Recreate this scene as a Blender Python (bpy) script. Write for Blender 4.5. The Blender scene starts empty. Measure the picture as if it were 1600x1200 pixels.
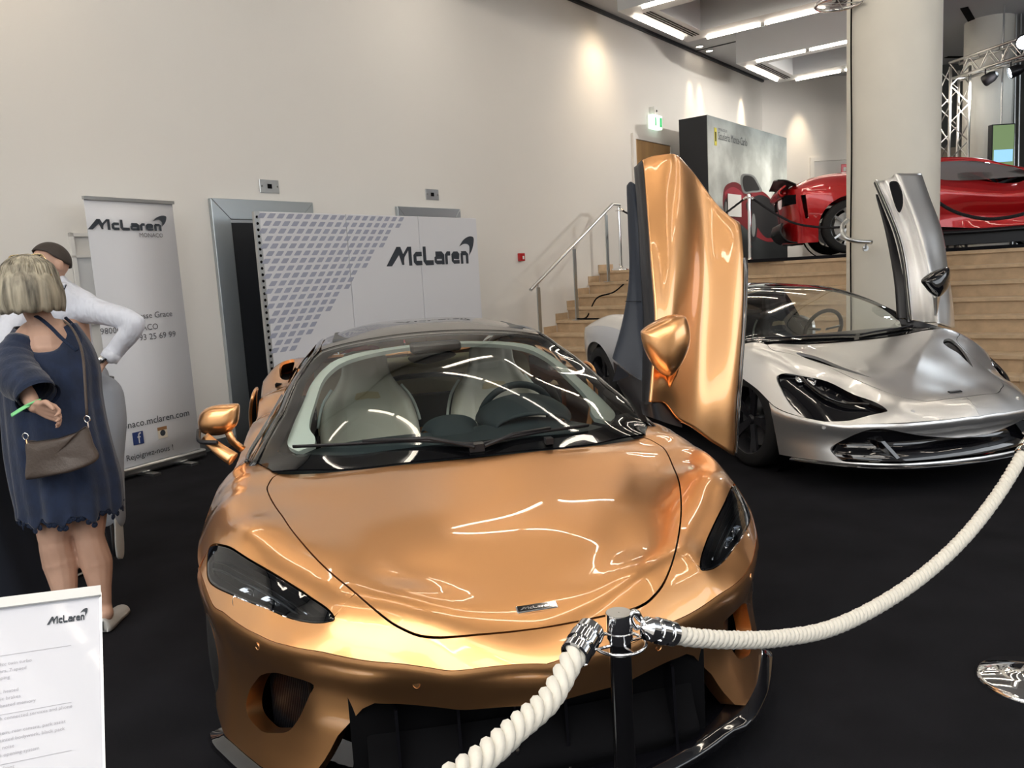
import bpy, bmesh, math, random
import numpy as np
from mathutils import Vector, Matrix
from mathutils.geometry import delaunay_2d_cdt
random.seed(7)
scn = bpy.context.scene
COL = scn.collection
PI = math.pi
# ------------------------------------------------------------------ camera
FPX, PITCH, ROLL, EYE = 1232.7, 0.1377, 0.0571, 1.486
_fw = np.array([0, math.cos(PITCH), -math.sin(PITCH)]); _r0 = np.array([1.0, 0, 0]); _d0 = np.cross(_fw, _r0)
_rt = math.cos(ROLL)*_r0 + math.sin(ROLL)*_d0
_dn = -math.sin(ROLL)*_r0 + math.cos(ROLL)*_d0
RC = np.array([_rt, _dn, _fw]); CAM = np.array([0, 0, EYE])
cd = bpy.data.cameras.new('camera'); co = bpy.data.objects.new('camera', cd); COL.objects.link(co)
cd.sensor_width = 36; cd.lens = 36*FPX/1600; cd.clip_end = 200; cd.clip_start = .05
M = Matrix.Identity(4)
for i in range(3):
    M[i][0] = _rt[i]; M[i][1] = -_dn[i]; M[i][2] = -_fw[i]; M[i][3] = CAM[i]
co.matrix_world = M
scn.camera = co
scn.view_settings.view_transform = 'Standard'; scn.view_settings.look = 'None'
scn.view_settings.gamma = 1; scn.view_settings.use_curve_mapping = False
scn.view_settings.exposure = 0.22
# world: dim even interior bounce
wo = bpy.data.worlds.new('world'); scn.world = wo; wo.use_nodes = True
wo.node_tree.nodes['Background'].inputs[0].default_value = (.75, .82, 1, 1)
wo.node_tree.nodes['Background'].inputs[1].default_value = .6

# survey helpers: measured directions and points of the hall
def ray(u, v): return RC.T @ np.array([(u-800)/FPX, (v-600)/FPX, 1.0])
def at(u, v, d): return CAM + ray(u, v)*d
def atz(u, v, z):
    d = ray(u, v); return CAM + d*(z-EYE)/d[2]
YA = 0.6669
WD = np.array([math.sin(YA), math.cos(YA), 0]); WN = np.array([WD[1], -WD[0], 0]); WP = np.array([-2.93, 7.261, 0])
UZ = np.array([0, 0, 1.0])
def W(w, n, z=0): return WP + w*WD + n*WN + z*UZ
def onplane(u, v, P, n):
    d = ray(u, v); return CAM + d*(((P-CAM)@n)/(d@n))

def area_light(name, loc, direction, sx, sy, power, col):
    l = bpy.data.lights.new(name, 'AREA'); l.shape = 'RECTANGLE'; l.size = sx; l.size_y = sy; l.energy = power; l.color = col
    o = bpy.data.objects.new(name, l); COL.objects.link(o); o.location = loc
    o.rotation_euler = Vector(direction).to_track_quat('-Z', 'Y').to_euler()
    return o
def spot_light(name, loc, target, power, angle, blend, col, rad=.03):
    l = bpy.data.lights.new(name, 'SPOT'); l.energy = power; l.spot_size = angle; l.spot_blend = blend; l.color = col; l.shadow_soft_size = rad
    o = bpy.data.objects.new(name, l); COL.objects.link(o); o.location = loc
    o.rotation_euler = (Vector(target)-Vector(loc)).to_track_quat('-Z', 'Y').to_euler()
    return o
# daylight through the glazed hall front behind the camera
area_light('skylight', W(-6.8, 6.5, 5.45), (0, 0, -1), 9, 4, 380, (1, .96, .9))
area_light('daylight', W(-9.6, 7, 4.2), WD, 10, 1.8, 110, (.9, .95, 1))
area_light('daylight', W(2, 15.6, 3.9), -WN, 14, 2.6, 260, (.88, .94, 1))
# wall washers
for w_, p_ in ((10.75, 130), (11.19, 130), (13.3, 260)):
    spot_light('wall_washer', W(w_, .22, 5.5), W(w_, 0.04, 3.4), p_*.8, .66, 1, (1, .78, .52))
spot_light('wall_washer', (6.9, 18.35, 5.5), (6.9, 18.62, 3.4), 200, .66, 1, (1, .78, .52))
for w_ in (7.3, -1.7):
    spot_light('wall_washer', W(w_, .6, 5.3), W(w_, 0, 4.3), 50, 1.6, 1, (1, .74, .45), .3)

# ------------------------------------------------------------------ materials
MAT = {}
def mat(name, col, rough=.5, metal=0, coat=0, spec=.5, emit=None, es=1, noise=None, bump=None, trans=0, ior=1.45, sheen=0, coatr=.03):
    m = bpy.data.materials.new(name); m.use_nodes = True; nt = m.node_tree; b = nt.nodes['Principled BSDF']
    b.inputs['Base Color'].default_value = (*col, 1); b.inputs['Roughness'].default_value = rough
    b.inputs['Metallic'].default_value = metal; b.inputs['Coat Weight'].default_value = coat; b.inputs['Coat Roughness'].default_value = coatr
    b.inputs['Specular IOR Level'].default_value = spec; b.inputs['Transmission Weight'].default_value = trans; b.inputs['IOR'].default_value = ior
    b.inputs['Sheen Weight'].default_value = sheen
    if emit: b.inputs['Emission Color'].default_value = (*emit, 1); b.inputs['Emission Strength'].default_value = es
    tc = nt.nodes.new('ShaderNodeTexCoord')
    if noise:   # (scale, amount, detail, stretch)
        n = nt.nodes.new('ShaderNodeTexNoise'); n.inputs['Scale'].default_value = noise[0]; n.inputs['Detail'].default_value = 4
        mp = nt.nodes.new('ShaderNodeMapping'); mp.inputs['Scale'].default_value = noise[2] if len(noise) > 2 else (1, 1, 1)
        nt.links.new(tc.outputs['Object'], mp.inputs[0]); nt.links.new(mp.outputs[0], n.inputs[0])
        r = nt.nodes.new('ShaderNodeMapRange'); r.inputs[3].default_value = 1-noise[1]; r.inputs[4].default_value = 1+noise[1]; r.inputs[1].default_value = .3; r.inputs[2].default_value = .7
        nt.links.new(n.outputs[0], r.inputs[0])
        mx = nt.nodes.new('ShaderNodeVectorMath'); mx.operation = 'SCALE'; mx.inputs[0].default_value = col
        nt.links.new(r.outputs[0], mx.inputs['Scale']); nt.links.new(mx.outputs[0], b.inputs['Base Color'])
    if bump:    # (scale, strength, distance)
        n = nt.nodes.new('ShaderNodeTexNoise'); n.inputs['Scale'].default_value = bump[0]; n.inputs['Detail'].default_value = 3
        mp = nt.nodes.new('ShaderNodeMapping'); mp.inputs['Scale'].default_value = bump[3] if len(bump) > 3 else (1, 1, 1)
        nt.links.new(tc.outputs['Object'], mp.inputs[0]); nt.links.new(mp.outputs[0], n.inputs[0])
        u = nt.nodes.new('ShaderNodeBump'); u.inputs['Strength'].default_value = bump[1]; u.inputs['Distance'].default_value = bump[2]
        nt.links.new(n.outputs[0], u.inputs['Height']); nt.links.new(u.outputs[0], b.inputs['Normal'])
    MAT[name] = m; return m
def glassmat(name, tint, refl=1.5, rough=0):
    m = bpy.data.materials.new(name); m.use_nodes = True; nt = m.node_tree; nt.nodes.clear()
    o = nt.nodes.new('ShaderNodeOutputMaterial'); t = nt.nodes.new('ShaderNodeBsdfTransparent'); t.inputs[0].default_value = (*tint, 1)
    g = nt.nodes.new('ShaderNodeBsdfGlossy'); g.inputs['Roughness'].default_value = rough; g.inputs[0].default_value = (1, 1, 1, 1)
    f = nt.nodes.new('ShaderNodeFresnel'); f.inputs[0].default_value = refl; mx = nt.nodes.new('ShaderNodeMixShader')
    nt.links.new(f.outputs[0], mx.inputs[0]); nt.links.new(t.outputs[0], mx.inputs[1]); nt.links.new(g.outputs[0], mx.inputs[2]); nt.links.new(mx.outputs[0], o.inputs[0])
    MAT[name] = m; return m
mat('wall', (.80, .79, .765), .7, noise=(.5, .02))
mat('carpet', (.0145, .0148, .018), .95, spec=.08, noise=(3, .2), bump=(400, .6, .004))
mat('ceiling', (.50, .52, .55), .6)
mat('coffer', (.72, .74, .76), .5)
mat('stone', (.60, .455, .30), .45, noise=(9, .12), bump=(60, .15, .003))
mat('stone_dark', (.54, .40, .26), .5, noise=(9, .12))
mat('pillar', (.80, .78, .71), .6, noise=(2, .03), bump=(120, .12, .002))
mat('steel', (.62, .64, .65), .28, 1)
mat('brushed', (.50, .55, .58), .35, 1, bump=(80, .08, .001, (1, 1, 30)))
mat('chrome', (.85, .86, .88), .05, 1)
mat('black', (.005, .005, .006), .8, spec=.08)
mat('gloss_black', (.005, .005, .007), .05, coat=1)
mat('satin_black', (.012, .012, .015), .35)
mat('rubber', (.013, .013, .014), .7)
mat('copper', (.91, .47, .195), .33, 1.0, coat=1, coatr=.015)
mat('silver', (.93, .93, .93), .34, .9, coat=1, coatr=.02)
mat('red', (.55, .008, .012), .3, .35, coat=1, coatr=.02)
mat('navy_leather', (.010, .017, .032), .48, bump=(250, .15, .001))
mat('dash_leather', (.035, .052, .062), .6, bump=(250, .15, .001))
mat('cream_leather', (.72, .69, .60), .5, bump=(200, .12, .001))
mat('cream_trim', (.80, .86, .82), .6)
mat('tan_leather', (.66, .56, .36), .55)
mat('grey_leather', (.10, .105, .11), .6)
mat('white_print', (.72, .74, .79), .45)
mat('white_plastic', (.8, .8, .78), .4)
mat('print_dark', (.035, .045, .06), .5)
mat('print_grey', (.12, .12, .14), .5)
mat('pattern_grey', (.36, .39, .50), .5)
mat('rope', (.78, .75, .67), .9, bump=(300, .3, .002), sheen=.3)
mat('black_rope', (.02, .02, .025), .9)
mat('wood', (.50, .31, .14), .5, noise=(3, .2, (1, 1, .15)))
mat('tube', (1, 1, 1), .5, emit=(1, .87, .71), es=15)
mat('dark_frame', (.015, .018, .024), .5)
glassmat('glass', (.90, .96, .94), 1.42)
glassmat('dark_glass', (.30, .36, .36), 1.45)
glassmat('lampglass', (.55, .58, .62), 1.6)
glassmat('clear', (.95, .97, .97), 1.4)

# ------------------------------------------------------------------ mesh helpers
def mk(name, V, F, m=None, parent=None, smooth=False, normals=None, mats=None, fm=None):
    me = bpy.data.meshes.new(name)
    me.from_pydata([tuple(map(float, v)) for v in V], [], [tuple(map(int, f)) for f in F])
    if mats:
        for x in mats: me.materials.append(MAT[x])
        me.polygons.foreach_set('material_index', fm)
    elif m: me.materials.append(MAT[m])
    if smooth is True or normals is not None: me.polygons.foreach_set('use_smooth', [True]*len(me.polygons))
    me.update()
    if normals is not None: me.normals_split_custom_set_from_vertices([tuple(map(float, n)) for n in normals])
    if smooth == 'auto':
        me.polygons.foreach_set('use_smooth', [True]*len(me.polygons))
        bm = bmesh.new(); bm.from_mesh(me)
        for e in bm.edges:
            if len(e.link_faces) == 2 and e.calc_face_angle(0) > .6: e.smooth = False
        bm.to_mesh(me); bm.free()
    o = bpy.data.objects.new(name, me); COL.objects.link(o)
    if parent: o.parent = parent
    return o
def tag(o, label=None, cat=None, group=None, kind=None):
    if label: o['label'] = label
    if cat: o['category'] = cat
    if group: o['group'] = group
    if kind: o['kind'] = kind
    return o
def thing(name, label, cat, loc=(0, 0, 0), rz=0, group=None):
    o = bpy.data.objects.new(name, None); COL.objects.link(o); o.location = Vector(tuple(map(float, loc))); o.rotation_euler = (0, 0, rz)
    o.empty_display_size = .1
    return tag(o, label, cat, group)
class MB:
    """collects simple solids into one mesh"""
    def __init__(s): s.V = []; s.F = []
    def add(s, V, F):
        k = len(s.V); s.V += [tuple(map(float, v)) for v in V]; s.F += [tuple(i+k for i in f) for f in F]; return s
    def box(s, o, a, b, c):      # origin corner and three edge vectors
        o, a, b, c = map(np.array, (o, a, b, c)); o = o.astype(float)
        V = [o, o+a, o+a+b, o+b, o+c, o+a+c, o+a+b+c, o+b+c]
        F = [(0, 3, 2, 1), (4, 5, 6, 7), (0, 1, 5, 4), (1, 2, 6, 5), (2, 3, 7, 6), (3, 0, 4, 7)]
        if np.dot(np.cross(a, b), c) < 0: F = [f[::-1] for f in F]
        return s.add(V, F)
    def bb(s, x0, x1, y0, y1, z0, z1): return s.box((x0, y0, z0), (x1-x0, 0, 0), (0, y1-y0, 0), (0, 0, z1-z0))
    def tube(s, P, r, n=10, cap=True, closed=False, flat=None):
        P = [Vector(tuple(map(float, p))) for p in P]; N = len(P); rs = r if hasattr(r, '__len__') else [r]*N
        k = len(s.V); up = None
        for i, p in enumerate(P):
            a = P[i-1] if (i > 0 or closed) else p; b = P[(i+1) % N] if (i < N-1 or closed) else p
            t = (b-a).normalized()
            if up is None: up = t.orthogonal().normalized()
            up = (up - t*up.dot(t)).normalized(); sd = t.cross(up)
            for j in range(n):
                an = 2*PI*j/n; x = math.cos(an)*rs[i]; y = math.sin(an)*rs[i]
                if flat: y *= flat
                s.V.append(tuple(p+up*x+sd*y))
        for i in range(N if closed else N-1):
            for j in range(n):
                a = k+i*n+j; b = k+i*n+(j+1) % n; c = k+((i+1) % N)*n+(j+1) % n; d = k+((i+1) % N)*n+j
                s.F.append((a, b, c, d))
        if cap and not closed:
            s.F.append(tuple(k+j for j in range(n))[::-1]); s.F.append(tuple(k+(N-1)*n+j for j in range(n)))
        return s
    def lathe(s, prof, loc=(0, 0, 0), axis=(0, 0, 1), n=32, cap=False):
        ax = Vector(tuple(map(float, axis))).normalized(); q = ax.to_track_quat('Z', 'Y'); k = len(s.V); L = Vector(tuple(map(float, loc)))
        for r, z in prof:
            for j in range(n):
                a = 2*PI*j/n; s.V.append(tuple(L + q @ Vector((r*math.cos(a), r*math.sin(a), z))))
        for i in range(len(prof)-1):
            for j in range(n):
                s.F.append((k+i*n+j, k+i*n+(j+1) % n, k+(i+1)*n+(j+1) % n, k+(i+1)*n+j))
        if cap: s.F.append(tuple(k+j for j in range(n))[::-1]); s.F.append(tuple(k+(len(prof)-1)*n+j for j in range(n)))
        return s
    def prism(s, poly, o, ax, ay, az):   # 2D polygon in plane (ax,ay) at origin o extruded by vector az
        o, ax, ay, az = [np.array(v, float) for v in (o, ax, ay, az)]; n = len(poly); k = len(s.V)
        for d in (0, 1):
            for x, y in poly: s.V.append(tuple(o+ax*x+ay*y+az*d))
        s.F.append(tuple(k+i for i in range(n))[::-1]); s.F.append(tuple(k+n+i for i in range(n)))
        for i in range(n): s.F.append((k+i, k+(i+1) % n, k+n+(i+1) % n, k+n+i))
        return s
    def build(s, name, m, parent=None, smooth=False, fix=False):
        o = mk(name, s.V, s.F, m, parent, smooth)
        if fix:
            bm = bmesh.new(); bm.from_mesh(o.data); bmesh.ops.recalc_face_normals(bm, faces=bm.faces); bm.to_mesh(o.data); bm.free()
        return o
def bevel(o, w, seg=2):
    md = o.modifiers.new('bevel', 'BEVEL'); md.width = w; md.segments = seg; md.limit_method = 'ANGLE'; return o
def subsurf(o, n=2):
    md = o.modifiers.new('subsurf', 'SUBSURF'); md.levels = n; md.render_levels = n; return o
def catmull(P, n, closed=False):
    """resample control points by Catmull-Rom, chord-length parameter, n samples"""
    P = np.array(P, float); m = len(P)
    if m == 2: 
        t = np.linspace(0, 1, n)[:, None]; return P[0]*(1-t)+P[1]*t
    out = []
    Q = np.vstack([P[-1], P, P[0], P[1]]) if closed else np.vstack([2*P[0]-P[1], P, 2*P[-1]-P[-2]])
    K = m if closed else m-1
    T = np.linspace(0, K, n, endpoint=not closed)
    for t in T:
        i = min(int(t), K-1); u = t-i; a, b, c, d = Q[i], Q[i+1], Q[i+2], Q[i+3]
        out.append(.5*((2*b)+(-a+c)*u+(2*a-5*b+4*c-d)*u*u+(-a+3*b-3*c+d)*u**3))
    return np.array(out)
def loft(rows, nu, nv, closed_u=False):
    """rows: list of control polylines with equal counts -> smooth grid of nv rows x nu columns"""
    R = np.array([catmull(r, nu, closed_u) for r in rows])          # k x nu x 3
    G = np.array([catmull(R[:, j], nv) for j in range(R.shape[1])])  # nu x nv x 3
    return G.transpose(1, 0, 2)
def gridfaces(nv, nu, closed=False):
    F = []
    for i in range(nv-1):
        for j in range(nu if closed else nu-1):
            F.append((i*nu+j, i*nu+(j+1) % nu, (i+1)*nu+(j+1) % nu, (i+1)*nu+j))
    return F
def gridmesh(name, G, m, parent=None, closed=False, thick=0, caps=False, flip=False):
    nv, nu = G.shape[:2]; F = gridfaces(nv, nu, closed)
    if caps: F += [tuple(range(nu))[::-1], tuple((nv-1)*nu+j for j in range(nu))]
    if flip: F = [f[::-1] for f in F]
    o = mk(name, G.reshape(-1, 3), F, m, parent, True)
    if thick:
        md = o.modifiers.new('solid', 'SOLIDIFY'); md.thickness = thick; md.offset = -1
    return o
def textmesh(txt, size=1, align='LEFT', shear=0, ext=0, spacing=1):
    cu = bpy.data.curves.new('t', 'FONT'); cu.body = txt; cu.size = size; cu.align_x = align; cu.shear = shear; cu.resolution_u = 2
    cu.space_character = spacing; cu.extrude = ext
    ob = bpy.data.objects.new('t', cu); COL.objects.link(ob); dg = bpy.context.evaluated_depsgraph_get(); me = ob.evaluated_get(dg).to_mesh()
    V = [tuple(v.co) for v in me.vertices]; F = [tuple(p.vertices) for p in me.polygons]
    ob.evaluated_get(dg).to_mesh_clear(); bpy.data.objects.remove(ob); bpy.data.curves.remove(cu); return V, F
def place2d(V, o, ax, ay, az=None):
    o, ax, ay = [np.array(v, float) for v in (o, ax, ay)]; az = np.cross(ax, ay)/max(1e-9, np.linalg.norm(ax)) if az is None else np.array(az)
    return [o+ax*v[0]+ay*v[1]+az*(v[2] if len(v) > 2 else 0) for v in V]
def text(name, txt, size, o, ax, ay, m, parent, align='LEFT', shear=0, spacing=1):
    V, F = textmesh(txt, size, align, shear, 0, spacing); return mk(name, place2d(V, o, ax, ay), F, m, parent)
# word mark drawn as heavy wide strokes with the swoosh at its end; unit: letter height 1, total length ~7.3
def wordmark(t=.24):
    V = []; F = []
    def stroke(P, w=t):
        P = np.array(P, float); k = len(V); n = len(P)
        for i in range(n):
            a = P[max(i-1, 0)]; b = P[min(i+1, n-1)]; d = (b-a)/np.linalg.norm(b-a)
            if 0 < i < n-1:
                d1 = (P[i]-a)/np.linalg.norm(P[i]-a); d2 = (b-P[i])/np.linalg.norm(b-P[i]); c = max(.5, math.cos(math.acos(max(-1, min(1, d1@d2)))/2)); ww = w/c
            else: ww = w
            nrm = np.array([-d[1], d[0]])*ww/2; V.append((*(P[i]+nrm), 0)); V.append((*(P[i]-nrm), 0))
        for i in range(n-1): F.append((k+2*i, k+2*i+1, k+2*i+3, k+2*i+2))
    def poly(P):
        k = len(V); V.extend((x, y, 0) for x, y in P); F.append(tuple(range(k, k+len(P))))
    h = t/2
    # M
    poly([(-.15, 0), (.32, 0), (1.02, .62), (1.02, 1), (.80, 1)]); poly([(.78, 1), (1.12, 1), (1.36, .55), (1.36, .05), (1.18, .05)])
    poly([(1.30, .05), (1.42, .45), (1.98, 1), (1.72, 1), (1.3, .6)]); poly([(1.72, 1), (2.05, 1), (2.05, 0), (1.78, 0), (1.78, .85)])
    z = .72
    def rnd(P): return P
    stroke([(2.95, z-h), (2.45, z-h), (2.33, z-h-.08), (2.33, h+.08), (2.45, h), (2.95, h)])          # c
    stroke([(3.2, 1), (3.2, h+.1), (3.3, h), (4.0, h)], t*1.1)                                       # L
    stroke([(4.2, z-h), (4.78, z-h), (4.9, z-h-.08), (4.9, 0)]); stroke([(4.9, z/2+.05), (4.3, z/2+.05), (4.2, z/2), (4.2, h+.06), (4.3, h), (4.9, h)], t*.85)   # a
    stroke([(5.22, 0), (5.22, z-h-.08), (5.32, z-h), (5.62, z-h)])                                   # r
    stroke([(6.5, h), (5.95, h), (5.83, h+.08), (5.83, z-h-.08), (5.95, z-h), (6.32, z-h), (6.42, z-h-.08), (6.42, z/2+.03), (5.9, z/2+.03)], t*.85)   # e
    stroke([(6.75, 0), (6.75, z-h)], t); stroke([(6.7, z-h), (7.15, z-h), (7.28, z-h-.08), (7.28, 0)])   # n
    # swoosh
    a = catmull([(6.55, .98), (7.0, 1.35), (7.6, 1.55), (8.05, 1.5), (8.05, 1.2), (7.85, .8), (7.5, .45)], 26)
    b = catmull([(6.55, .98), (7.0, 1.12), (7.35, 1.12), (7.55, 1.02), (7.58, .88), (7.55, .65), (7.5, .45)], 26)
    k = len(V); V.extend((x, y, 0) for x, y in a); V.extend((x, y, 0) for x, y in b)
    for i in range(25): F.append((k+i, k+i+1, k+26+i+1, k+26+i))
    return V, F
def wordmark_at(name, o, ax, ay, length, height, m, parent, thick=0):
    V, F = wordmark(); V = [(x/8.2*length, y*height/1.5, 0) for x, y, _ in V]
    ob = mk(name, place2d(V, o, ax, ay), F, m, parent)
    if thick:
        md = ob.modifiers.new('s', 'SOLIDIFY'); md.thickness = thick; md.offset = 0
    return ob

# trimmed patches ----------------------------------------------------
def inpoly(P, poly):
    P = np.asarray(P); poly = np.asarray(poly); x, y = P[:, 0], P[:, 1]; c = np.zeros(len(P), bool); n = len(poly)
    for i in range(n):
        x1, y1 = poly[i]; x2, y2 = poly[(i+1) % n]
        if y1 == y2: continue
        m = ((y1 > y) != (y2 > y)); c ^= m & (x < (x2-x1)*(y-y1)/(y2-y1)+x1)
    return c
def densify(poly, sp):
    out = []; n = len(poly)
    for i in range(n):
        a = np.array(poly[i], float); b = np.array(poly[(i+1) % n], float); k = max(1, int(np.linalg.norm(b-a)/sp))
        for j in range(k): out.append(a+(b-a)*j/k)
    return np.array(out)
def seglen_dist(P, Q, n2=None):
    d = np.full(len(P), 1e9)
    for i in range(len(Q)):
        a, b = Q[i], Q[(i+1) % len(Q)]; ab = b-a; t = np.clip(((P-a)@ab)/max(1e-12, ab@ab), 0, 1); d = np.minimum(d, np.linalg.norm(P-a-t[:, None]*ab, axis=1))
    return d
def patch(name, S, outer, holes, sp, m, parent, flange=.02, flip=False, scale=(1, 1), thick=0):
    hx, hy = (.008, .03) if scale != (1, 1) else (3e-3, 3e-3)
    """surface patch S(uv) cut to a polygon with holes; edges folded inwards by flange"""
    sc = np.array(scale, float)
    loops = [densify(np.array(l, float)*sc, sp) for l in [outer]+list(holes)]
    lo = loops[0].min(0); hi = loops[0].max(0)
    gx, gy = np.meshgrid(np.arange(lo[0]+sp/2, hi[0], sp), np.arange(lo[1]+sp/2, hi[1], sp)); P = np.stack([gx.ravel(), gy.ravel()], 1)
    k = inpoly(P, loops[0])
    for l in loops[1:]: k &= ~inpoly(P, l)
    P = P[k]
    for l in loops: P = P[seglen_dist(P, l) > sp*.45]
    pts = np.vstack(loops+[P]); ed = []; b = 0
    for l in loops: ed += [(b+i, b+(i+1) % len(l)) for i in range(len(l))]; b += len(l)
    vo, eo, fo, vi, ei, fi = delaunay_2d_cdt([Vector(p) for p in pts], ed, [], 0, 1e-6)
    V2 = np.array([tuple(v) for v in vo]); F = [f for f in fo]
    cen = np.array([V2[list(f)].mean(0) for f in F]); k = inpoly(cen, loops[0])
    for l in loops[1:]: k &= ~inpoly(cen, l)
    F = [f for f, q in zip(F, k) if q]
    UV = V2/sc; X = S(UV)
    du = (S(UV+[hx, 0])-S(UV-[hx, 0])); dv = (S(UV+[0, hy])-S(UV-[0, hy])); N = np.cross(du, dv); N /= np.maximum(1e-12, np.linalg.norm(N, axis=1))[:, None]
    if flip: N = -N; F = [f[::-1] for f in F]
    V = list(X); NN = list(N); FF = list(F)
    if flange:
        # boundary edges = used by one face
        from collections import defaultdict
        cnt = defaultdict(int)
        for f in F:
            for i in range(3): cnt[tuple(sorted((f[i], f[(i+1) % 3])))] += 1
        bd = [(f[i], f[(i+1) % 3]) for f in F for i in range(3) if cnt[tuple(sorted((f[i], f[(i+1) % 3])))] == 1]
        top = {}; bot = {}; ln = defaultdict(lambda: np.zeros(3))
        for a, c in bd:
            e = X[c]-X[a]; o_ = np.cross(e, (N[a]+N[c])/2); o_ /= max(1e-9, np.linalg.norm(o_)); ln[a] = ln[a]+o_; ln[c] = ln[c]+o_
        for a in ln:
            l_ = ln[a]/max(1e-9, np.linalg.norm(ln[a])); top[a] = len(V); V.append(X[a]); NN.append(l_); bot[a] = len(V); V.append(X[a]-N[a]*flange); NN.append(l_)
        for a, c in bd: FF.append((top[c], top[a], bot[a], bot[c]))
    return mk(name, V, FF, m, parent, True, NN)
def tps(P, lam=1e-4):
    P = np.array(P, float); xy = P[:, :2]; n = len(P); lam = lam if hasattr(lam, '__len__') else np.full(n, lam)
    def U(r2): return np.maximum(r2, 0)**1.5
    K = U(((xy[:, None]-xy[None])**2).sum(-1)) + np.diag(lam); Q = np.c_[np.ones(n), xy]
    K = K + 0; A = np.block([[K, Q], [Q.T, np.zeros((3, 3))]]); w = np.linalg.solve(A, np.r_[P[:, 2], 0, 0, 0])
    def f(q):
        q = np.atleast_2d(q); out = np.empty(len(q))
        for i in range(0, len(q), 4000):
            s = q[i:i+4000]; out[i:i+4000] = U(((s[:, None]-xy[None])**2).sum(-1))@w[:n] + w[n] + s@w[n+1:]
        return np.c_[q, out]
    return f
def mir(pts, ax=1):
    out = [tuple(p) for p in pts]
    for p in pts:
        if abs(p[ax]) > 1e-6:
            q = list(p); q[ax] = -q[ax]; out.append(tuple(q))
    return out
# ------------------------------------------------------------------ room shell
NZ = 5.54
def quadbox(name, pts, down, m, kind='structure'):
    b = MB(); k = len(pts); V = [np.array(p, float) for p in pts]; V2 = [v+np.array(down, float) for v in V]
    b.add(V+V2, [tuple(range(k)), tuple(range(k, 2*k))[::-1]]+[(i, k+i, k+(i+1) % k, (i+1) % k) for i in range(k)])
    o = b.build(name, m, fix=True); return tag(o, kind=kind)
E2 = 15.8
YB = 18.7
def atY(n, y): # w where W(w,n).y == y
    return (y-WP[1]-n*WN[1])/WD[1]
wc = atY(0, YB); wr = atY(E2, YB)
floor_pts = [W(-10, 0), W(-10, E2), W(wr, E2), W(wc, 0)]
quadbox('floor', floor_pts, (0, 0, -.1), 'carpet')
quadbox('ceiling', [p+UZ*NZ for p in floor_pts], (0, 0, .1), 'ceiling')
quadbox('wall_left', [W(-10, 0), W(wc, 0), W(wc, 0, NZ), W(-10, 0, NZ)], -WN*.15, 'wall')
bk = W(wc, 0); bk2 = W(wr, E2)
quadbox('wall_back', [bk, bk2, bk2+UZ*NZ, bk+UZ*NZ], (0, .15, 0), 'wall')
quadbox('wall_right', [W(-10, E2), W(wr, E2), W(wr, E2, NZ), W(-10, E2, NZ)], WN*.15, 'wall')
quadbox('wall_rear', [W(-10, 0), W(-10, E2), W(-10, E2, NZ), W(-10, 0, NZ)], -WD*.15, 'wall')
# baseboard: brushed metal strip along the left wall
for a, b in ((-10, .70), (2.0, 2.9)):
    tag(MB().box(W(a, 0), WD*(b-a), WN*.012, UZ*(.10)).build('baseboard_left', 'brushed'), kind='structure')
# ceiling slots and shadow line
tag(MB().box(W(-10, .0, NZ-.05), WD*(wc+10), WN*.05, UZ*.05).build('trim_1', 'dark_frame'), kind='structure')
for w_ in (2.57, 6.77, 10.97, -1.63):
    tag(MB().box(W(w_, .0, NZ-.012), WD*.035, WN*E2, UZ*.02).build('trim_2', 'dark_frame'), kind='structure')
# coffered light frames hung below the ceiling
def light_frame(w0, w1, n0, n1, label):
    r = thing('light_frame', label, 'ceiling light', W((w0+w1)/2, (n0+n1)/2, NZ), group='coffered light frames')
    o = np.array(r.location)
    zb = 5.0; wdt = .42
    for (a, b, c, d) in ((w0, w1, n0, n0+wdt), (w0, w1, n1-wdt, n1), (w0, w0+wdt, n0+wdt, n1-wdt), (w1-wdt, w1, n0+wdt, n1-wdt)):
        MB().box(W(a, c, zb)-o, WD*(b-a), WN*(d-c), UZ*(NZ-zb)).build('beam', 'coffer', r)
    def tube(p, q):
        b = MB(); b.tube([W(*p, zb-.015)-o, W(*q, zb-.015)-o], .028, 8); b.build('fluorescent_tube', 'tube', r, True)
    def clip(p): MB().box(W(p[0]-.03, p[1]-.03, zb-.05)-o, WD*.06, WN*.06, UZ*.05).build('tube_holder', 'steel', r)
    nn = n0+.36
    while nn+.8 < n1:
        for ww in (w0+.05, w1-.05): tube((ww, nn), (ww, nn+.84)); clip((ww, nn+.89))
        nn += .94
    ww = w0+.35
    tube((ww, n0+.08), (w1-.35, n0+.08)); tube((ww, n1-.08), (w1-.35, n1-.08))
    for s in range(3):
        MB().box(W(w0+.35, n0+.2+s*.05, zb-.004)-o, WD*(w1-w0-.6), WN*.02, UZ*.01).build('air_slot', 'black', r)
        MB().box(W(w0+.35, n1-.2-s*.05, zb-.004)-o, WD*(w1-w0-.6), WN*.02, UZ*.01).build('air_slot', 'black', r)
k_ = 0
for w0 in (10.42, 6.22, 2.02, -2.18, -6.38):
    for n0, n1 in ((1.06, 3.85 if w0 > 6 else 5.4), (6.9, 11.2)):
        if n0 > 5 and w0 > 6: continue
        lab = {(10.42, 1.06): 'far coffered ceiling light frame nearest the back wall corner', (6.22, 1.06): 'nearer coffered ceiling light frame with glowing tubes beside the left wall'}.get((w0, n0), None) or 'coffered ceiling light frame out of view, %s row, %s' % ('left wall' if n0 < 5 else 'window side', {2.02: 'third from the back wall', -2.18: 'fourth from the back wall', -6.38: 'last before the hall front'}.get(w0, 'back'))
        light_frame(w0, w0+2.2, n0, n1, lab)
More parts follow.
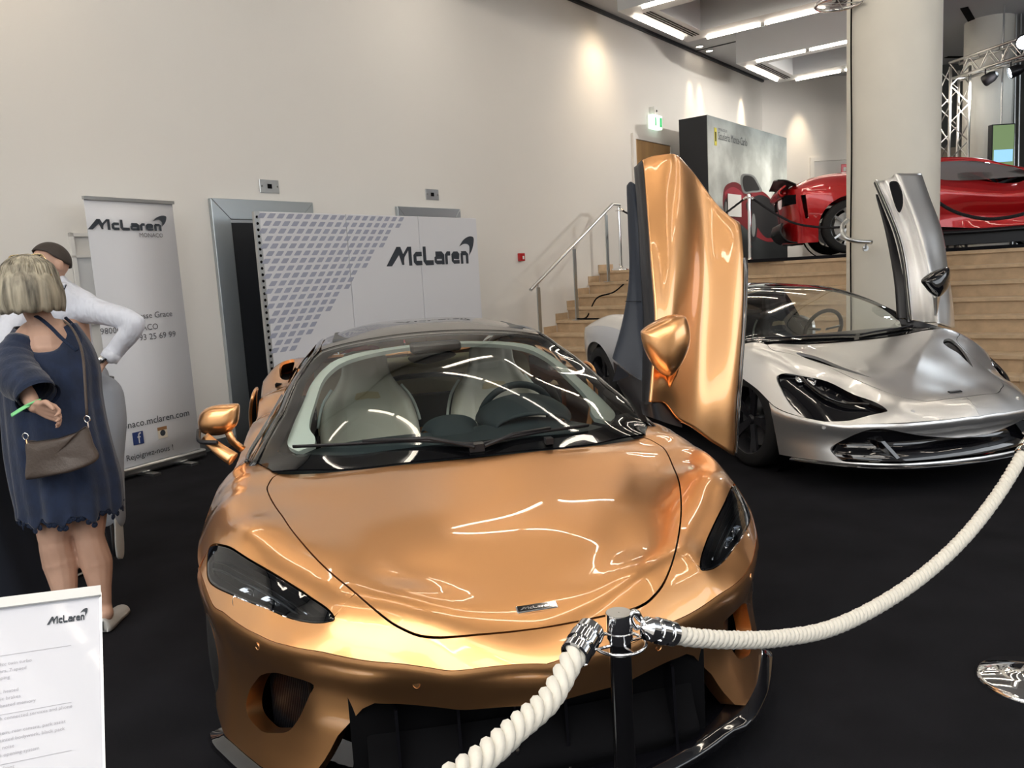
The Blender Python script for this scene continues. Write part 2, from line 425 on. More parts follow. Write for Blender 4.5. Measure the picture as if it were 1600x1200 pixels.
for i, (w_, lb) in enumerate(((10.75, 'left one of the two small round downlights by the ceiling edge'), (11.19, 'right one of the two small round downlights by the ceiling edge'))):
    r = thing('downlight', lb, 'downlight', W(w_, .22, NZ), group='small round downlights')
    MB().lathe([(.085, -.012), (.07, -.016), (.06, 0)], n=24).build('ring', 'steel', r, True)
    MB().lathe([(0.001, -.008), (.06, -.008)], n=24).build('lamp', 'tube', r)

# ------------------------------------------------------------------ staircase and platform
PZ = 1.46; RISE = .174; RUN = .319; SW = 7.19; SN = 13.5
st = thing('staircase', 'wide beige stone staircase rising to the platform with the red car', 'staircase', W(5, 6, 0)); so = np.array(st.location)
nst = 8
for k in range(1, nst+1):
    zt = PZ-RISE*k; w0 = SW-RUN*k; n0 = .0
    L = 1.5; n = 0.0
    while n < SN:    # each tread is made of slabs
        e = min(n+L, SN)
        MB().box(W(w0-.03, n+.001, zt-.04)-so, WD*(RUN+.03), WN*(e-n-.002), UZ*.04).build('tread_slab', 'stone', st)
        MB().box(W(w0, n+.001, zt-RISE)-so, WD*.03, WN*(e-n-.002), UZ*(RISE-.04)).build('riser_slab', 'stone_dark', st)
        n = e
    MB().box(W(w0-.03, 0, zt)-so, WD*(RUN), WN*.012, UZ*.10).build('skirting_slab', 'stone_dark', st)
b = MB()
for k in range(1, nst+1):
    zt = PZ-RISE*k; b.box(W(SW-RUN*k+.03, 0, 0)-so, WD*RUN, WN*SN, UZ*max(.01, zt-.04))
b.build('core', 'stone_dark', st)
n = 0.0
while n < SN:
    e = min(n+1.5, SN)
    MB().box(W(SW-.03, n+.001, PZ-.04)-so, WD*.45, WN*(e-n-.002), UZ*.04).build('tread_slab', 'stone', st)
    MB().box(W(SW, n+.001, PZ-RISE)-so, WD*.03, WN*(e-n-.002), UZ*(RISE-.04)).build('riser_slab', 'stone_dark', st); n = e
MB().box(W(SW-.03, 0, PZ)-so, WD*.45, WN*.012, UZ*.10).build('skirting_slab', 'stone_dark', st)
quadbox('trim_3', [W(SW+.42, 0, PZ-.002), W(SW+.42, E2, PZ-.002), W(wr, E2, PZ-.002), W(wc, 0, PZ-.002)], (0, 0, -.15), 'carpet')
quadbox('trim_4', [W(SW+.03, SN, PZ), W(SW+.03, E2, PZ), W(SW+.03, E2, 0), W(SW+.03, SN, 0)], WD*.1, 'stone_dark')
# cable on steps
def step_z(w): return PZ if w > SW-.03 else PZ-RISE*math.ceil((SW-.03-w)/RUN)
tag(MB().tube(catmull([W(7.0, .62, PZ-.17), W(6.6, .6, step_z(6.6)+.02), W(6.35, .45, step_z(6.35)+.12), W(6.2, .35, step_z(6.2)+.02), W(6.0, .3, step_z(6.0)+.02), W(5.93, .5, step_z(5.95)+.015), W(5.95, 1.6, step_z(5.95)+.015)], 50), .012, 6).build('cable', 'black', smooth=True), 'black power cable trailing down the stone steps', 'cable')
# handrail with posts
hr = thing('stair_handrail', 'brushed steel stair handrail on flat posts along the left wall', 'handrail', W(5, .35, 0)); ho = np.array(hr.location)
def offw(u, v, n): return onplane(u, v, W(0, n), WN)
RN = .35
A0 = offw(829, 453, RN); A1 = offw(957, 319, RN); A2 = offw(968, 320, RN)
MB().tube([A0-ho, A1-ho, A2-ho], .024, 12).build('rail', 'steel', hr, 'auto')
for (u, v, vb) in ((841, 449, 530), (897, 389, 495), (947, 336, 436)):
    T = offw(u, v, RN); Bz = max(0, step_z((T-WP)@WD))
    MB().box(T-ho-WD*.035-WN*.008+UZ*0, WD*.07, WN*.016, UZ*(Bz-T[2])).build('post', 'brushed', hr)
    MB().tube([T-ho, T-ho+UZ*.05], .008, 8).build('rail_bracket', 'steel', hr)
    MB().box(T-ho-WD*.07-WN*.05+UZ*(Bz-T[2]), WD*.14, WN*.1, UZ*.008).build('base_plate', 'steel', hr)

# ------------------------------------------------------------------ round column
PC = at(1393, 420, 8.6); PR = 8.6*64.5/FPX*1.01
pl = thing('column', 'thick round cream column in front of the stairs', 'column', (PC[0], PC[1], 0))
MB().lathe([(PR, 0), (PR, NZ)], n=96).build('shaft', 'pillar', pl, True)
c = at(1326, 200, 8.45)
cb = MB(); cb.tube([(PC[0]-PR-.015+.004*math.sin(z*3), PC[1]-.06, z) for z in np.linspace(.5, 4.4, 30)], .008, 6); tag(cb.build('hanging_cable', 'black', smooth=True), 'thin black cable hanging down the left edge of the round column', 'cable')
rl = thing('curved_handrail', 'short curved steel handrail end fixed to the round column', 'handrail', (PC[0]-PR, PC[1]-.3, 0)); ro = np.array(rl.location)
P = [at(1324, 344, 8.15), at(1317, 352, 8.1), at(1316, 362, 8.05), at(1322, 372, 8.0), at(1338, 377, 7.98), at(1362, 378.5, 8.0)]
MB().tube(catmull([p-ro for p in P], 24), .022, 12).build('rail', 'steel', rl, True)
q = at(1353, 378, 8.0); MB().tube([q-ro, q-ro-UZ*.06, at(1353, 388, 8.18)-ro], .009, 8).build('bracket', 'steel', rl, 'auto')
MB().lathe([(.001, 0), (.03, 0), (.03, .02), (.001, .02)], at(1353, 388, 8.16)-ro, (0, 1, 0), 20).build('wall_flange', 'steel', rl, 'auto')
# steel hoop lamp by the column top
hp = thing('hoop_lamp', 'round steel hoop fixture hanging by the column under the ceiling', 'hoop', at(1310, 8, 8.0)); hpo = np.array(hp.location)
cen = at(1312, 5, 8.0)
MB().tube([cen-hpo+np.array([.23*math.cos(a), .23*math.sin(a), 0]) for a in np.linspace(0, 2*PI, 40, endpoint=False)], .018, 10, closed=True).build('hoop', 'chrome', hp, True)
for a in (0, PI/3, 2*PI/3):
    d = np.array([math.cos(a), math.sin(a), 0])*.22; MB().tube([cen-hpo-d, cen-hpo+d], .006, 6).build('spoke', 'steel', hp)
MB().box(cen-hpo+np.array([-.06, -.05, 0]), (.12, 0, 0), (0, .1, 0), (0, 0, .06)).build('fitting', 'satin_black', hp)
MB().tube([cen-hpo+UZ*.05, cen-hpo+UZ*(NZ-cen[2])], .012, 8).build('rod', 'steel', hp)

# ------------------------------------------------------------------ lift door frames, plates, box on the left wall
def lift(name, w0, w1, zt, label, opening):
    r = thing(name, label, 'door frame', W((w0+w1)/2, 0, 0)); o = np.array(r.location); f = .19
    for nm, pl_ in (('jamb', [(w0, 0), (w0+f, 0), (w0+f, zt-f), (w0, zt)]), ('jamb', [(w1, 0), (w1, zt), (w1-f, zt-f), (w1-f, 0)]), ('lintel', [(w0, zt), (w0+f, zt-f), (w1-f, zt-f), (w1, zt)])):
        bevel(MB().prism(pl_, WP-o+WN*.001, WD, UZ, WN*.05).build(nm, 'brushed', r, fix=True), .004, 1)
    MB().box(W(w0+f, .002, 0)-o, WD*((w1-w0)/2-f-.01), WN*.012, UZ*(zt-f)).build('lift_door', 'dark_frame', r)
    MB().box(W((w0+w1)/2+.0, .002, 0)-o, WD*((w1-w0)/2-f), WN*.012, UZ*(zt-f)).build('lift_door', 'dark_frame', r)
    MB().box(W(w0+f, .014, zt-f-.03)-o, WD*(w1-w0-2*f), WN*.01, UZ*.03).build('door_track', 'steel', r)
lift('lift_frame', .33, 1.50, 2.345, 'brushed metal lift door frame with dark opening left of the display wall', 1)
lift('lift_frame', 2.72, 3.82, 2.345, 'metal lift door frame showing only above the display wall', 1)
for u0, v0, u1, v1, lb in ((404, 281, 436, 301.5, 'metal plate with small square display above the left lift frame'), (664, 296, 685, 312, 'smaller looking metal plate with square display above the right lift frame')):
    a = offw(u0, v0, .0); b_ = offw(u1, v1, .0); wa, wb = (a-WP)@WD, (b_-WP)@WD
    r = thing('call_plate', lb, 'plate', W((wa+wb)/2, 0, a[2])); o = np.array(r.location)
    h = .13; zc = (a[2]+b_[2])/2
    bevel(MB().box(W(wa, .0, zc-h/2)-o, WD*(wb-wa), WN*.012, UZ*h).build('plate', 'steel', r), .003, 1)
    wm = (wa+wb)/2
    MB().box(W(wm-.025, .012, zc-.022)-o, WD*.05, WN*.004, UZ*.044).build('display', 'black', r)
    for s in (-1, 1): MB().lathe([(.001, .003), (.008, .003), (.008, 0)], W(wm+s*(wb-wa)*.4, .012, zc)-o, WN, 10).build('screw', 'chrome', r)
# fire alarm call point
q = offw(812.5, 402, .0); wq = (q-WP)@WD
r = thing('fire_alarm_box', 'small red fire alarm call point on the white wall', 'alarm', q); o = np.array(r.location)
bevel(MB().box(W(wq-.055, 0, q[2]-.055)-o, WD*.11, WN*.05, UZ*.11).build('housing', 'red', r), .006)
MB().box(W(wq-.005, .05, q[2]-.03)-o, WD*.035, WN*.003, UZ*.045).build('label_plate', 'white_plastic', r)
# recessed glazed frame behind the man
q = offw(106, 364, 0); q2 = offw(160, 450, 0); wa, wb = (q-WP)@WD, (q2-WP)@WD; z1 = q[2]; z0 = z1-.75
r = thing('wall_cabinet', 'flat framed wall cabinet partly hidden behind the man and banner', 'cabinet', q); o = np.array(r.location)
for nm, a, b_, c, d in (('stile', wa, wa+.03, z0, z1), ('stile', wb-.03, wb, z0, z1), ('rail', wa, wb, z1-.03, z1), ('rail', wa, wb, z1-.2, z1-.18), ('rail', wa, wb, z0, z0+.03)):
    MB().box(W(a, 0, c)-o, WD*(b_-a), WN*.03, UZ*(d-c)).build(nm, 'white_plastic', r)
MB().box(W(wa, .0, z0)-o, WD*(wb-wa), WN*.01, UZ*(z1-z0-.2)).build('glazed_panel', 'coffer', r)
# low grey trunking box at the skirting on the far left
a = atz(-80, 812, 0); q = atz(18, 787, 0)
r = thing('floor_trunking', 'low grey metal box at the foot of the wall, far left', 'trunking', W(-2.6, 0, 0)); o = np.array(r.location)
bevel(MB().box(W(-4.2, 0, 0)-o, WD*2.5, WN*.30, UZ*.32).build('casing', 'brushed', r), .008)
for ww in (-2.4, -2.0): MB().lathe([(.001, .004), (.008, .004), (.008, 0)], W(ww, .30, .25)-o, WN, 10).build('screw', 'black', r)

# ------------------------------------------------------------------ perforated display wall with word mark
DN = .5
dw = thing('display_wall', 'white three-panel display wall with grey rhombus pattern and dark word mark', 'display wall', W(2, DN, 0)); o = np.array(dw.location)
def dwn(u, v): p = onplane(u, v, W(0, DN), WN); return (p-WP)@WD, p[2]
x0, zt = dwn(397, 332); x1, _ = dwn(540, 336); x2, _ = dwn(653, 337.5); x3, _ = dwn(744, 340); zt = 2.185
for a, b_ in ((x0+.05, x1), (x1, x2), (x2, x3)):
    bevel(MB().box(W(a+.003, DN-.03, .05)-o, WD*(b_-a-.006), WN*.03, UZ*(zt-.05)).build('panel', 'white_print', dw), .004, 1)
MB().box(W(x0, DN-.035, .0)-o, WD*.05, WN*.035, UZ*zt).build('edge_post', 'steel', dw)
b = MB()
for i in range(36):
    zc = zt-.05-i*.058
    if zc < .1: break
    b.lathe([(.0005, .002), (.014, .002)], W(x0+.025, DN, zc)-o, WN, 10)
tag(b.build('perforation', 'black', dw), kind='stuff')
b = MB()
pw = (dwn(630, 346)[0]-dwn(414, 344)[0])/17.0; ph = (dwn(420, 345)[1]-dwn(420, 545)[1])/17
x_r0 = dwn(635, 346)[0]; x_r1 = dwn(478, 545)[0]
x_lo = x0+.055
for i in range(19):
    zc = zt-.06-(i-.35)*ph
    xr = x_r0+(x_r1-x_r0)*i/17-.01
    off = (pw/2 if i % 2 else 0)+.02
    x = x_lo+off-.1
    while x < xr:
        if x > x_lo-.02:
            s = (.30-.05*(x-x0)/2)*pw
            k_h = .33*ph
            if zc+k_h > zt-.004: top = zt-.004-zc
            else: top = k_h
            pts = [(x-s-.018, -k_h), (x+s-.020, -k_h), (x+s-.010, -k_h+.008), (x+s+.018, top-.004), (x+s+.014, top), (x-s+.016, top), (x-s+.008, top-.008), (x-s-.022, -k_h+.004)]
            b.add([W(px_, DN+.002, zc+pz_)-o for px_, pz_ in pts], [tuple(range(8))])
        x += pw
tag(b.build('rhombus_print', 'pattern_grey', dw), kind='stuff')
lx0, lz0 = dwn(601, 416.5); lx1, lz1 = dwn(742, 380)
wordmark_at('word_mark', W(lx0+.05, DN+.003, lz0-.0)-o, WD, UZ, lx1-lx0-.05, .31, 'print_dark', dw)

# ------------------------------------------------------------------ roll-up banner
bn = thing('roll_up_banner', 'tall white roll-up banner with word mark and phone number behind the man', 'banner', atz(250, 735, 0)); o = np.array(bn.location)
BL = atz(186, 752, 0); BR = atz(316, 716, 0); bd = (BR-BL); bl = np.linalg.norm(bd); bd /= bl; bnn = np.array([bd[1], -bd[0], 0])
def bpl(u, v): p = onplane(u, v, BL, bnn); return (p-BL)@bd, p[2]
tl = bpl(115, 313); tr = bpl(275, 313); bt = (tl[1]+tr[1])/2; tw0, tw1 = tl[0], tr[0]
def Bp(x, z, d=0): return BL+bd*x+bnn*d+UZ*z-o
V = [Bp(x, z, .004*math.sin(z*2.2)) for z in np.linspace(.09, bt, 12) for x in (.01, bl-.01)]
mk('graphic_panel', V, [(2*i, 2*i+1, 2*i+3, 2*i+2) for i in range(11)], 'white_print', bn, True).modifiers.new('s', 'SOLIDIFY').thickness = .004
MB().box(Bp(-.0, bt-.012, -.012), bd*bl, bnn*.026, UZ*.026).build('top_rail', 'steel', bn)
bevel(MB().box(Bp(-.02, .02, -.05), bd*(bl+.04), bnn*.10, UZ*.075).build('base_cassette', 'steel', bn), .02, 3)
for x in (.2, bl-.25): MB().box(Bp(x, 0, -.15), bd*.07, bnn*.32, UZ*.02).build('foot', 'steel', bn)
MB().tube([Bp(bl/2, .09, -.03), Bp(bl/2, bt, -.03)], .008, 8).build('support_pole', 'steel', bn)
def btext(nm, s, u, v, size, m, al='LEFT'):
    x, z = bpl(u, v)
    def wid(t): V, _ = textmesh(t, size); return max(q[0] for q in V)
    full = wid(s); x0 = x-full if al == 'RIGHT' else x; acc = ''
    for wd_ in s.split(' '):
        off = wid(acc+wd_)-wid(wd_); V, F = textmesh(wd_, size); mk(nm, place2d(V, Bp(x0+off, z, .008), bd, UZ), F, m, bn); acc += wd_+' '
x_, z_ = bpl(139, 361); x2_, _ = bpl(258, 355)
wordmark_at('word_mark', Bp(x_, z_+.012, .007), bd, UZ, (x2_-x_)*1.04, .125, 'print_dark', bn)
btext('place_name', 'MONACO', 217, 370.5, .050, 'print_grey')
btext('address_line', 'rue Princesse Grace', 268.5, 494, .072, 'print_grey', 'RIGHT')
btext('address_line', '98000 MONACO', 246.5, 514, .072, 'print_grey', 'RIGHT')
btext('phone_line', '+377 93 25 69 99', 274, 526, .074, 'print_grey', 'RIGHT')
btext('web_line', 'www.monaco.mclaren.com', 295, 649, .083, 'print_dark', 'RIGHT')
btext('slogan_line', 'Rejoignez-nous !', 270, 702, .068, 'print_dark', 'RIGHT')
mat('icon_blue', (.03, .06, .22), .5); mat('icon_brown', (.35, .18, .08), .5); mat('icon_cream', (.75, .7, .6), .5)
x, z = bpl(208, 696); r_ = MB().box(Bp(x, z, .006), bd*.098, bnn*.002, UZ*.105).build('social_icon', 'icon_blue', bn)
text('icon_letter', 'f', .13, Bp(x+.04, z+.008, .0095), bd, UZ, 'white_print', r_)
x, z = bpl(247, 686); r_ = MB().box(Bp(x, z, .006), bd*.092, bnn*.002, UZ*.07).build('camera_icon', 'icon_cream', bn)
MB().box(Bp(x, z+.07, .006), bd*.092, bnn*.002, UZ*.028).build('icon_top', 'icon_brown', r_)
MB().lathe([(.001, .0035), (.026, .0035)], Bp(x+.046, z+.045, .006), bnn, 20).build('icon_lens', 'print_dark', r_)

# ------------------------------------------------------------------ doors, poster block, exit sign
def frame_door(name, P, ax, nrm, w, h, m, label_parts, double=False, handles=True):
    r = bpy.data.objects.new(name, None); COL.objects.link(r); r.location = Vector(P); tag(r, kind='structure')
    Z = np.zeros(3); f = .09
    for a, b_, c, d in ((0, f, 0, h), (w-f, w, 0, h), (f, w-f, h-f, h)):
        MB().box(ax*a+UZ*c, ax*(b_-a), nrm*.04, UZ*(d-c)).build('door_frame', 'wall', r)
    iw = w-2*f
    for i in range(2 if double else 1):
        lw = iw/(2 if double else 1)
        lf = MB().box(ax*(f+i*lw+.004), ax*(lw-.008), nrm*.02, UZ*(h-f-.004)).build('door_leaf', m, r)
        if handles:
            xx = f+i*lw+(lw-.07 if i == 0 else .07)
            MB().tube([ax*xx+nrm*.02+UZ*(1.15), ax*xx+nrm*.07+UZ*1.15, ax*xx+nrm*.07+UZ*1.95, ax*xx+nrm*.02+UZ*1.95], .014, 8).build('pull_handle', 'steel', lf, 'auto')
    return r
dwp, _z = (offw(986, 208, 0)-WP)@WD, 0
frame_door('door_1', W(dwp, 0, PZ), WD, WN, 1.5, 2.29, 'wood', None, True)
mat('door_white', (.66, .65, .64), .5)
frame_door('door_2', np.array([7.16, YB, PZ]), np.array([1., 0, 0]), np.array([0, -1., 0]), 1.9, 2.3, 'door_white', None, True, False)
r = thing('fire_notice', 'small red fire notice over a white card on the back door', 'sign', (7.98, YB-.03, 3.45)); 
MB().bb(-.11, .11, -.01, 0, -.09, .12).build('red_panel', 'red', r); MB().bb(-.10, .10, -.01, 0, -.42, -.12).build('white_card', 'white_plastic', r)
MB().bb(-.06, 0, -.014, -.01, -.04, .05).build('symbol', 'white_plastic', r); MB().bb(.02, .07, -.014, -.01, 0, .08).build('symbol', 'white_plastic', r)
# exit sign
q = offw(1020, 192, 0.0); wq = (q-WP)@WD
mat('exit_white', (.8, .9, .8), .5, emit=(.75, 1, .8), es=1.1); mat('exit_green', (.02, .35, .12), .5, emit=(.02, .5, .15), es=.7)
r = thing('exit_sign', 'lit green and white exit sign above the wooden door', 'exit sign', q); 
bevel(MB().box(WD*-.17+UZ*-.12, WD*.34, WN*.10, UZ*.24).build('sign_body', 'exit_white', r), .01)
MB().box(WD*.07+UZ*-.08+WN*.10, WD*.08, WN*.003, UZ*.16).build('green_field', 'exit_green', r); MB().box(WD*-.10+UZ*-.07+WN*.10, WD*.04, WN*.003, UZ*.14).build('green_field', 'exit_green', r)
MB().box(WD*-.09+UZ*.12, WD*.13, WN*.08, UZ*.14).build('lamp_head', 'white_plastic', r); MB().lathe([(.001, .004), (.02, .004)], WD*.0+UZ*.19+WN*.08, WN, 12).build('lens', 'black', r)
# poster block
p0 = W(9.26, .47, PZ); r = thing('poster_block', 'tall block with a printed backdrop of a red convertible under a cloudy sky', 'backdrop', p0)
PW, PH, PD = 3.97, 2.53, .53
m = bpy.data.materials.new('poster_sky'); m.use_nodes = True; nt = m.node_tree; bs = nt.nodes['Principled BSDF']; bs.inputs['Roughness'].default_value = .5
tc = nt.nodes.new('ShaderNodeTexCoord'); sp = nt.nodes.new('ShaderNodeSeparateXYZ'); nt.links.new(tc.outputs['Generated'], sp.inputs[0])
cr = nt.nodes.new('ShaderNodeValToRGB'); nt.links.new(sp.outputs[2], cr.inputs[0]); e = cr.color_ramp.elements
e[0].position = 0; e[0].color = (.012, .014, .016, 1); e[1].position = 1; e[1].color = (.22, .26, .27, 1)
for p_, c_ in ((.16, (.016, .02, .022, 1)), (.33, (.10, .12, .12, 1)), (.40, (.34, .38, .36, 1)), (.41, (.50, .54, .51, 1)), (.7, (.60, .64, .61, 1))):
    x = e.new(p_); x.color = c_
nz = nt.nodes.new('ShaderNodeTexNoise'); nz.inputs['Scale'].default_value = 1.1; nz.inputs['Detail'].default_value = 6; nt.links.new(tc.outputs['Object'], nz.inputs[0])
mr = nt.nodes.new('ShaderNodeMapRange'); mr.inputs[1].default_value = .4; mr.inputs[2].default_value = .68; mr.inputs[3].default_value = .65; mr.inputs[4].default_value = 1.35; nt.links.new(nz.outputs[0], mr.inputs[0])
vm = nt.nodes.new('ShaderNodeVectorMath'); vm.operation = 'SCALE'; nt.links.new(cr.outputs[0], vm.inputs[0]); nt.links.new(mr.outputs[0], vm.inputs['Scale']); nt.links.new(vm.outputs[0], bs.inputs['Base Color'])
MAT['poster_sky'] = m
MB().box((0, 0, 0), WD*PW, WN*(PD-.01), UZ*PH).build('block', 'dark_frame', r)
MB().box(WN*(PD-.01), WD*PW, WN*.01, UZ*PH).build('printed_face', 'poster_sky', r)
mat('poster_red', (.16, .012, .018), .5); mat('poster_dark', (.012, .012, .014), .5); mat('poster_grey', (.16, .17, .17), .5); mat('poster_hi', (.33, .03, .05), .5); mat('yellow', (.6, .55, .05), .5)
def pp(u, v): q = onplane(u, v, p0+WN*PD, WN); return q-p0
def pflat(nm, pts, m_, d, sm=True):
    P = [pp(*p)[:] for p in pts]; P = catmull(np.array(P), len(P)*5, True) if sm else np.array(P)
    mk(nm, [q+WN*d for q in P], [tuple(range(len(P)))[::-1]], m_, r)
pflat('printed_car_body', [(1131, 296), (1140, 286), (1153, 286), (1170, 300), (1187, 298), (1200, 306), (1212, 325), (1218, 345), (1215, 372), (1200, 378), (1175, 366), (1160, 352), (1140, 340), (1130, 325)], 'poster_red', .002)
pflat('printed_car_shade', [(1165, 320), (1185, 305), (1203, 312), (1214, 335), (1216, 362), (1198, 372), (1180, 350)], 'poster_dark', .0025)
pflat('printed_car_side', [(1133, 300), (1145, 292), (1158, 300), (1162, 312), (1150, 316), (1136, 310)], 'poster_hi', .003)
pflat('printed_windscreen', [(1158, 274), (1165, 271.5), (1178, 275), (1187, 290), (1190, 299), (1175, 301), (1162, 302), (1157, 286)], 'poster_grey', .0035)
pflat('printed_windscreen_glass', [(1161, 277), (1166, 274), (1176, 277), (1184, 290), (1186, 297), (1175, 298), (1164, 299), (1160, 286)], 'poster_dark', .0045)
for (cu_, cv_, a, b_) in ((1177, 352, 6, 26), (1134, 324, 3.5, 13)):
    pflat('printed_wheel', [(cu_+a*math.cos(t), cv_+b_*math.sin(t)) for t in np.linspace(0, 2*PI, 12, endpoint=False)], 'poster_dark', .005)
    pflat('printed_rim', [(cu_+a*.55*math.cos(t), cv_+b_*.7*math.sin(t)) for t in np.linspace(0, 2*PI, 12, endpoint=False)], 'poster_grey', .006)
q = pp(1116, 214); MB().box(q+WN*.002-UZ*.14, WD*.10, WN*.003, UZ*.30).build('badge_print', 'yellow', r); MB().box(q+WN*.005+WD*.03-UZ*.07, WD*.04, WN*.001, UZ*.16).build('badge_mark', 'black', r)
q = pp(1122, 216); text('printed_title', 'Scuderia Monte-Carlo', .20, q+WN*.003-UZ*.02, WD*.75, UZ, 'print_dark', r)
q = pp(1122, 204); text('printed_subtitle', 'OFFICIAL DEALER', .07, q+WN*.003, WD*.7, UZ, 'print_grey', r)
# white card taped below
q = pp(1137, 316); MB().box(pp(1136, 338)+WN*.02, WD*.62, WN*.006, UZ*.40).build('paper_card', 'white_plastic', r)

# ------------------------------------------------------------------ far right: dark partition, second column, truss, screen
mat('dark_wall', (.10, .105, .10), .7); mat('tan_wall', (.34, .29, .23), .7); mat('truss', (.55, .54, .52), .35, .9)
tag(MB().bb(9.9, 15.5, 18.2, 18.35, PZ-.1, NZ).build('trim_5', 'dark_wall'), kind='structure')
tag(MB().bb(7.6, 9.9, 16.6, 16.7, PZ-.1, 3.55).build('trim_6', 'tan_wall'), kind='structure')
tag(MB().bb(7.6, 9.9, 16.55, 16.6, 1.9, 2.25).build('trim_7', 'dark_frame'), kind='structure')
cc = at(1541, 250, 14.6); cr2 = 14.6*34/FPX
c2 = thing('column', 'far round column lit cool white behind the truss', 'column', (cc[0], cc[1], PZ)); MB().lathe([(cr2, 0), (cr2, NZ-PZ)], n=64).build('shaft', 'pillar', c2, True)
for dx in (.28, .36): MB().tube([(dx, -cr2-.0, 0), (dx, -cr2*.8, NZ-PZ)], .012, 6).build('conduit', 'steel', c2)
# screen totem
t0 = at(1567.5, 228, 13.6); sc_ = thing('screen_panel', 'hanging olive green screen with a pale blue window', 'screen', t0)
hw_, hh_ = 13.4*18.5/FPX, 13.4*34/FPX
mat('screen_green', (.03, .035, .02), .4, emit=(.20, .30, .13), es=.75); mat('screen_blue', (.1, .2, .4), .4, emit=(.30, .60, 1.0), es=1.0)
bevel(MB().bb(-hw_, hw_, 0, .12, -hh_, hh_).build('housing', 'dark_frame', sc_), .01)
MB().bb(-hw_+.02, hw_-.02, -.006, 0, -hh_+.02, hh_-.02).build('display', 'screen_green', sc_); MB().bb(-hw_*.8, hw_*.8, -.012, -.006, -hh_*.72, -hh_*.17).build('window_graphic', 'screen_blue', sc_)
MB().tube([(0, .08, hh_), (0, .08, NZ-t0[2])], .015, 8).build('hanging_rod', 'steel', sc_)
# aluminium truss tower with an arm carrying a spotlight
def truss(nm, root, P0, P1, s, side, up, npan, m='truss'):
    P0, P1, side, up = [np.array(v, float) for v in (P0, P1, side, up)]
    cor = [(-1, -1), (1, -1), (1, 1), (-1, 1)]; ends = []
    for a, b_ in cor:
        o_ = side*a*s/2+up*b_*s/2; MB().tube([P0+o_, P1+o_], .025, 8).build('chord', m, root, True); ends.append((P0+o_, P1+o_))
    for f in range(4):
        A0, A1 = ends[f]; B0, B1 = ends[(f+1) % 4]
        for k in range(npan):
            a, b_ = k/npan, (k+1)/npan
            p, q = (A0+(A1-A0)*a, B0+(B1-B0)*b_) if k % 2 else (B0+(B1-B0)*a, A0+(A1-A0)*b_)
            MB().tube([p, q], .010, 6).build('lattice_brace', m, root)
tb_ = at(1489, 255, 14.2); tt = at(1489, 112, 14.2); tr = thing('lighting_truss', 'aluminium lattice truss tower with sloping arm behind the red car', 'truss', (tb_[0], tb_[1], PZ)); to = np.array(tr.location)
zt_ = tt[2]; truss('tower', tr, np.array([tb_[0], tb_[1], PZ])-to, np.array([tb_[0], tb_[1], zt_])-to, .34, (1, 0, 0), (0, 1, 0), 10)
ae = at(1640, 62, 12.6); as_ = np.array([tb_[0], tb_[1], zt_-.05]); dirn = ae-as_; dirn /= np.linalg.norm(dirn); sd_ = np.cross(dirn, UZ); sd_ /= np.linalg.norm(sd_); truss('arm', tr, as_-to, ae-to, .28, sd_, np.cross(sd_, dirn), 9)
lp = at(1600, 66, 12.4); sp_ = thing('stage_or_fill_lamp', 'bright white stage lamp on the end of the truss arm', 'lamp', lp)
mat('lamp_glow', (1, 1, 1), .5, emit=(.85, .95, 1), es=25)
dl = -ray(1600, 66)+np.array([0, 0, -.3]); dl /= np.linalg.norm(dl)
MB().lathe([(.06, -.2), (.11, -.12), (.12, 0), (.11, .02)], (0, 0, 0), dl, 24).build('lamp_can', 'satin_black', sp_, 'auto'); MB().lathe([(.001, .012), (.10, .012)], (0, 0, 0), dl, 24).build('lens', 'lamp_glow', sp_)
spot_light('stage_or_fill_light', lp+dl*.05, lp+dl, 60, 2.2, .6, (.85, .93, 1), .1)
spot_light('column_wash', (cc[0]+.6, cc[1]-1.6, 5.2), (cc[0]+.1, cc[1], 3.4), 40, .9, .8, (.8, .92, 1), .1)
for f_, pw_, tg_, lb_ in ((.35, 620, (5.5, 18.3, 2.2), 'added black fill lamp on the truss arm turned towards the back wall'), (.62, 520, (3.0, 15.5, 2.6), 'added black fill lamp on the truss arm turned towards the printed backdrop')):  # two invented fill lamps, added to brighten the platform end of the hall
    q_ = as_+(ae-as_)*f_-UZ*.32; l2 = thing('stage_or_fill_lamp', lb_, 'lamp', q_); dv = np.array(tg_)-q_; dv /= np.linalg.norm(dv)
    MB().lathe([(.05, -.2), (.09, -.12), (.10, 0), (.095, .02)], (0, 0, 0), dv, 24).build('lamp_can', 'satin_black', l2, 'auto'); MB().lathe([(.001, .0), (.085, .0)], (0, 0, 0), dv, 24).build('lens', 'lamp_glow', l2); MB().tube([(0, 0, .08), (0, 0, .22)], .012, 8).build('yoke', 'satin_black', l2)
    spot_light('stage_or_fill_light', q_+dv*.06, tg_, pw_, 1.5, .9, (1, .93, .84), .08)
# ceiling slot diffusers
for (u0, v0), (u1, v1) in (((1500, 14), (1533, 68)), ((1475, 91), (1500, 91))):
    a, b_ = atz(u0, v0, NZ-.01), atz(u1, v1, NZ-.01); d_ = b_-a; n_ = np.cross(d_, UZ); n_ /= np.linalg.norm(n_)
    tag(MB().box(a, d_, n_*.12, UZ*.01).build('trim_8', 'black'), kind='structure')
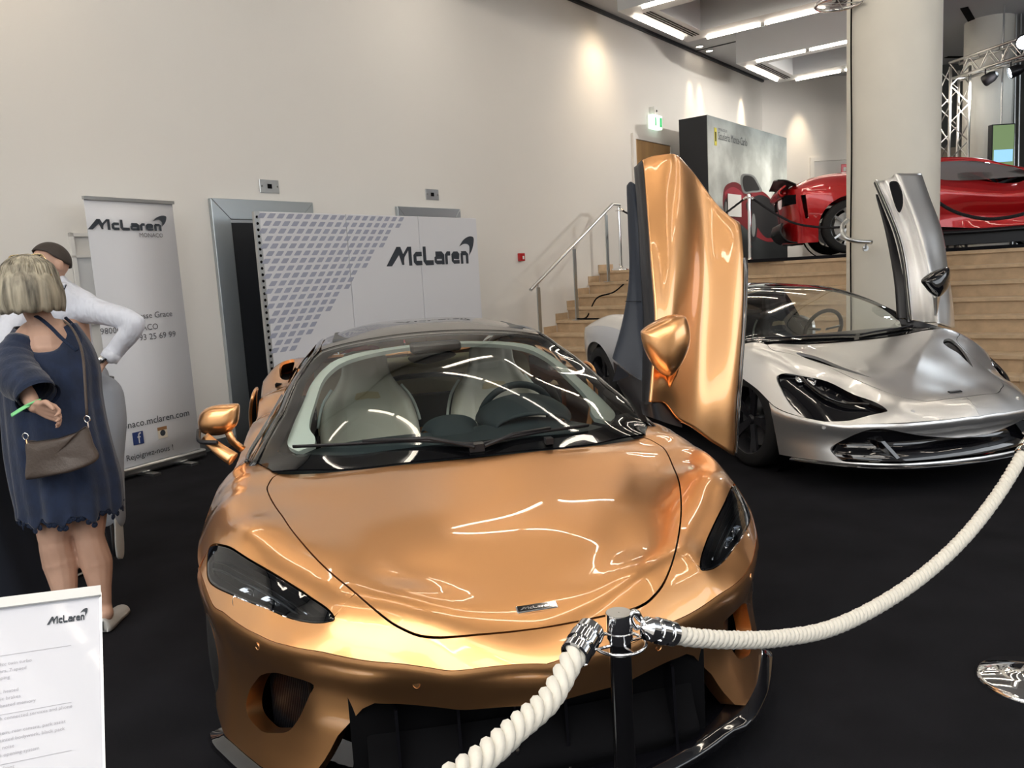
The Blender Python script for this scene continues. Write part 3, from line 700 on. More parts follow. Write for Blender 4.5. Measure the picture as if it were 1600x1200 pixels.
# ================================================================== car building kit
def interp_rows(keys, ns):
    """keys: list of station rows (each K x 3), smooth through stations; returns ns x K x 3"""
    A = np.array(keys, float); return np.array([catmull(A[:, j], ns) for j in range(A.shape[1])]).transpose(1, 0, 2)
class Skirt:
    """body side surface: parameter s in [-1,1] round the car from front centre, t in [0,1] downwards"""
    def __init__(self, E, prof, tz, ns=241, nt=41):
        E = np.array(E, float); K = len(E)
        full = np.vstack([E[::-1][:-1]*[1, -1, 1], E])
        d = np.gradient(full[:, :2], axis=0); nrm = np.stack([-d[:, 1], d[:, 0]], 1); nrm /= np.linalg.norm(nrm, axis=1)[:, None]
        c = full[:, :2].mean(0)
        if ((full[K, :2]-c)@nrm[K]) < 0: nrm = -nrm
        nrm = nrm[K-1:]; nrm[0] = (1, 0); nrm[-1] = (-1, 0)
        rows = []
        for k in range(K):
            rows.append([(E[k, 0]+nrm[k, 0]*o, E[k, 1]+nrm[k, 1]*o if 0 < k < K-1 else 0, z) for o, z in prof[k]])
        rows = np.array(rows)
        fullr = np.vstack([rows[::-1][:-1]*[1, -1, 1], rows])
        G = interp_rows(fullr, 2*ns-1)                       # (2ns-1) x R x 3
        self.tz = tz
        # along t: catmull non-uniform via index remap
        H = np.array([catmull(g, 8*(len(tz)-1)+1) for g in G]); ti = np.interp(np.linspace(0, 1, nt), np.interp(np.linspace(0, len(tz)-1, H.shape[1]), range(len(tz)), tz), np.arange(H.shape[1]))
        i0 = np.floor(ti).astype(int).clip(0, H.shape[1]-2); fr = (ti-i0)[None, :, None]
        self.G = H[:, i0]*(1-fr)+H[:, i0+1]*fr; self.ns = 2*ns-1; self.nt = nt
    def __call__(self, uv):
        uv = np.atleast_2d(uv); x = (uv[:, 0].clip(-1, 1)+1)/2*(self.ns-1); y = uv[:, 1].clip(-.02, 1.02)*(self.nt-1)
        i = np.floor(x).astype(int).clip(0, self.ns-2); j = np.floor(y).astype(int).clip(0, self.nt-2); a = (x-i)[:, None]; b = (y-j)[:, None]; G = self.G
        return G[i, j]*(1-a)*(1-b)+G[i+1, j]*a*(1-b)+G[i, j+1]*(1-a)*b+G[i+1, j+1]*a*b
class Pose:
    def __init__(s, x, y, yaw): s.x, s.y, s.a = x, y, yaw; s.c, s.s = math.cos(yaw), math.sin(yaw)
    def loc(s, P): P = np.asarray(P, float); x, y = P[..., 0]-s.x, P[..., 1]-s.y; return np.stack([s.c*x+s.s*y, -s.s*x+s.c*y, P[..., 2]], -1)
    def wor(s, P): P = np.asarray(P, float); return np.stack([s.x+s.c*P[..., 0]-s.s*P[..., 1], s.y+s.s*P[..., 0]+s.c*P[..., 1], P[..., 2]], -1)
    def px(s, P):
        q = (s.wor(P)-CAM)@RC.T; return np.stack([800+FPX*q[..., 0]/q[..., 2], 600+FPX*q[..., 1]/q[..., 2]], -1)
def sk_trace(sk, pose, pts, smin, smax):
    """measured outline points -> (s,t) on the side surface"""
    ss = np.linspace(smin, smax, 500); tt = np.linspace(0, 1, 160); S_, T_ = np.meshgrid(ss, tt); uv = np.stack([S_.ravel(), T_.ravel()], 1); q = pose.px(sk(uv))
    return [tuple(uv[np.argmin(((q-p)**2).sum(1))]) for p in np.array(pts, float)]
def T_trace(T, pose, pts, xr, yr, n=300):
    X, Y = np.meshgrid(np.linspace(*xr, n), np.linspace(*yr, n)); uv = np.stack([X.ravel(), Y.ravel()], 1); q = pose.px(T(uv))
    return [tuple(uv[np.argmin(((q-p)**2).sum(1))]) for p in np.array(pts, float)]
def shrink(poly, d):
    P = np.array(poly, float); n = len(P); A = .5*sum(P[i][0]*P[(i+1) % n][1]-P[(i+1) % n][0]*P[i][1] for i in range(n)); out = []
    for i in range(n):
        a = P[i]-P[i-1]; b = P[(i+1) % n]-P[i]; a /= max(1e-9, np.linalg.norm(a)); b /= max(1e-9, np.linalg.norm(b)); t = a+b; t /= max(1e-9, np.linalg.norm(t)); c = max(.5, abs(a@t)); nn = np.array([-t[1], t[0]])*(1 if A > 0 else -1)
        out.append(P[i]+nn*d/c)
    return np.array(out)
def wheel(root, x, y, r, wdt, side, rimcol, tyre_label=None, spokes=10, caliper='black', steer=0, rim=.72, sub=True):
    """side=+1: outer face towards +y"""
    ax = Vector((math.sin(-steer)*side, side*math.cos(steer), 0)); loc = (x, y, r)
    pr = [(r*rim, -wdt*.5), (r*.9, -wdt*.52), (r*.985, -wdt*.42), (r, -wdt*.25), (r, wdt*.25), (r*.985, wdt*.42), (r*.9, wdt*.5), (r*rim, wdt*.46)]
    ty = MB().lathe(pr, loc, ax, 56).build('tyre', 'rubber', root, True)
    rr = r*rim
    rm = MB().lathe([(rr, wdt*.46), (rr*.97, wdt*.42), (rr*.93, wdt*.1), (rr*.93, -wdt*.45)], loc, ax, 56).build('rim', rimcol, ty, True)
    q = ax.to_track_quat('Z', 'Y'); L = Vector(loc)
    for k in range(spokes):
        a = 2*PI*k/spokes
        def pt(rad, an, z): return L+q@Vector((rad*math.cos(an), rad*math.sin(an), z))
        for da in ((-.07, .07) if spokes < 8 else (0,)):
            w1 = .022 if spokes < 8 else .013; b = MB(); V = []
            for rad, z, ww in ((rr*.14, wdt*.28, w1*1.1), (rr*.55, wdt*.33, w1), (rr*.98, wdt*.42, w1*.9)):
                an = a+da*(rad/rr)*1.6; t = Vector((-math.sin(an), math.cos(an), 0))
                for s_, dz in ((-1, 0), (1, 0), (1, -.02), (-1, -.02)): V.append(tuple(L+q@(Vector((rad*math.cos(an), rad*math.sin(an), z+dz))+t*ww*s_)))
            b.add(V, [(i*4+j, i*4+(j+1) % 4, (i+1)*4+(j+1) % 4, (i+1)*4+j) for i in range(2) for j in range(4)]); b.build('spoke', rimcol, ty)
    MB().lathe([(.001, wdt*.33), (rr*.1, wdt*.33), (rr*.16, wdt*.27), (rr*.16, 0)], loc, ax, 24).build('hub', rimcol, ty, 'auto')
    MB().lathe([(rr*.15, wdt*.06), (rr*.78, wdt*.06), (rr*.78, -.0), (rr*.15, 0)], loc, ax, 40).build('brake_disc', 'steel', ty, 'auto')
    return ty
def seat(root, x, y, z, m, side_m, name='seat', h=.80, lean=.30, wid=.27):
    """bucket seat facing +x: tall back with side bolsters and integral headrest, base cushion"""
    def back_row(u):   # u 0..1 up
        zz = u*h; w = np.interp(u, [0, .2, .45, .62, .78, .92, 1], [wid*.80, wid*.98, wid, wid*.84, wid*.50, wid*.46, wid*.36]); bol = np.interp(u, [0, .15, .45, .62, .75, 1], [.05, .10, .10, .05, .015, .0])
        xb = -lean*zz-.04*math.sin(u*PI*.9); th = np.interp(u, [0, .6, 1], [.14, .11, .07])
        front = [(-w, -.02), (-w*.97, bol*.8), (-w*.82, bol), (-w*.62, bol*.35), (-w*.45, .005), (0, 0.0), (w*.45, .005), (w*.62, bol*.35), (w*.82, bol), (w*.97, bol*.8), (w, -.02)]
        back = [(w*.9, -th*.7), (w*.5, -th), (0, -th*1.1), (-w*.5, -th), (-w*.9, -th*.7)]
        return [(x+xb+d, y+s_, z+zz) for s_, d in front+back]
    rows = [back_row(u) for u in (0, .1, .25, .4, .52, .62, .72, .82, .92, .97)]
    G = loft(rows, 64, 40, True)
    cap = G[-1].mean(0)+np.array([0, 0, .012]); ring = (G[-1]-G[-1].mean(0))*.6+G[-1].mean(0)+np.array([0, 0, .010]); ring2 = (G[-1]-G[-1].mean(0))*.02+cap
    G = np.concatenate([G, ring[None], ring2[None]], 0)
    o = gridmesh(name, G, m, root, True, caps=True)
    cu = [[(x+px_, y+s_, z+zz) for px_, zz in ((-.04, -.12), (-.04, .02), (.15, .0), (.40, .03), (.50, .0), (.50, -.12))] for s_ in (-wid*.95, -wid*.8, -wid*.5, 0, wid*.5, wid*.8, wid*.95)]
    gridmesh('seat_cushion', loft(cu, 30, 30), m, o)
    # headrest slot and centre insert
    ins = []
    for u in np.linspace(.08, .56, 14):
        r = back_row(u); w = np.interp(u, [.08, .3, .56], [.10, .13, .12]); xx = r[5][0]+.008; ins.append([(xx, y-w, r[0][2]), (xx+.004, y, r[0][2]), (xx, y+w, r[0][2])])
    gridmesh('centre_insert', np.array(ins), side_m, o)
    for s_ in (-1, 1):
        P = [np.array(back_row(u)[0 if s_ < 0 else 10])+np.array([-.03, s_*.012, 0]) for u in (.42, .5, .6, .7)]
        MB().tube(catmull(P, 12), .009, 6).build('belt_guide', 'cream_trim', o, True)
    V = [np.array(back_row(.64)[5])+np.array([.006, s_*.075, dz]) for s_, dz in ((-1, -.02), (-.8, .02), (0, .028), (.8, .02), (1, -.02), (0, -.012))]
    mk('headrest_slot', V, [(0, 1, 2, 3, 4, 5)], 'tan_leather', o)
    return o

# ================================================================== 1. copper coupe
GT = Pose(-.148, 2.858, -1.3768)
gt = thing('sports_car', 'copper orange sports coupe with its door swung up, nose towards the rope', 'car', (GT.x, GT.y, 0), GT.a, 'sports cars')
Eg0 = [(1.02, 0, .517), (.99, .2, .519), (.955, .3, .524), (.906, .42, .533), (.843, .535, .543), (.77, .644, .551), (.674, .735, .559), (.604, .786, .565), (.52, .84, .573), (.42, .895, .582), (.2, .965, .63), (0, .988, .66), (-.2, .99, .69), (-.5, .972, .72), (-.9, .935, .78), (-1.3, .925, .82), (-1.8, .95, .85), (-2.3, .985, .90), (-2.7, .99, .89), (-3.1, .955, .88), (-3.4, .85, .86), (-3.56, .6, .86), (-3.60, .3, .86), (-3.61, 0, .86)]
TPg = mir([
 (1.02, 0, .517), (.99, .2, .519), (.955, .3, .524), (.906, .42, .533), (.843, .535, .543), (.77, .644, .551), (.674, .735, .559), (.604, .786, .565), (.52, .84, .573), (.42, .895, .582),
 (.985, 0, .548), (.945, 0, .578), (.88, 0, .603), (.8, 0, .630), (.6, 0, .678), (.35, 0, .722), (.1, 0, .755), (-.12, 0, .787),
 (.935, .206, .585), (.92, .286, .592), (.89, .34, .607), (.85, .39, .627), (.768, .452, .657), (.637, .524, .688), (.505, .588, .717), (.35, .65, .745), (.217, .69, .762), (.06, .734, .772), (-.1, .757, .782), (-.205, .735, .799),
 (.8, .2, .634), (.6, .22, .684), (.35, .25, .726), (.1, .28, .757), (-.12, .3, .786), (.7, .33, .660), (.5, .36, .700), (.3, .42, .733), (.1, .5, .758), (-.16, .525, .787), (-.05, .62, .783),
 (.80, .518, .622), (.74, .555, .640), (.663, .613, .660), (.53, .71, .685), (.373, .848, .712), (.29, .89, .705),
 (.822, .529, .606), (.76, .575, .592), (.72, .615, .590), (.682, .66, .592), (.624, .736, .602), (.529, .805, .606), (.43, .865, .612), (.385, .893, .612),
 (.2, .80, .765), (.2, .88, .745), (.2, .94, .69), (.2, .965, .63), (.05, .85, .785), (.05, .92, .76), (0, .96, .72), (0, .988, .66), (-.2, .86, .80), (-.2, .93, .775), (-.2, .99, .69),
 (-.39, .82, .800), (-.45, .93, .785), (-.5, .972, .72), (-.5, .86, .80), (-.9, .80, .865), (-.9, .90, .845), (-.9, .935, .79), (-1.2, .8, .88), (-1.2, .88, .865), (-1.3, .925, .825),
 (-1.6, .8, .93), (-1.6, .9, .91), (-1.8, .95, .86), (-2.3, .75, 1.02), (-2.3, .9, 1.01), (-2.3, .985, .91), (-2.8, .7, 1.0), (-2.8, .88, .98), (-2.7, .99, .89),
 (-3.1, .955, .88), (-3.2, .6, .96), (-3.2, .85, .92), (-3.4, .85, .87), (-3.45, .5, .90), (-3.56, .6, .86), (-3.61, 0, .86), (-3.5, 0, .91), (-3.1, 0, .99), (-.6, 0, .84), (-.6, .4, .84), (-1.2, 0, .88), (-1.2, .4, .88), (-1.8, 0, .94), (-1.8, .4, .94), (-2.4, 0, 1.0), (-2.4, .4, 1.01)])
_Tg = tps(TPg, [1e-6 if (p[0] > -.55 and any(abs(p[0]-e[0])+abs(abs(p[1])-e[1]) < 1e-6 for e in Eg0)) else 5e-4 for p in TPg])
def Tg(uv):
    q = _Tg(uv); x, y = q[:, 0], abs(q[:, 1]); c = .155+.12*np.clip((.8-x)/.9, 0, 1); d = y-c; k = .022*np.clip((.86-x)/.25, 0, 1)*np.clip((x+.6)/.3, 0, 1)
    q[:, 2] -= k*.5*(d+np.sqrt(d*d+.02**2)); return q
Eg = Eg0
_e = catmull([e[:2] for e in Eg], 140); _e[0, 1] = _e[-1, 1] = 0; Eg = [tuple(q) for q in Tg(_e)]
def profg():
    out = []
    for i, (x, y, z) in enumerate(Eg):
        ks = [1.2, .45, 0, -.6, -1.2, -1.9, -2.7, -4]
        tb = [[0, .004, -.006, -.028, -.04, -.02, .01, .15], [0, .006, .002, -.012, -.018, -.008, .01, .15], [0, .010, .014, .008, -.005, -.015, -.02, .16], [0, .014, .022, .012, -.02, -.03, -.02, .17],
              [0, .014, .022, .008, -.035, -.04, -.02, .17], [0, .014, .022, .02, -.01, -.03, -.03, .18], [0, .014, .024, .026, .0, -.03, -.04, .2], [0, .006, .006, 0, -.015, -.03, -.04, .25]]
        r = [np.interp(-x, [-k for k in ks], [row[j] for row in tb]) for j in range(8)]
        zz = [z+(r[7]-z)*f for f in (0, .06, .16, .32, .55, .78, 1)]
        out.append([(r[j], zz[j]) for j in range(7)])
    return out
tzg = [0, .07, .16, .32, .55, .78, 1]
SKg = Skirt(Eg, profg(), tzg)
def s_at(sk, x, front_only=True):
    ss = np.linspace(0, 1, 2000); q = sk(np.c_[ss, np.full(2000, .1)]); return ss[np.argmin(abs(q[:, 0]-x))]
# outlines in plan
shut = [(.945, .0), (.943, .1), (.935, .206), (.918, .286), (.892, .34), (.85, .39), (.768, .452), (.637, .524), (.505, .588), (.35, .65), (.217, .69), (.06, .734), (-.05, .757), (-.11, .757), (-.17, .748), (-.212, .728)]
cowl = [(-.212, .728), (-.19, .62), (-.175, .525), (-.15, .27), (-.14, 0)]
A = catmull(shut, 60); B = catmull(cowl, 16)
right_half = np.vstack([A, B[1:]])
hoodpoly = np.vstack([right_half, (right_half*[1, -1])[::-1][1:-1]])
def paint_patch(nm, poly, holes=(), parent=gt, m='copper', S=Tg, sp=.03, fl=.02): 
    P = np.array(poly); ar = .5*np.sum(P[:, 0]*np.roll(P[:, 1], -1)-np.roll(P[:, 0], -1)*P[:, 1])
    return patch(nm, S, poly, holes, sp, m, parent, fl)
paint_patch('hood', shrink(hoodpoly, .0035), sp=.028)
hl = [(x, -y) for x, y in T_trace(Tg, GT, [(522.5, 965), (500, 943), (467, 920), (417, 890), (380, 868), (350, 852.5), (333, 850.5), (326, 858), (323, 880), (325, 904), (337, 917), (367, 932), (400, 945), (442, 962), (473, 971), (497, 974), (514, 971)], (.2, .95), (-.96, -.4), 420)]
hlp = catmull(hl, 76, True)
Earr = catmull([e[:2] for e in Eg], 400)
def Eseg(x0, x1):   # plan points on the outline between two x
    return Earr[(Earr[:, 0] <= x0) & (Earr[:, 0] >= x1)]
tipi = np.argmin(np.linalg.norm(A-[.768, .452], axis=1))
# fenders (outside of hood line) and bumper top
ws_side = [(-.212, .728), (-.28, .765), (-.39, .825), (-.47, .862)]
up = hlp[(np.arange(len(hlp)))]
iu = [i for i in range(len(hlp))]
i_tip = int(np.argmin(np.linalg.norm(hlp-hl[0], axis=1))); i_out = int(np.argmin(np.linalg.norm(hlp-hl[7], axis=1)))
upper = hlp[i_tip:i_out+1]; lower = np.vstack([hlp[i_out:], hlp[:i_tip+1]])
for sg in (-1, 1):
    f = np.vstack([A[tipi:], catmull(ws_side, 10)[1:], [(-.62, .872)], [(-.62, .975)], Eseg(2, -.6)[::-1][:0]])
    xo_ = hl[7][0]; Ef = Eseg(xo_, -.6)[::-1]      # rear -> front
    f = np.vstack([f, Ef, upper[::-1]])
    fr = shrink(f, .0015)*[1, sg]
    o = paint_patch('front_fender', fr)
    if sg < 0: o['label'] = 'right hand front fender with closed mirror'
    # bumper top half
    Eb = Eseg(1.1, xo_)
b_half = np.vstack([Eb, lower, A[tipi:0:-1]])   # centre edge -> out -> back along headlight -> shut line to centre
bt = np.vstack([b_half, (b_half*[1, -1])[::-1]])
paint_patch('front_bumper_top', shrink(bt, .001), sp=.022)
# side surface: bumper face with openings
def sarc(sk, x): return s_at(sk, x)
s1 = sarc(SKg, xo_); s_wf, s_wb = sarc(SKg, .30), sarc(SKg, -.30)
grR = sk_trace(SKg, GT, [(800, 1105), (700, 1107), (620, 1100), (585, 1099), (566, 1107), (545, 1130), (528, 1150), (516, 1172)], -.4, .0)
inR = sk_trace(SKg, GT, [(392, 1075), (404, 1058), (422, 1051), (442, 1053), (487, 1068), (484, 1085), (474, 1110), (462, 1130), (445, 1145), (415, 1145), (400, 1135), (388, 1118), (385, 1098)], -.5, -.0)
gh = [(0, grR[0][1])]+[(abs(s), t) for s, t in grR[1:]]
so_ = gh[-1][0]
gh += [(so_*1.03, .80), (so_*1.10, .93), (so_*1.2, 1.0)]
bh = [(s, 1.0) for s in np.linspace(so_*1.2, s1, 8)]
outer = [(s, t) for s, t in gh]+bh[1:]+[(s1, 0)]+[(s, 0) for s in np.linspace(s1, 0, 30)[1:]]
ofull = outer+[(-s, t) for s, t in outer[::-1][1:-1]]
# scale: 1 unit s ~ 5 m, t ~ .42 m
lenS = np.sum(np.linalg.norm(np.diff(SKg.G[SKg.ns//2:, 5], axis=0), axis=1))
sc = (lenS, .42)
patch('front_bumper', SKg, ofull, [catmull(inR, 50, True), catmull([(-s, t) for s, t in inR], 50, True)], .02, 'copper', gt, .05, flip=True, scale=sc)
# intake pockets with fine vertical vanes behind
for sg in (-1, 1):
    cen = np.mean(inR, 0); X = SKg([(sg*abs(cen[0]), cen[1])])[0]; nn = np.array([X[0]-.2, X[1]*1.0, 0]); nn /= np.linalg.norm(nn); sd = np.array([-nn[1], nn[0], 0])
    MB().box(X-nn*.07-sd*.13-UZ*.16, sd*.26, UZ*.32, -nn*.01).build('intake_backing', 'black', gt)
    b = MB()
    for k in range(22): b.box(X-nn*.065-sd*.12-UZ*.14+sd*k*.011, sd*.003, UZ*.28, nn*.008)
    tag(b.build('intake_vanes', 'satin_black', gt), kind='stuff')
# intake floor lips (copper scoops) and central grille cavity
MB().bb(.60, .84, -.50, .50, .12, .47).build('grille_cavity', 'black', gt)
g = []
for y in np.linspace(-.46, .46, 15): g.append([(.915-.12*y*y*1.6, y, .15), (.93-.12*y*y*1.6, y, .19), (.90-.12*y*y*1.6, y, .24), (.86-.1*y*y, y, .30)])
gridmesh('grille_lower_duct', loft(g, 12, 30), 'black', gt)
for y in (-.38, -.22, -.07, .07, .22, .38): MB().box((.80, y-.004, .15), (.12, 0, 0), (0, .008, 0), (-.02, 0, .24)).build('grille_vane', 'gloss_black', gt)
# splitter lip all round the nose
spl = []
for s in np.linspace(-s1*.93, s1*.93, 61):
    q = SKg([(s, 1.0)])[0]; c_ = np.array([.2, 0, q[2]]); d = q-c_; d[2] = 0; d /= np.linalg.norm(d); k = abs(s)/s1; ex = .035 if k > .45 else .02
    spl.append([q-d*.22+UZ*(-.0), q-d*.02-UZ*.0, q+d*(ex)-UZ*.012, q+d*(ex+.006)-UZ*.03, q-d*.02-UZ*.042, q-d*.2-UZ*.045])
gridmesh('splitter', np.array(spl), 'gloss_black', gt, thick=.006)
# parking sensors
for s, t in sk_trace(SKg, GT, [(650, 1069), (402, 1010)], -.5, 0):
    for sg in (-1, 1):
        X = SKg([(sg*s, t)])[0]; d = np.array([X[0]-.0, X[1]*1.4, 0]); d /= np.linalg.norm(d)
        MB().lathe([(.0005, .0005), (.008, .0005), (.009, -.001), (.0095, -.001), (.0105, .0006), (.011, -.01)], X, d, 20).build('parking_sensor', 'copper', gt, 'auto')
# side skins behind the front bumper: fender sides with arches, right door, rear quarters, rear bumper
sb = sarc(SKg, -.62); sd1 = sarc(SKg, -1.62); s_r0, s_r1 = sarc(SKg, -2.30), sarc(SKg, -3.05)
def arch(xc, r, s_lo, s_hi, zb=1.0):
    P = []
    for a in np.linspace(0, PI, 19):
        x = xc+r*math.cos(a); s = s_at(SKg, x); z = .34+r*math.sin(a)
        tt = np.linspace(0, 1, 200); q = SKg(np.c_[np.full(200, s), tt]); t = tt[np.argmin(abs(q[:, 2]-z))] if z > q[-1, 2] else 1.0
        P.append((s, t))
    while len(P) > 2 and P[1][1] >= 1: P.pop(0)
    while len(P) > 2 and P[-2][1] >= 1: P.pop()
    return P
af = arch(0, .365, 0, 0); ar_ = arch(-2.675, .375, 0, 0)
for sg in (-1, 1):
    P = [(s1, 0)]+[(s, 0) for s in np.linspace(s1, sb, 12)[1:]]+[(sb, 1), (af[-1][0], 1.0)]+[(s, t) for s, t in af[::-1]]+[(s1, 1.0)]
    P = [p for i, p in enumerate(P) if i == 0 or np.hypot(*(np.array(p)-P[i-1])) > 1e-5]
    patch('fender_side', SKg, [(sg*s, t) for s, t in P], [], .03, 'copper', gt, .03, flip=True, scale=sc)
    P = [(sd1, 0)]+[(s, 0) for s in np.linspace(sd1, .999, 30)[1:]]+[(.999, 1.0), (ar_[-1][0], 1.0)]+ar_[::-1]+[(sd1, 1.0)]
    P = [p for i, p in enumerate(P) if i == 0 or np.hypot(*(np.array(p)-P[i-1])) > 1e-5]
    patch('rear_quarter_side', SKg, [(sg*s, t) for s, t in P], [], .04, 'copper', gt, .03, flip=True, scale=sc)
P = [(s, 0) for s in np.linspace(sb, sd1, 14)]+[(sd1, .86), (sb, .86)]
dr = patch('closed_door_skin', SKg, [(-s, t) for s, t in P], [], .035, 'copper', gt, .02, flip=True, scale=sc)
for sg in (-1, 1):
    P = [(sb, .87), (sd1, .87), (sd1, 1), (sb, 1)]
    patch('side_sill', SKg, [(sg*s, t) for s, t in P], [], .05, 'gloss_black', gt, .03, flip=True, scale=sc)
# beltline of the closed door and rear haunches
Ed = Eseg(-.62, -1.62)
belt_in = catmull([(-.62, .872), (-.8, .835), (-1.0, .815), (-1.3, .80), (-1.62, .80)], 20)
P = np.vstack([belt_in, Ed[::-1]])*[1, -1]
paint_patch('door_shoulder', P)
cab_rear = catmull([(-1.62, .80), (-1.9, .78), (-2.2, .74), (-2.6, .66), (-3.0, .54), (-3.3, .40), (-3.42, .2), (-3.44, 0)], 30)
for sg in (-1, 1):
    Er = Eseg(-1.62, -3.64)
    # side intake notch into the haunch behind the door
    P = np.vstack([cab_rear, Er[::-1]])*[1, sg]
    hole = catmull([(-1.95, .80), (-2.06, .86), (-2.30, .87), (-2.42, .82), (-2.3, .785), (-2.1, .785)], 26, True)*[1, sg]
    o = paint_patch('rear_haunch', P, [hole], sp=.035)
    MB().bb(-2.45, -1.92, .76*sg if sg > 0 else -.88, .88 if sg > 0 else -.76, .88, .93).build('top_scoop_floor', 'black', o)
# wide side intake mesh ahead of the rear wheel
for sg in (-1, 1):
    Q = [np.array([-1.66, .975*sg, .90]), np.array([-1.72, 1.005*sg, .78]), np.array([-1.76, 1.01*sg, .60]), np.array([-1.98, 1.015*sg, .52]), np.array([-2.0, 1.01*sg, .72]), np.array([-1.95, .995*sg, .86]), np.array([-1.8, .965*sg, .93])]
    fr_ = catmull(Q, 40, True); 
    mk('side_intake_mesh', [q+np.array([0, .004*sg, 0]) for q in fr_], [tuple(range(40)) if sg < 0 else tuple(range(40))[::-1]], 'black', gt)
    MB().tube([q+np.array([0, .004*sg, 0]) for q in fr_], .009, 8, closed=True).build('side_intake_rim', 'copper', gt, True)
def inflate(nm, par, pts, pose, depth, front, back, m, n=56):
    C0 = np.mean([(p[0], p[1]) for p in pts], 0); O = catmull([pose.loc(at(u, v, depth)) for u, v in pts], n, True); c = O.mean(0); fw_ = pose.loc(CAM+ray(*C0))-pose.loc(CAM); fw_ /= np.linalg.norm(fw_); G = []
    for k, s_ in [(math.sin(a), math.cos(a)) for a in np.linspace(.02, PI-.02, 26)]:
        kk = max(k, .0)**.72 if k > 0 else 0; G.append(c+(O-c)*kk-fw_*s_*(front if s_ > 0 else back))
    return gridmesh(nm, np.array(G), m, par, True, caps=True)
# ---- greenhouse
Gp = mir([(-.12, 0, .788), (-.13, .27, .787), (-.165, .525, .787), (-.215, .725, .800), (-.39, .825, .802), (-.50, .795, .856), (-.64, .76, .912), (-.735, .731, .952), (-1.03, .690, 1.040), (-1.226, .640, 1.105), (-1.30, .600, 1.145),
 (-.5, 0, .955), (-.5, .35, .940), (-.5, .62, .895), (-.9, 0, 1.095), (-.9, .35, 1.075), (-.9, .6, 1.02), (-1.35, 0, 1.205), (-1.35, .25, 1.198), (-1.33, .45, 1.178),
 (-1.6, .585, 1.17), (-1.6, 0, 1.243), (-1.9, 0, 1.252), (-1.9, .4, 1.225), (-1.9, .575, 1.175), (-2.3, 0, 1.235), (-2.3, .4, 1.20), (-2.3, .57, 1.14), (-2.8, 0, 1.14), (-2.8, .35, 1.10), (-2.8, .52, 1.04), (-3.2, 0, 1.02), (-3.2, .3, .99), (-3.42, 0, .94), (-3.4, .2, .93), (-3.0, .53, .98)])
Gg = tps(Gp, 1e-5)
ws_l = catmull([(-.14, 0), (-.15, .27), (-.175, .525), (-.212, .728), (-.28, .775), (-.39, .826)], 26)
ws_s = catmull([(-.39, .826), (-.50, .795), (-.64, .76), (-.735, .731), (-1.03, .690), (-1.226, .635), (-1.31, .575)], 24)
ws_t = catmull([(-1.31, .575), (-1.345, .42), (-1.37, .2), (-1.375, 0)], 12)
hw = np.vstack([ws_l, ws_s[1:], ws_t[1:]]); wsp = np.vstack([hw, (hw*[1, -1])[::-1][1:-1]])
paint_patch('windscreen', shrink(wsp, .004), m='glass', S=Gg, sp=.04, fl=0)
# black printed border on the inside of the glass
def inner(d_b, d_s, d_t):
    l = catmull([(-.14-d_b, 0), (-.15-d_b, .27), (-.175-d_b, .50), (-.25-d_b*.9, .66), (-.36-d_b*.6, .745)], 20); s = catmull([(-.36-d_b*.6, .745), (-.52, .742-d_s*.5), (-.735, .731-d_s), (-1.03, .690-d_s), (-1.18, .625-d_s)], 18); t = catmull([(-1.18, .625-d_s), (-1.25, .50), (-1.285, .25), (-1.295, 0)], 10)
    h = np.vstack([l, s[1:], t[1:]]); return np.vstack([h, (h*[1, -1])[::-1][1:-1]])
def Gbelow(uv): q = Gg(uv); q[:, 2] -= .006; return q
paint_patch('windscreen_border', shrink(wsp, .004), [inner(.10, .055, 0)], m='gloss_black', S=Gbelow, sp=.04, fl=0)
# roof panel, header strip, rear glass
rf_s = catmull([(-1.325, .575), (-1.6, .575), (-1.9, .565), (-2.3, .56)], 14); hr_ = np.vstack([ws_t[::-1]-[.012, 0], rf_s[1:], [(-2.3, .3), (-2.3, 0)]]); 
mat('roof_black', (.055, .050, .048), .35, .3, coat=1)
paint_patch('roof_panel', np.vstack([hr_, (hr_*[1, -1])[::-1][1:-1]]), m='roof_black', S=Gg, sp=.05)
hr_ = np.array([(-2.31, 0), (-2.31, .56), (-2.8, .52), (-3.0, .52), (-3.2, .36), (-3.38, .18), (-3.41, 0)]); paint_patch('rear_glass', np.vstack([hr_, (hr_*[1, -1])[::-1][1:-1]]), m='dark_glass', S=Gg, sp=.07, fl=0)
# pillars and roof rails: blade strips along the screen edge
def blade(nm, P, wd_, m_, par=gt, th=.012):
    P = catmull(P, 40); b = []
    for i, p in enumerate(P):
        t = P[min(i+1, 39)]-P[max(i-1, 0)]; t /= np.linalg.norm(t); o_ = np.array([0, np.sign(p[1]) or 1, -.6]); o_ -= t*(o_@t); o_ /= np.linalg.norm(o_); u_ = np.cross(t, o_); u_ *= np.sign(u_[2]) or 1
        w_ = np.interp(i/39, [0, 1], wd_) if hasattr(wd_, '__len__') else wd_
        b.append([p-o_*.006+u_*.002, p+u_*th*.6, p+o_*w_*.5+u_*th*.5, p+o_*w_-u_*.004, p+o_*w_*.6-u_*.02, p-o_*.004-u_*.012])
    return gridmesh(nm, np.array(b), m_, par, closed=True, caps=True)
for sg in (-1, 1):
    P = [(-.37, .838, .795), (-.50, .800, .856), (-.64, .765, .912), (-.735, .736, .952), (-1.03, .695, 1.040), (-1.226, .640, 1.107), (-1.36, .59, 1.16), (-1.7, .585, 1.178), (-2.1, .575, 1.160), (-2.5, .56, 1.10), (-2.9, .56, 1.01)]
    blade('screen_pillar', [(x, y*sg, z) for x, y, z in P], (.045, .05), 'gloss_black')
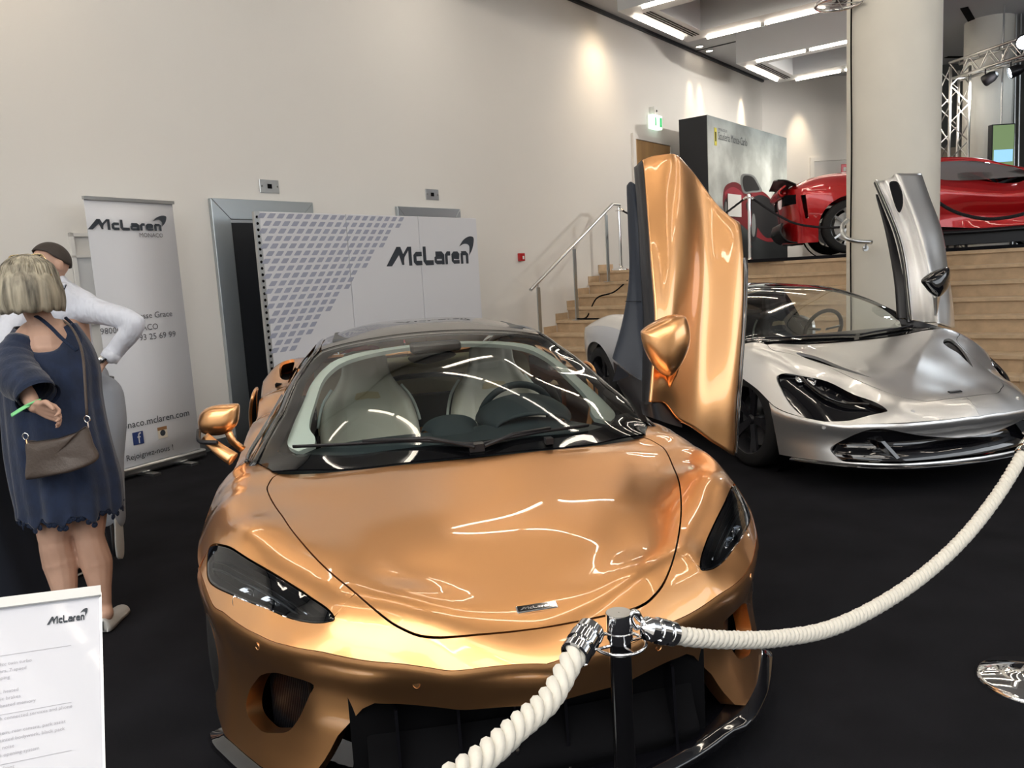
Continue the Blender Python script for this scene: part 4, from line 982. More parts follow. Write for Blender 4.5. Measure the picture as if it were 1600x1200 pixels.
# closed right door: side glass, waist trim, mirror
sgm = []
for P in ([(-.42, -.865, .805), (-.55, -.868, .812), (-.9, -.835, .86), (-1.2, -.82, .885), (-1.62, -.80, .92)], [(-.43, -.862, .82), (-.66, -.80, .90), (-1.03, -.745, 1.0), (-1.35, -.70, 1.05), (-1.62, -.70, 1.07)], [(-.44, -.86, .83), (-.735, -.77, .945), (-1.03, -.72, 1.03), (-1.36, -.63, 1.14), (-1.62, -.615, 1.15)]): sgm.append(P)
gridmesh('side_glass', loft(sgm, 24, 10), 'dark_glass', gt)
MB().tube(catmull([(-.42, -.868, .803), (-.55, -.872, .812), (-.9, -.84, .858), (-1.2, -.825, .884), (-1.62, -.805, .918)], 30), .009, 8).build('waist_trim', 'gloss_black', gt, True)
# rear cabin quarters (solid side behind the doors)
for sg in (-1, 1):
    rows = [[(-1.62, .80*sg, .925), (-1.9, .785*sg, .98), (-2.3, .745*sg, 1.02), (-2.8, .63*sg, 1.0), (-3.05, .53*sg, .985)], [(-1.62, .72*sg, 1.05), (-1.9, .68*sg, 1.09), (-2.3, .64*sg, 1.09), (-2.8, .57*sg, 1.03), (-3.05, .53*sg, .99)], [(-1.62, .615*sg, 1.165), (-1.9, .60*sg, 1.165), (-2.3, .585*sg, 1.14), (-2.8, .55*sg, 1.04), (-3.05, .53*sg, .99)]]
    gridmesh('cabin_quarter', loft(rows, 24, 10), 'gloss_black', gt)
def mirror_shell(root, C0, rx, ry, rz, m_shell, tilt=0, nm='mirror_shell', par=None, stalk=None, glass_dir=-1):
    """pod: blunt glass side at -x, rounded front +x, flatter top"""
    b = bmesh.new(); bmesh.ops.create_uvsphere(b, u_segments=32, v_segments=18, radius=1)
    for v in b.verts:
        x, y, z = v.co
        y *= (1-.30*max(0, z)-.0*x); z = z*(.9+.25*y) if z > 0 else z*(1.0-.35*y)
        if x < -.35: x = -.35-.12*(abs(x)-.35)
        v.co = (x*rx, y*ry, z*rz)
    me = bpy.data.meshes.new(nm); b.to_mesh(me); b.free(); me.materials.append(MAT[m_shell]); me.polygons.foreach_set('use_smooth', [True]*len(me.polygons))
    o = bpy.data.objects.new(nm, me); COL.objects.link(o); o.parent = par or root; o.location = C0; o.rotation_euler = (tilt, 0, 0)
    return o
m1 = inflate('mirror_shell', gt, [(309, 664), (311, 650), (320, 639), (336, 633), (356, 631), (373, 631), (374.5, 645), (371, 662), (360, 674), (344, 680), (326, 680), (314, 675)], GT, 3.44, .06, .09, 'copper')
m1['label'] = 'copper mirror pod on the closed side'
MB().tube(catmull([(-.66, -1.06, .875), (-.60, -1.00, .83), (-.56, -.94, .79)], 10), np.linspace(.022, .030, 10), 12, flat=.5).build('mirror_arm', 'copper', gt, True)
MB().tube(catmull([(-.70, -.97, .88), (-.69, -.955, .84), (-.70, -.92, .80)], 8), .022, 12, flat=.6).build('mirror_arm', 'copper', gt, True)
MB().tube(catmull([(-.70, -1.09, .90), (-.62, -1.075, .868), (-.58, -1.00, .862)], 10), .010, 8).build('mirror_underline', 'satin_black', gt, True)
# wipers and cowl
for P in ([(-.19, .02, .822), (-.25, -.2, .842), (-.30, -.45, .855), (-.37, -.68, .858)], [(-.19, .06, .822), (-.24, .3, .835), (-.28, .52, .840)]):
    P = catmull([(x, y, Gg([(x, y)])[0][2]+.016) for x, y, z in P], 24)
    w_ = MB().tube(P, .009, 8, flat=.6).build('wiper_blade', 'satin_black', gt, True)
    MB().tube([P[0]+np.array([.03, 0, -.005]), P[6]+UZ*.012, P[14]+UZ*.008], .008, 8).build('wiper_arm', 'satin_black', w_, True)
MB().box((-.215, -.0, .806), (.05, 0, 0), (0, .06, 0), (0, 0, .030)).build('wiper_pivot', 'satin_black', gt)
MB().box((-.21, .31, .806), (.04, 0, 0), (0, .03, 0), (0, 0, .024)).build('wiper_pivot', 'satin_black', gt)
# badge
Bc = Tg([(.882, .010)])[0]; bx = Tg([(.882, .05)])[0]-Tg([(.882, -.03)])[0]; bx /= np.linalg.norm(bx); bu = Tg([(.86, .01)])[0]-Tg([(.90, .01)])[0]; bu /= np.linalg.norm(bu); bn_ = np.cross(bx, bu)
def bdg(x, y, z=0): return Bc+bx*x+bu*y+bn_*z
bd_ = bevel(MB().box(bdg(-.056, -.013, 0), bx*.112, bu*.026, bn_*.006).build('badge', 'chrome', gt), .004, 3)
MB().box(bdg(-.052, -.0105, .006), bx*.104, bu*.021, bn_*.001).build('badge_field', 'gloss_black', bd_)
wordmark_at('badge_word', bdg(-.045, -.006, .0075), bx, bu, .092, .014, 'chrome', bd_)
# headlights
mat('roof_black2', (.04, .045, .05), .2, .8)
for sg in (-1, 1):
    pol = shrink(hlp, .004)*[1, sg]
    def Sl(uv): q = Tg(uv); q[:, 2] += .0; return q
    hh = paint_patch('headlight', pol, m='lampglass', S=Sl, sp=.03, fl=0)
    def Sd(uv, d=.05): q = Tg(uv); q[:, 2] -= d; return q
    paint_patch('headlight_bowl', shrink(hlp, .001)*[1, sg], m='satin_black', S=Sd, sp=.03, fl=0, parent=hh)
    wl = shrink(hlp, .001)*[1, sg]; tp_ = Tg(wl)-[0, 0, .004]; mk('headlight_wall', np.vstack([tp_, tp_-[0, 0, .05]]), [(i, (i+1) % len(wl), len(wl)+(i+1) % len(wl), len(wl)+i) for i in range(len(wl))], 'satin_black', hh, True)
    def Sr(uv): q = Tg(uv); q[:, 2] -= .002; return q
    inn = shrink(hlp, .013); paint_patch('headlight_rim', shrink(hlp, .002)*[1, sg], [inn*[1, sg]], m='gloss_black', S=Sr, sp=.02, fl=.012, parent=hh)
    for (cx_, cy_, rr_) in ((.52, .78, .030), (.60, .71, .028), (.68, .645, .022)):
        z_ = Tg([(cx_, cy_*sg)])[0][2]-.035
        MB().lathe([(.001, .016), (rr_*.5, .013), (rr_*.8, .004), (rr_, 0), (rr_*1.1, .012), (rr_*1.12, -.01)], (cx_, cy_*sg, z_), (.6, .3*sg, .7), 24).build('projector_lens', 'chrome', hh, True)
    for off, mm in ((.022, 'chrome'), (.034, 'steel')):
        q = shrink(hlp, off)[6:34]; MB().tube([Tg([(a, b_*sg)])[0]-UZ*.018 for a, b_ in q], .0035, 6).build('light_strip', mm, hh, True)
    g = [[Tg([(a, b_*sg)])[0]-UZ*dz for a, b_ in ln] for ln, dz in ((catmull([(.36, .86), (.5, .745), (.65, .64), (.77, .555)], 12), .02), (catmull([(.38, .865), (.52, .765), (.66, .655), (.77, .56)], 12), .038))]
    gridmesh('reflector_blade', np.array(g), 'roof_black2', hh)
# wheels
for x, y, sg in ((0, .82, 1), (0, -.82, -1), (-2.675, .86, 1), (-2.675, -.86, -1)):
    o = wheel(gt, x, y, .345, .24, sg, 'satin_black', spokes=10)
    MB().lathe([(.40, -.14), (.40, .05)], (x, y-.03*sg, .345), (0, sg, 0), 40).build('wheel_arch_liner', 'black', gt)
# interior
MB().bb(-2.2, -.45, -.74, .74, .18, .22).build('cabin_floor', 'satin_black', gt)
MB().bb(-.55, -.40, -.76, .76, .20, .72).build('firewall', 'satin_black', gt)
for sg in (-1, 1): seat(gt, -1.42, .36*sg, .40, 'cream_leather', 'cream_leather', 'front_seat', h=.72, lean=.30, wid=.27)
dash = []
for y in np.linspace(-.80, .80, 25):
    k = 1-.10*(y/.8)**4; bump = .035*math.exp(-((y-.36)/.2)**2)
    dash.append([(-.30+.10*y*y, y, .755*k), (-.45, y, .79*k), (-.60, y, .795*k+bump*.5), (-.74, y, .79*k+bump), (-.84, y, .75*k+bump*.6), (-.86, y, .66), (-.80, y, .5)])
gridmesh('dashboard', loft(dash, 40, 50), 'dash_leather', gt)
# instrument hood: domed binnacle
g = []
for a in np.linspace(0, PI, 15):
    c_, s_ = math.cos(a), math.sin(a); g.append([(-.62, .36+.17*c_, .80+.055*s_), (-.76, .36+.22*c_, .80+.10*s_), (-.90, .36+.225*c_, .795+.115*s_)])
gridmesh('instrument_hood', loft(g, 14, 34), 'dash_leather', gt, thick=.012)
g = []
for a in np.linspace(0, PI, 11):
    c_, s_ = math.cos(a), math.sin(a); g.append([(-.60, .0+.10*c_, .79+.005*s_), (-.70, .10*c_, .79+.045*s_), (-.80, .13*c_, .79+.065*s_), (-.86, .14*c_, .74+.06*s_)])
gridmesh('centre_air_vent_pod', loft(g, 14, 24), 'dash_leather', gt)
# steering wheel
wc_ = np.array([-1.0, .36, .775]); tq = np.array([.35, 0, .94]); ux = np.array([0, 1, 0])
sw_ = MB().tube([wc_+.185*(math.cos(a)*ux+math.sin(a)*tq) for a in np.linspace(0, 2*PI, 48, endpoint=False)], .017, 10, closed=True).build('steering_wheel', 'dash_leather', gt, True)
for a in (.15, PI-.15, -PI/2): MB().tube([wc_+.04*(math.cos(a)*ux+math.sin(a)*tq), wc_+.18*(math.cos(a)*ux+math.sin(a)*tq)], .014, 8, flat=.5).build('wheel_spoke', 'satin_black', sw_)
MB().lathe([(.001, .02), (.05, .015), (.055, -.02)], wc_, (-.94, 0, .35), 20).build('wheel_boss', 'dash_leather', sw_, 'auto')
# central tunnel, screen, rear shelf and bulkhead
MB().bb(-1.6, -.8, -.10, .10, .22, .56).build('centre_tunnel', 'grey_leather', gt)
bevel(MB().box((-.87, -.05, .60), (-.03, 0, -.02), (0, .12, 0), (.05, 0, .19)).build('touch_screen', 'gloss_black', gt), .005)
g = [[(-1.92, y, .60), (-1.95, y, .78), (-1.99, y, .90), (-2.05, y, .955), (-2.2, y, .975), (-2.7, y, .96)] for y in (-.66, -.3, 0, .3, .66)]
gridmesh('rear_shelf', loft(g, 30, 12), 'tan_leather', gt)
MB().tube(catmull([(-1.985, -.24, .885), (-1.99, -.12, .902), (-1.99, .12, .902), (-1.985, .24, .885)], 12), .016, 8).build('shelf_grab_bar', 'grey_leather', gt, True)
bevel(MB().bb(-1.98, -1.90, -.22, .22, .60, .80).build('bulkhead_trim', 'grey_leather', gt), .01)
# pale trim round the inside of the screen
def Gin(uv): q = Gg(uv); q[:, 2] -= .035; return q
for sg in (-1, 1):
    ou = catmull([(-.42, .665), (-.50, .712), (-.62, .700), (-.80, .665), (-1.03, .628), (-1.18, .565), (-1.255, .45), (-1.28, .2), (-1.29, 0)], 40); inn_ = catmull([(-.44, .60), (-.50, .60), (-.60, .625), (-.80, .605), (-1.02, .575), (-1.14, .52), (-1.20, .42), (-1.235, .2), (-1.245, 0)], 40)
    paint_patch('pillar_trim', np.vstack([ou, inn_[::-1]])*[1, sg], m='cream_trim', S=Gin, sp=.03, fl=.02)
# interior mirror
im = mirror_shell(gt, (-1.22, -.02, 1.095), .03, .125, .038, 'satin_black', 0, 'interior_mirror')
bevel(MB().bb(-1.30, -1.18, -.13, .13, 1.115, 1.165).build('sensor_housing', 'satin_black', gt), .015)
bevel(MB().bb(-2.05, -1.45, -.52, .52, 1.175, 1.20).build('headliner', 'grey_leather', gt), .01)
# rear lights bar
MB().tube(catmull([(-3.50, -.72, .70), (-3.60, -.4, .72), (-3.635, 0, .72), (-3.60, .4, .72), (-3.50, .72, .70)], 30), .012, 8).build('rear_light_bar', 'red', gt, True)

# ---- raised left door of the copper car (dihedral, swung up and forward)
dz0 = 3.13
rowsU = [  # from hinge end (bottom) to latch end (top): points across from belt edge to sill edge (u, v, depth)
 [(1018, 628, 2.93), (1026, 629, 2.97), (1040, 630, 3.01), (1060, 655, 3.06), (1085, 668, 3.13), (1112, 690, 3.18), (1138, 706, 3.20), (1148, 712, 3.24)],
 [(1021, 590, 2.94), (1030, 590, 2.97), (1046, 590, 3.00), (1066, 604, 3.08), (1090, 612, 3.16), (1116, 618, 3.18), (1142, 622, 3.20), (1152, 625, 3.24)],
 [(1026, 500, 2.98), (1036, 500, 3.00), (1052, 500, 3.03), (1072, 502, 3.12), (1096, 505, 3.22), (1122, 510, 3.24), (1148, 515, 3.25), (1160, 518, 3.28)],
 [(1020, 420, 3.03), (1032, 418, 3.05), (1052, 416, 3.07), (1076, 416, 3.15), (1100, 420, 3.26), (1126, 424, 3.28), (1150, 428, 3.29), (1163, 430, 3.32)],
 [(1013, 340, 3.10), (1026, 337, 3.11), (1048, 334, 3.13), (1072, 334, 3.19), (1098, 338, 3.30), (1124, 345, 3.32), (1150, 352, 3.34), (1158, 356, 3.36)],
 [(1007, 272, 3.17), (1020, 268, 3.18), (1040, 264, 3.19), (1062, 262, 3.22), (1084, 274, 3.30), (1106, 300, 3.34), (1130, 332, 3.37), (1150, 345, 3.39)],
 [(1004, 250, 3.20), (1018, 244, 3.21), (1036, 241, 3.22), (1055, 241, 3.24), (1072, 256, 3.30), (1098, 296, 3.34), (1112, 322, 3.37), (1140, 338, 3.39)]]
ctrl = [[GT.loc(at(*p)) for p in r] for r in rowsU]
def relax(G, n, pin=True):
    for _ in range(n):
        H = G.copy(); H[1:-1] = (G[:-2]+2*G[1:-1]+G[2:])/4; K = H.copy(); K[:, 1:-1] = (H[:, :-2]+2*H[:, 1:-1]+H[:, 2:])/4; G = K
    return G
Gd = relax(loft(ctrl, 70, 90), 9)
door = gridmesh('raised_door', Gd, 'copper', gt, thick=.012); door['label'] = 'copper door swung up beside the windscreen'
def onG(i, j): return Gd[int(i*(Gd.shape[0]-1)), int(j*(Gd.shape[1]-1))]
# inner casing: black frame and navy trim card behind the belt edge
Gn = np.cross(Gd[1:, 1:]-Gd[:-1, 1:], Gd[1:, 1:]-Gd[1:, :-1]).mean((0, 1)); Gn /= np.linalg.norm(Gn)
if Gn@(GT.loc(CAM)-Gd.mean((0, 1))) < 0: Gn = -Gn
def pxrow(P): return [GT.loc(at(*p)) for p in P]
frm = [pxrow([(1019, 630, 2.94), (1025, 500, 2.99), (1019, 420, 3.04), (1012, 340, 3.11), (1005, 262, 3.18), (1003, 250, 3.21)]),
       pxrow([(1008, 632, 2.98), (1015, 500, 3.04), (1008, 420, 3.09), (1003, 340, 3.15), (997, 270, 3.22), (995, 258, 3.25)]),
       pxrow([(1004, 626, 3.10), (1006, 500, 3.14), (1003, 420, 3.19), (999, 340, 3.25), (994, 275, 3.31), (993, 264, 3.33)]),
       pxrow([(1030, 600, 3.30), (1050, 500, 3.36), (1050, 420, 3.40), (1046, 340, 3.45), (1036, 285, 3.48), (1030, 270, 3.48)])]
gridmesh('door_frame_edge', loft(frm, 60, 24), 'satin_black', door)
cardr = [pxrow([(1010, 592, 3.08), (1006, 500, 3.12), (1001, 420, 3.17), (999, 340, 3.23), (994, 294, 3.28), (990, 286, 3.29)]),
         pxrow([(1003, 596, 3.09), (998, 520, 3.13), (994, 440, 3.18), (990, 340, 3.24), (986, 294, 3.29), (985, 284, 3.30)]),
         pxrow([(959, 562, 3.14), (974, 500, 3.18), (983, 430, 3.22), (981, 350, 3.28), (979, 296, 3.33), (981, 288, 3.34)]),
         pxrow([(962, 560, 3.24), (978, 500, 3.28), (988, 430, 3.32), (987, 350, 3.37), (985, 300, 3.40), (987, 292, 3.40)])]
gridmesh('door_trim_card', loft(cardr, 60, 24), 'navy_leather', door)
MB().tube(pxrow([(977, 471, 3.165), (1002, 471, 3.135)]), .0015, 4).build('trim_seam', 'black', door)
low = [pxrow([(958, 565, 3.14), (985, 585, 3.10), (1005, 597, 3.06)]), pxrow([(965, 600, 3.16), (988, 620, 3.10), (1006, 640, 3.02)]), pxrow([(990, 640, 3.2), (1000, 655, 3.1), (1012, 660, 3.02)])]
gridmesh('door_lower_trim', loft(low, 16, 12), 'satin_black', door)
q = GT.loc(at(962, 590, 3.02)); rt_ = GT.loc(at(984, 588, 3.06)); dn_ = GT.loc(at(957, 597, 3.06)); tp_ = GT.loc(at(965, 569, 3.04))
MB().add([tp_, rt_, dn_, (tp_+rt_)/2+(GT.loc(at(975, 582, 3.15))-GT.loc(at(975, 582, 3.0)))*.3], [(0, 2, 1), (0, 1, 3), (1, 2, 3), (2, 0, 3)]).build('chrome_speaker_wedge', 'chrome', door)
# hinge arm under the door
ha = [pxrow([(1000, 628, 3.02), (1019, 630, 2.96), (1042, 632, 3.04), (1066, 664, 3.10)]), pxrow([(1004, 648, 3.0), (1025, 655, 2.97), (1045, 662, 3.02), (1066, 668, 3.10)])]
gridmesh('hinge_cover', loft(ha, 20, 8), 'satin_black', door)
# sill strip along the outer edge (glossy black)
sill = [pxrow([(1147, 700, 3.235), (1152, 625, 3.235), (1160, 518, 3.275), (1163, 430, 3.315), (1160, 403, 3.33)]), pxrow([(1151, 712, 3.23), (1157, 625, 3.24), (1165, 518, 3.28), (1169, 430, 3.32), (1167, 403, 3.34)]), pxrow([(1151, 712, 3.34), (1158, 625, 3.35), (1165, 518, 3.39), (1168, 430, 3.43), (1166, 410, 3.44)])]
gridmesh('door_sill_strip', loft(sill, 50, 14), 'gloss_black', door)
bt_ = [pxrow([(1108, 690, 3.19), (1150, 714, 3.24)]), pxrow([(1112, 700, 3.24), (1152, 720, 3.28)])]
# mirror on the raised door
inflate('door_mirror_shell', door, [(1001, 523), (1003, 515), (1020, 503), (1040, 494), (1056, 491), (1070, 494), (1076, 506), (1079, 524), (1077, 542), (1070, 560), (1060, 577), (1046, 588), (1032, 583), (1018, 568), (1006, 545)], GT, 2.86, .075, .10, 'copper')
MB().tube(catmull(pxrow([(1056, 540, 2.88), (1052, 570, 2.93), (1047, 590, 2.99), (1045, 604, 3.01)]), 12), np.interp(np.linspace(0, 1, 12), [0, .5, 1], [.030, .024, .008]), 12, flat=.6).build('mirror_stalk', 'copper', door, True)
# ================================================================== 2. silver coupe
SV = Pose(2.58, 5.885, -1.295)
sv = thing('sports_car', 'silver sports coupe behind the copper one, its far door raised', 'car', (SV.x, SV.y, 0), SV.a, 'sports cars')
TPs = mir([(1.13, 0, .45), (1.11, .25, .45), (1.05, .5, .445), (.93, .68, .44), (.76, .82, .44), (.58, .91, .46), (.40, .965, .50), (.2, .98, .60), (0, .985, .66), (-.3, .97, .74), (-.6, .94, .80),
 (1.08, 0, .53), (1.0, 0, .562), (.95, 0, .583), (.8, 0, .635), (.6, 0, .695), (.35, 0, .765), (.1, 0, .825), (0, 0, .85), (1.05, .25, .53), (.98, .3, .558), (.8, .3, .63), (.5, .3, .72), (.2, .3, .80), (-.03, .3, .856),
 (1.0, .48, .53), (.93, .50, .555), (.66, .43, .685), (.46, .5, .75), (.26, .575, .81), (0, .55, .862), (.07, .78, .882), (.3, .72, .80),
 (.88, .62, .53), (.75, .62, .585), (.55, .72, .675), (.42, .80, .72), (.37, .875, .71), (.60, .82, .57), (.48, .88, .60), (.75, .74, .505),
 (.2, .82, .835), (.2, .91, .77), (0, .84, .875), (0, .93, .81), (-.3, .85, .865), (-.3, .92, .82), (-.6, .86, .86), (-.6, .91, .84),
 (-1.2, .80, .88), (-1.2, .86, .87), (-1.2, .90, .84), (-1.7, .80, .93), (-1.8, .94, .87), (-2.3, .70, .99), (-2.3, .88, .98), (-2.3, .975, .91), (-2.67, .70, 1.01), (-2.67, .88, .995), (-2.67, .985, .91), (-.7, 0, .86), (-.7, .5, .86), (-1.3, 0, .88), (-1.3, .5, .88), (-1.9, 0, .93), (-1.9, .5, .93),
 (-3.0, .96, .88), (-3.05, .6, .97), (-3.05, .83, .94), (-3.25, .85, .86), (-3.38, .5, .86), (-3.42, 0, .86), (-3.2, 0, .94), (-2.7, 0, 1.0)])
Ts = tps(TPs, [1e-6]*11+[4e-4]*(len(TPs)-11))
Es = [(1.13, 0), (1.11, .25), (1.05, .5), (.93, .68), (.76, .82), (.58, .91), (.40, .965), (.2, .98), (0, .985), (-.3, .97), (-.6, .94), (-1.2, .90), (-1.8, .94), (-2.3, .975), (-2.67, .985), (-3.0, .96), (-3.25, .85), (-3.38, .5), (-3.42, 0)]
_e = catmull(Es, 120); _e[0, 1] = _e[-1, 1] = 0; Es = [tuple(q) for q in Ts(_e)]
def profs():
    out = []
    for i, (x, y, z) in enumerate(Es):
        ks = [1.2, .7, .4, 0, -.6, -1.2, -1.9, -2.7, -4]
        tb = [[0, .004, -.01, -.04, -.03, .0, .02, .19], [0, .01, .008, 0, .0, .01, .02, .19], [0, .01, .012, .006, .0, .0, .0, .18], [0, .008, .01, .004, -.005, -.015, -.02, .16], [0, .01, .0, -.03, -.05, -.04, -.02, .17], [0, .01, .0, -.03, -.05, -.04, -.02, .17], [0, .012, .016, .01, -.01, -.03, -.03, .18], [0, .014, .02, .02, .0, -.03, -.04, .2], [0, .006, .006, 0, -.015, -.03, -.04, .25]]
        r = [np.interp(-x, [-k for k in ks], [row[j] for row in tb]) for j in range(8)]
        zz = [z+(r[7]-z)*f for f in (0, .08, .2, .36, .58, .8, 1)]; out.append([(r[j], zz[j]) for j in range(7)])
    return out
SKs = Skirt(Es, profs(), [0, .08, .2, .36, .58, .8, 1])
def pp2(*a, **k): k.setdefault('parent', sv); k.setdefault('m', 'silver'); k.setdefault('S', Ts); return paint_patch(*a, **k)
hls = [(.90, .545), (.80, .565), (.65, .63), (.50, .715), (.415, .765), (.375, .80), (.385, .845), (.45, .875), (.55, .865), (.66, .80), (.77, .715), (.86, .62), (.915, .56)]
tr_ = T_trace(Ts, SV, [(1384, 638), (1347, 621), (1301, 599), (1255, 588), (1219, 585), (1214, 592), (1220, 609), (1235, 632), (1255, 650), (1278, 659), (1315, 658), (1341, 654), (1379, 645)], (.2, 1.13), (-.99, -.2))
hls = [(x, -y) for x, y in tr_]
hlps = catmull(hls, 60, True)
shs = [(x, -y) for x, y in T_trace(Ts, SV, [(1456, 626.6), (1427, 624), (1399, 618), (1341, 595), (1290, 572), (1245, 556), (1215, 549), (1203, 544), (1199, 539)], (-.1, 1.1), (-.95, .1))]
c0 = [(shs[0][0]+.012, 0), (shs[0][0]+.008, .12)]
shs = [c0[0], c0[1]]+[p for p in shs if p[1] > .16]
As = catmull(shs, 60); cw = catmull([shs[-1], (-.02, .55), (0, .25), (.01, 0)], 14)
rh = np.vstack([As, cw[1:]]); hps = np.vstack([rh, (rh*[1, -1])[::-1][1:-1]])
vent = catmull([(x, abs(y)) for x, y in T_trace(Ts, SV, [(1520, 573), (1514, 568), (1497, 552), (1482, 543), (1474, 536), (1476, 530), (1486, 530), (1499, 540), (1511, 556)], (-.1, 1.0), (.2, .9))], 36, True)
pp2('hood', shrink(hps, .003), [vent, vent*[1, -1]], sp=.035)
for sg in (-1, 1):
    def Sv(uv): q = Ts(uv); q[:, 2] -= .03; return q
    pp2('hood_vent', vent*[1, sg], m='satin_black', S=Sv, sp=.03, fl=0)
Esa = catmull([e[:2] for e in Es], 400)
def Esg(x0, x1): return Esa[(Esa[:, 0] <= x0) & (Esa[:, 0] >= x1)]
wsS = catmull([tuple(As[-1]), (-.06, .80), (-.30, .89), (-.62, .885)], 10)
for sg in (-1, 1):
    f = np.vstack([As, wsS[1:], [(-.62, .935)], Esg(1.2, -.6)[::-1]])
    hh_ = hlps
    o = pp2('front_wing', shrink(f, .001)*[1, sg], [hh_*[1, sg]], sp=.03)
    pol = shrink(hlps, .004)*[1, sg]
    def Sb(uv): q = Ts(uv); q[:, 2] -= .045; q[:, 0] -= .03; return q
    hb = pp2('headlight_socket', shrink(hlps, -.004)*[1, sg], m='gloss_black', S=Sb, sp=.04, fl=0)
    wl = hlps*[1, sg]; a_ = Ts(wl); mk('socket_wall', np.vstack([a_, Sb(shrink(hlps, -.004)*[1, sg])]), [(i, (i+1) % 60, 60+(i+1) % 60, 60+i) for i in range(60)], 'gloss_black', hb, True)
    P = [Ts([(a, b_*sg)])[0]+np.array([-.01, 0, -.012]) for a, b_ in catmull([(hlps[:, 0].min()+.05, .80), (.58, .765), (.72, .69), (.86, .585)], 20)]
    MB().tube(P, np.interp(np.linspace(0, 1, 20), [0, .5, 1], [.012, .02, .006]), 8).build('light_blade', 'gloss_black', hb, True)
    for (a, b_) in ((.44, .79), (.50, .755)):
        z_ = Ts([(a, b_*sg)])[0][2]-.03; MB().lathe([(.001, .014), (.018, .01), (.028, 0), (.031, .01), (.031, -.01)], (a, b_*sg, z_), (.6, .3*sg, .7), 20).build('projector_lens', 'chrome', hb, True)
def sks(x): return s_at(SKs, x)
s1s = sks(.44); lenSs = np.sum(np.linalg.norm(np.diff(SKs.G[SKs.ns//2:, 5], axis=0), axis=1)); scs = (lenSs, .36)
sbS = sks(-.62); sdS = sks(-1.7)
def archs(xc, r):
    P = []
    for a in np.linspace(0, PI, 19):
        x = xc+r*math.cos(a); s = s_at(SKs, x); z = .345+r*math.sin(a); tt = np.linspace(0, 1, 200); q = SKs(np.c_[np.full(200, s), tt]); P.append((s, tt[np.argmin(abs(q[:, 2]-z))] if z > q[-1, 2] else 1.0))
    while len(P) > 2 and P[1][1] >= 1: P.pop(0)
    while len(P) > 2 and P[-2][1] >= 1: P.pop()
    return P
afs, ars = archs(0.0, .40), archs(-2.67, .40)
inS = [(-s, t) for s, t in sk_trace(SKs, SV, [(1294, 704), (1308, 690), (1335, 678), (1372, 674), (1410, 682), (1432, 697), (1440, 709), (1399, 716), (1364, 722), (1330, 719)], -.4, .02)]
gcS = [(-inS[4][0]*.0, .30)]
s_in = min(s for s, t in inS)
# bumper face: centre opening between the two corner intakes
def sS(y):
    ss = np.linspace(0, .4, 800); q = SKs(np.c_[ss, np.full(800, .5)]); return ss[np.argmin(abs(q[:, 1]-y))]
_m = sk_trace(SKs, SV, [(1494, 684), (1440, 681), (1400, 673), (1372, 670), (1344, 676), (1312, 690), (1297, 701), (1305, 713), (1318, 721)], -.42, .03)
_m = [(abs(s), t) for s, t in _m if s < -.005]
mouth_h = [(0, _m[0][1])]+_m+[(_m[-1][0]*.85, .965), (_m[-1][0]*.5, .965), (0, .965)]
mouth_r = catmull(mouth_h, 40)
mouth = [tuple(q) for q in mouth_r]+[(-q[0], q[1]) for q in mouth_r[::-1][1:-1]]
P = [(s, 0) for s in np.linspace(-s1s, s1s, 50)]+[(s1s, 1)]+[(s, 1) for s in np.linspace(s1s, -s1s, 40)[1:]]
patch('front_bumper', SKs, P, [mouth], .025, 'silver', sv, .04, flip=True, scale=scs)
duct = []
for s in np.linspace(-sS(.93), sS(.93), 41):
    q = [SKs([(s, t)])[0] for t in (.22, .5, .75, .93)]; k = .12; duct.append([q[0]-[.05, 0, 0], q[1]-[k, 0, 0], q[2]-[k*.8, 0, 0], q[3]-[.03, 0, -.0]])
gridmesh('intake_duct', np.array(duct), 'gloss_black', sv, thick=.004)
for sg in (-1, 1):
    MB().box((.90, .46*sg, .17), (.13, -.01*sg, 0), (0, .03*sg, 0), (-.06, .12*sg, .16)).build('intake_strut', 'gloss_black', sv)
    None if True else gridmesh('corner_intake_scoop', loft([[(.80, .50*sg, .19), (.72, .68*sg, .19), (.60, .82*sg, .19)], [(.88, .50*sg, .22), (.80, .68*sg, .22), (.66, .80*sg, .23)], [(.90, .52*sg, .30), (.80, .66*sg, .32), (.70, .76*sg, .30)]], 16, 10), 'gloss_black', sv)
spl = []
for s in np.linspace(-s1s*.9, s1s*.9, 51):
    q = SKs([(s, 1.0)])[0]; d = q-np.array([.2, 0, q[2]]); d /= np.linalg.norm(d); spl.append([q-d*.25+UZ*.01, q-d*.02+UZ*.005, q+d*.03-UZ*.008, q+d*.034-UZ*.022, q-d*.02-UZ*.03, q-d*.2-UZ*.035])
gridmesh('splitter', np.array(spl), 'gloss_black', sv, thick=.006)
for px_ in ((1426, 643), (1287.5, 668)):
    s, t = sk_trace(SKs, SV, [px_], -.5, .05)[0]; X = SKs([(s, t)])[0] if t > .01 else None
    if X is None: a = T_trace(Ts, SV, [px_], (.3, 1.12), (-.95, 0))[0]; X = Ts([a])[0]
    for sg in (-1, 1):
        Xs = X*[1, -sg, 1]; d = np.array([Xs[0], Xs[1]*1.3, .2]); d /= np.linalg.norm(d); MB().lathe([(.0005, .002), (.011, .002), (.013, 0), (.013, -.01)], Xs, d, 18).build('parking_sensor', 'silver', sv, 'auto')
def dedup(P): return [p for i, p in enumerate(P) if i == 0 or np.hypot(*(np.array(p)-P[i-1])) > 1e-5]
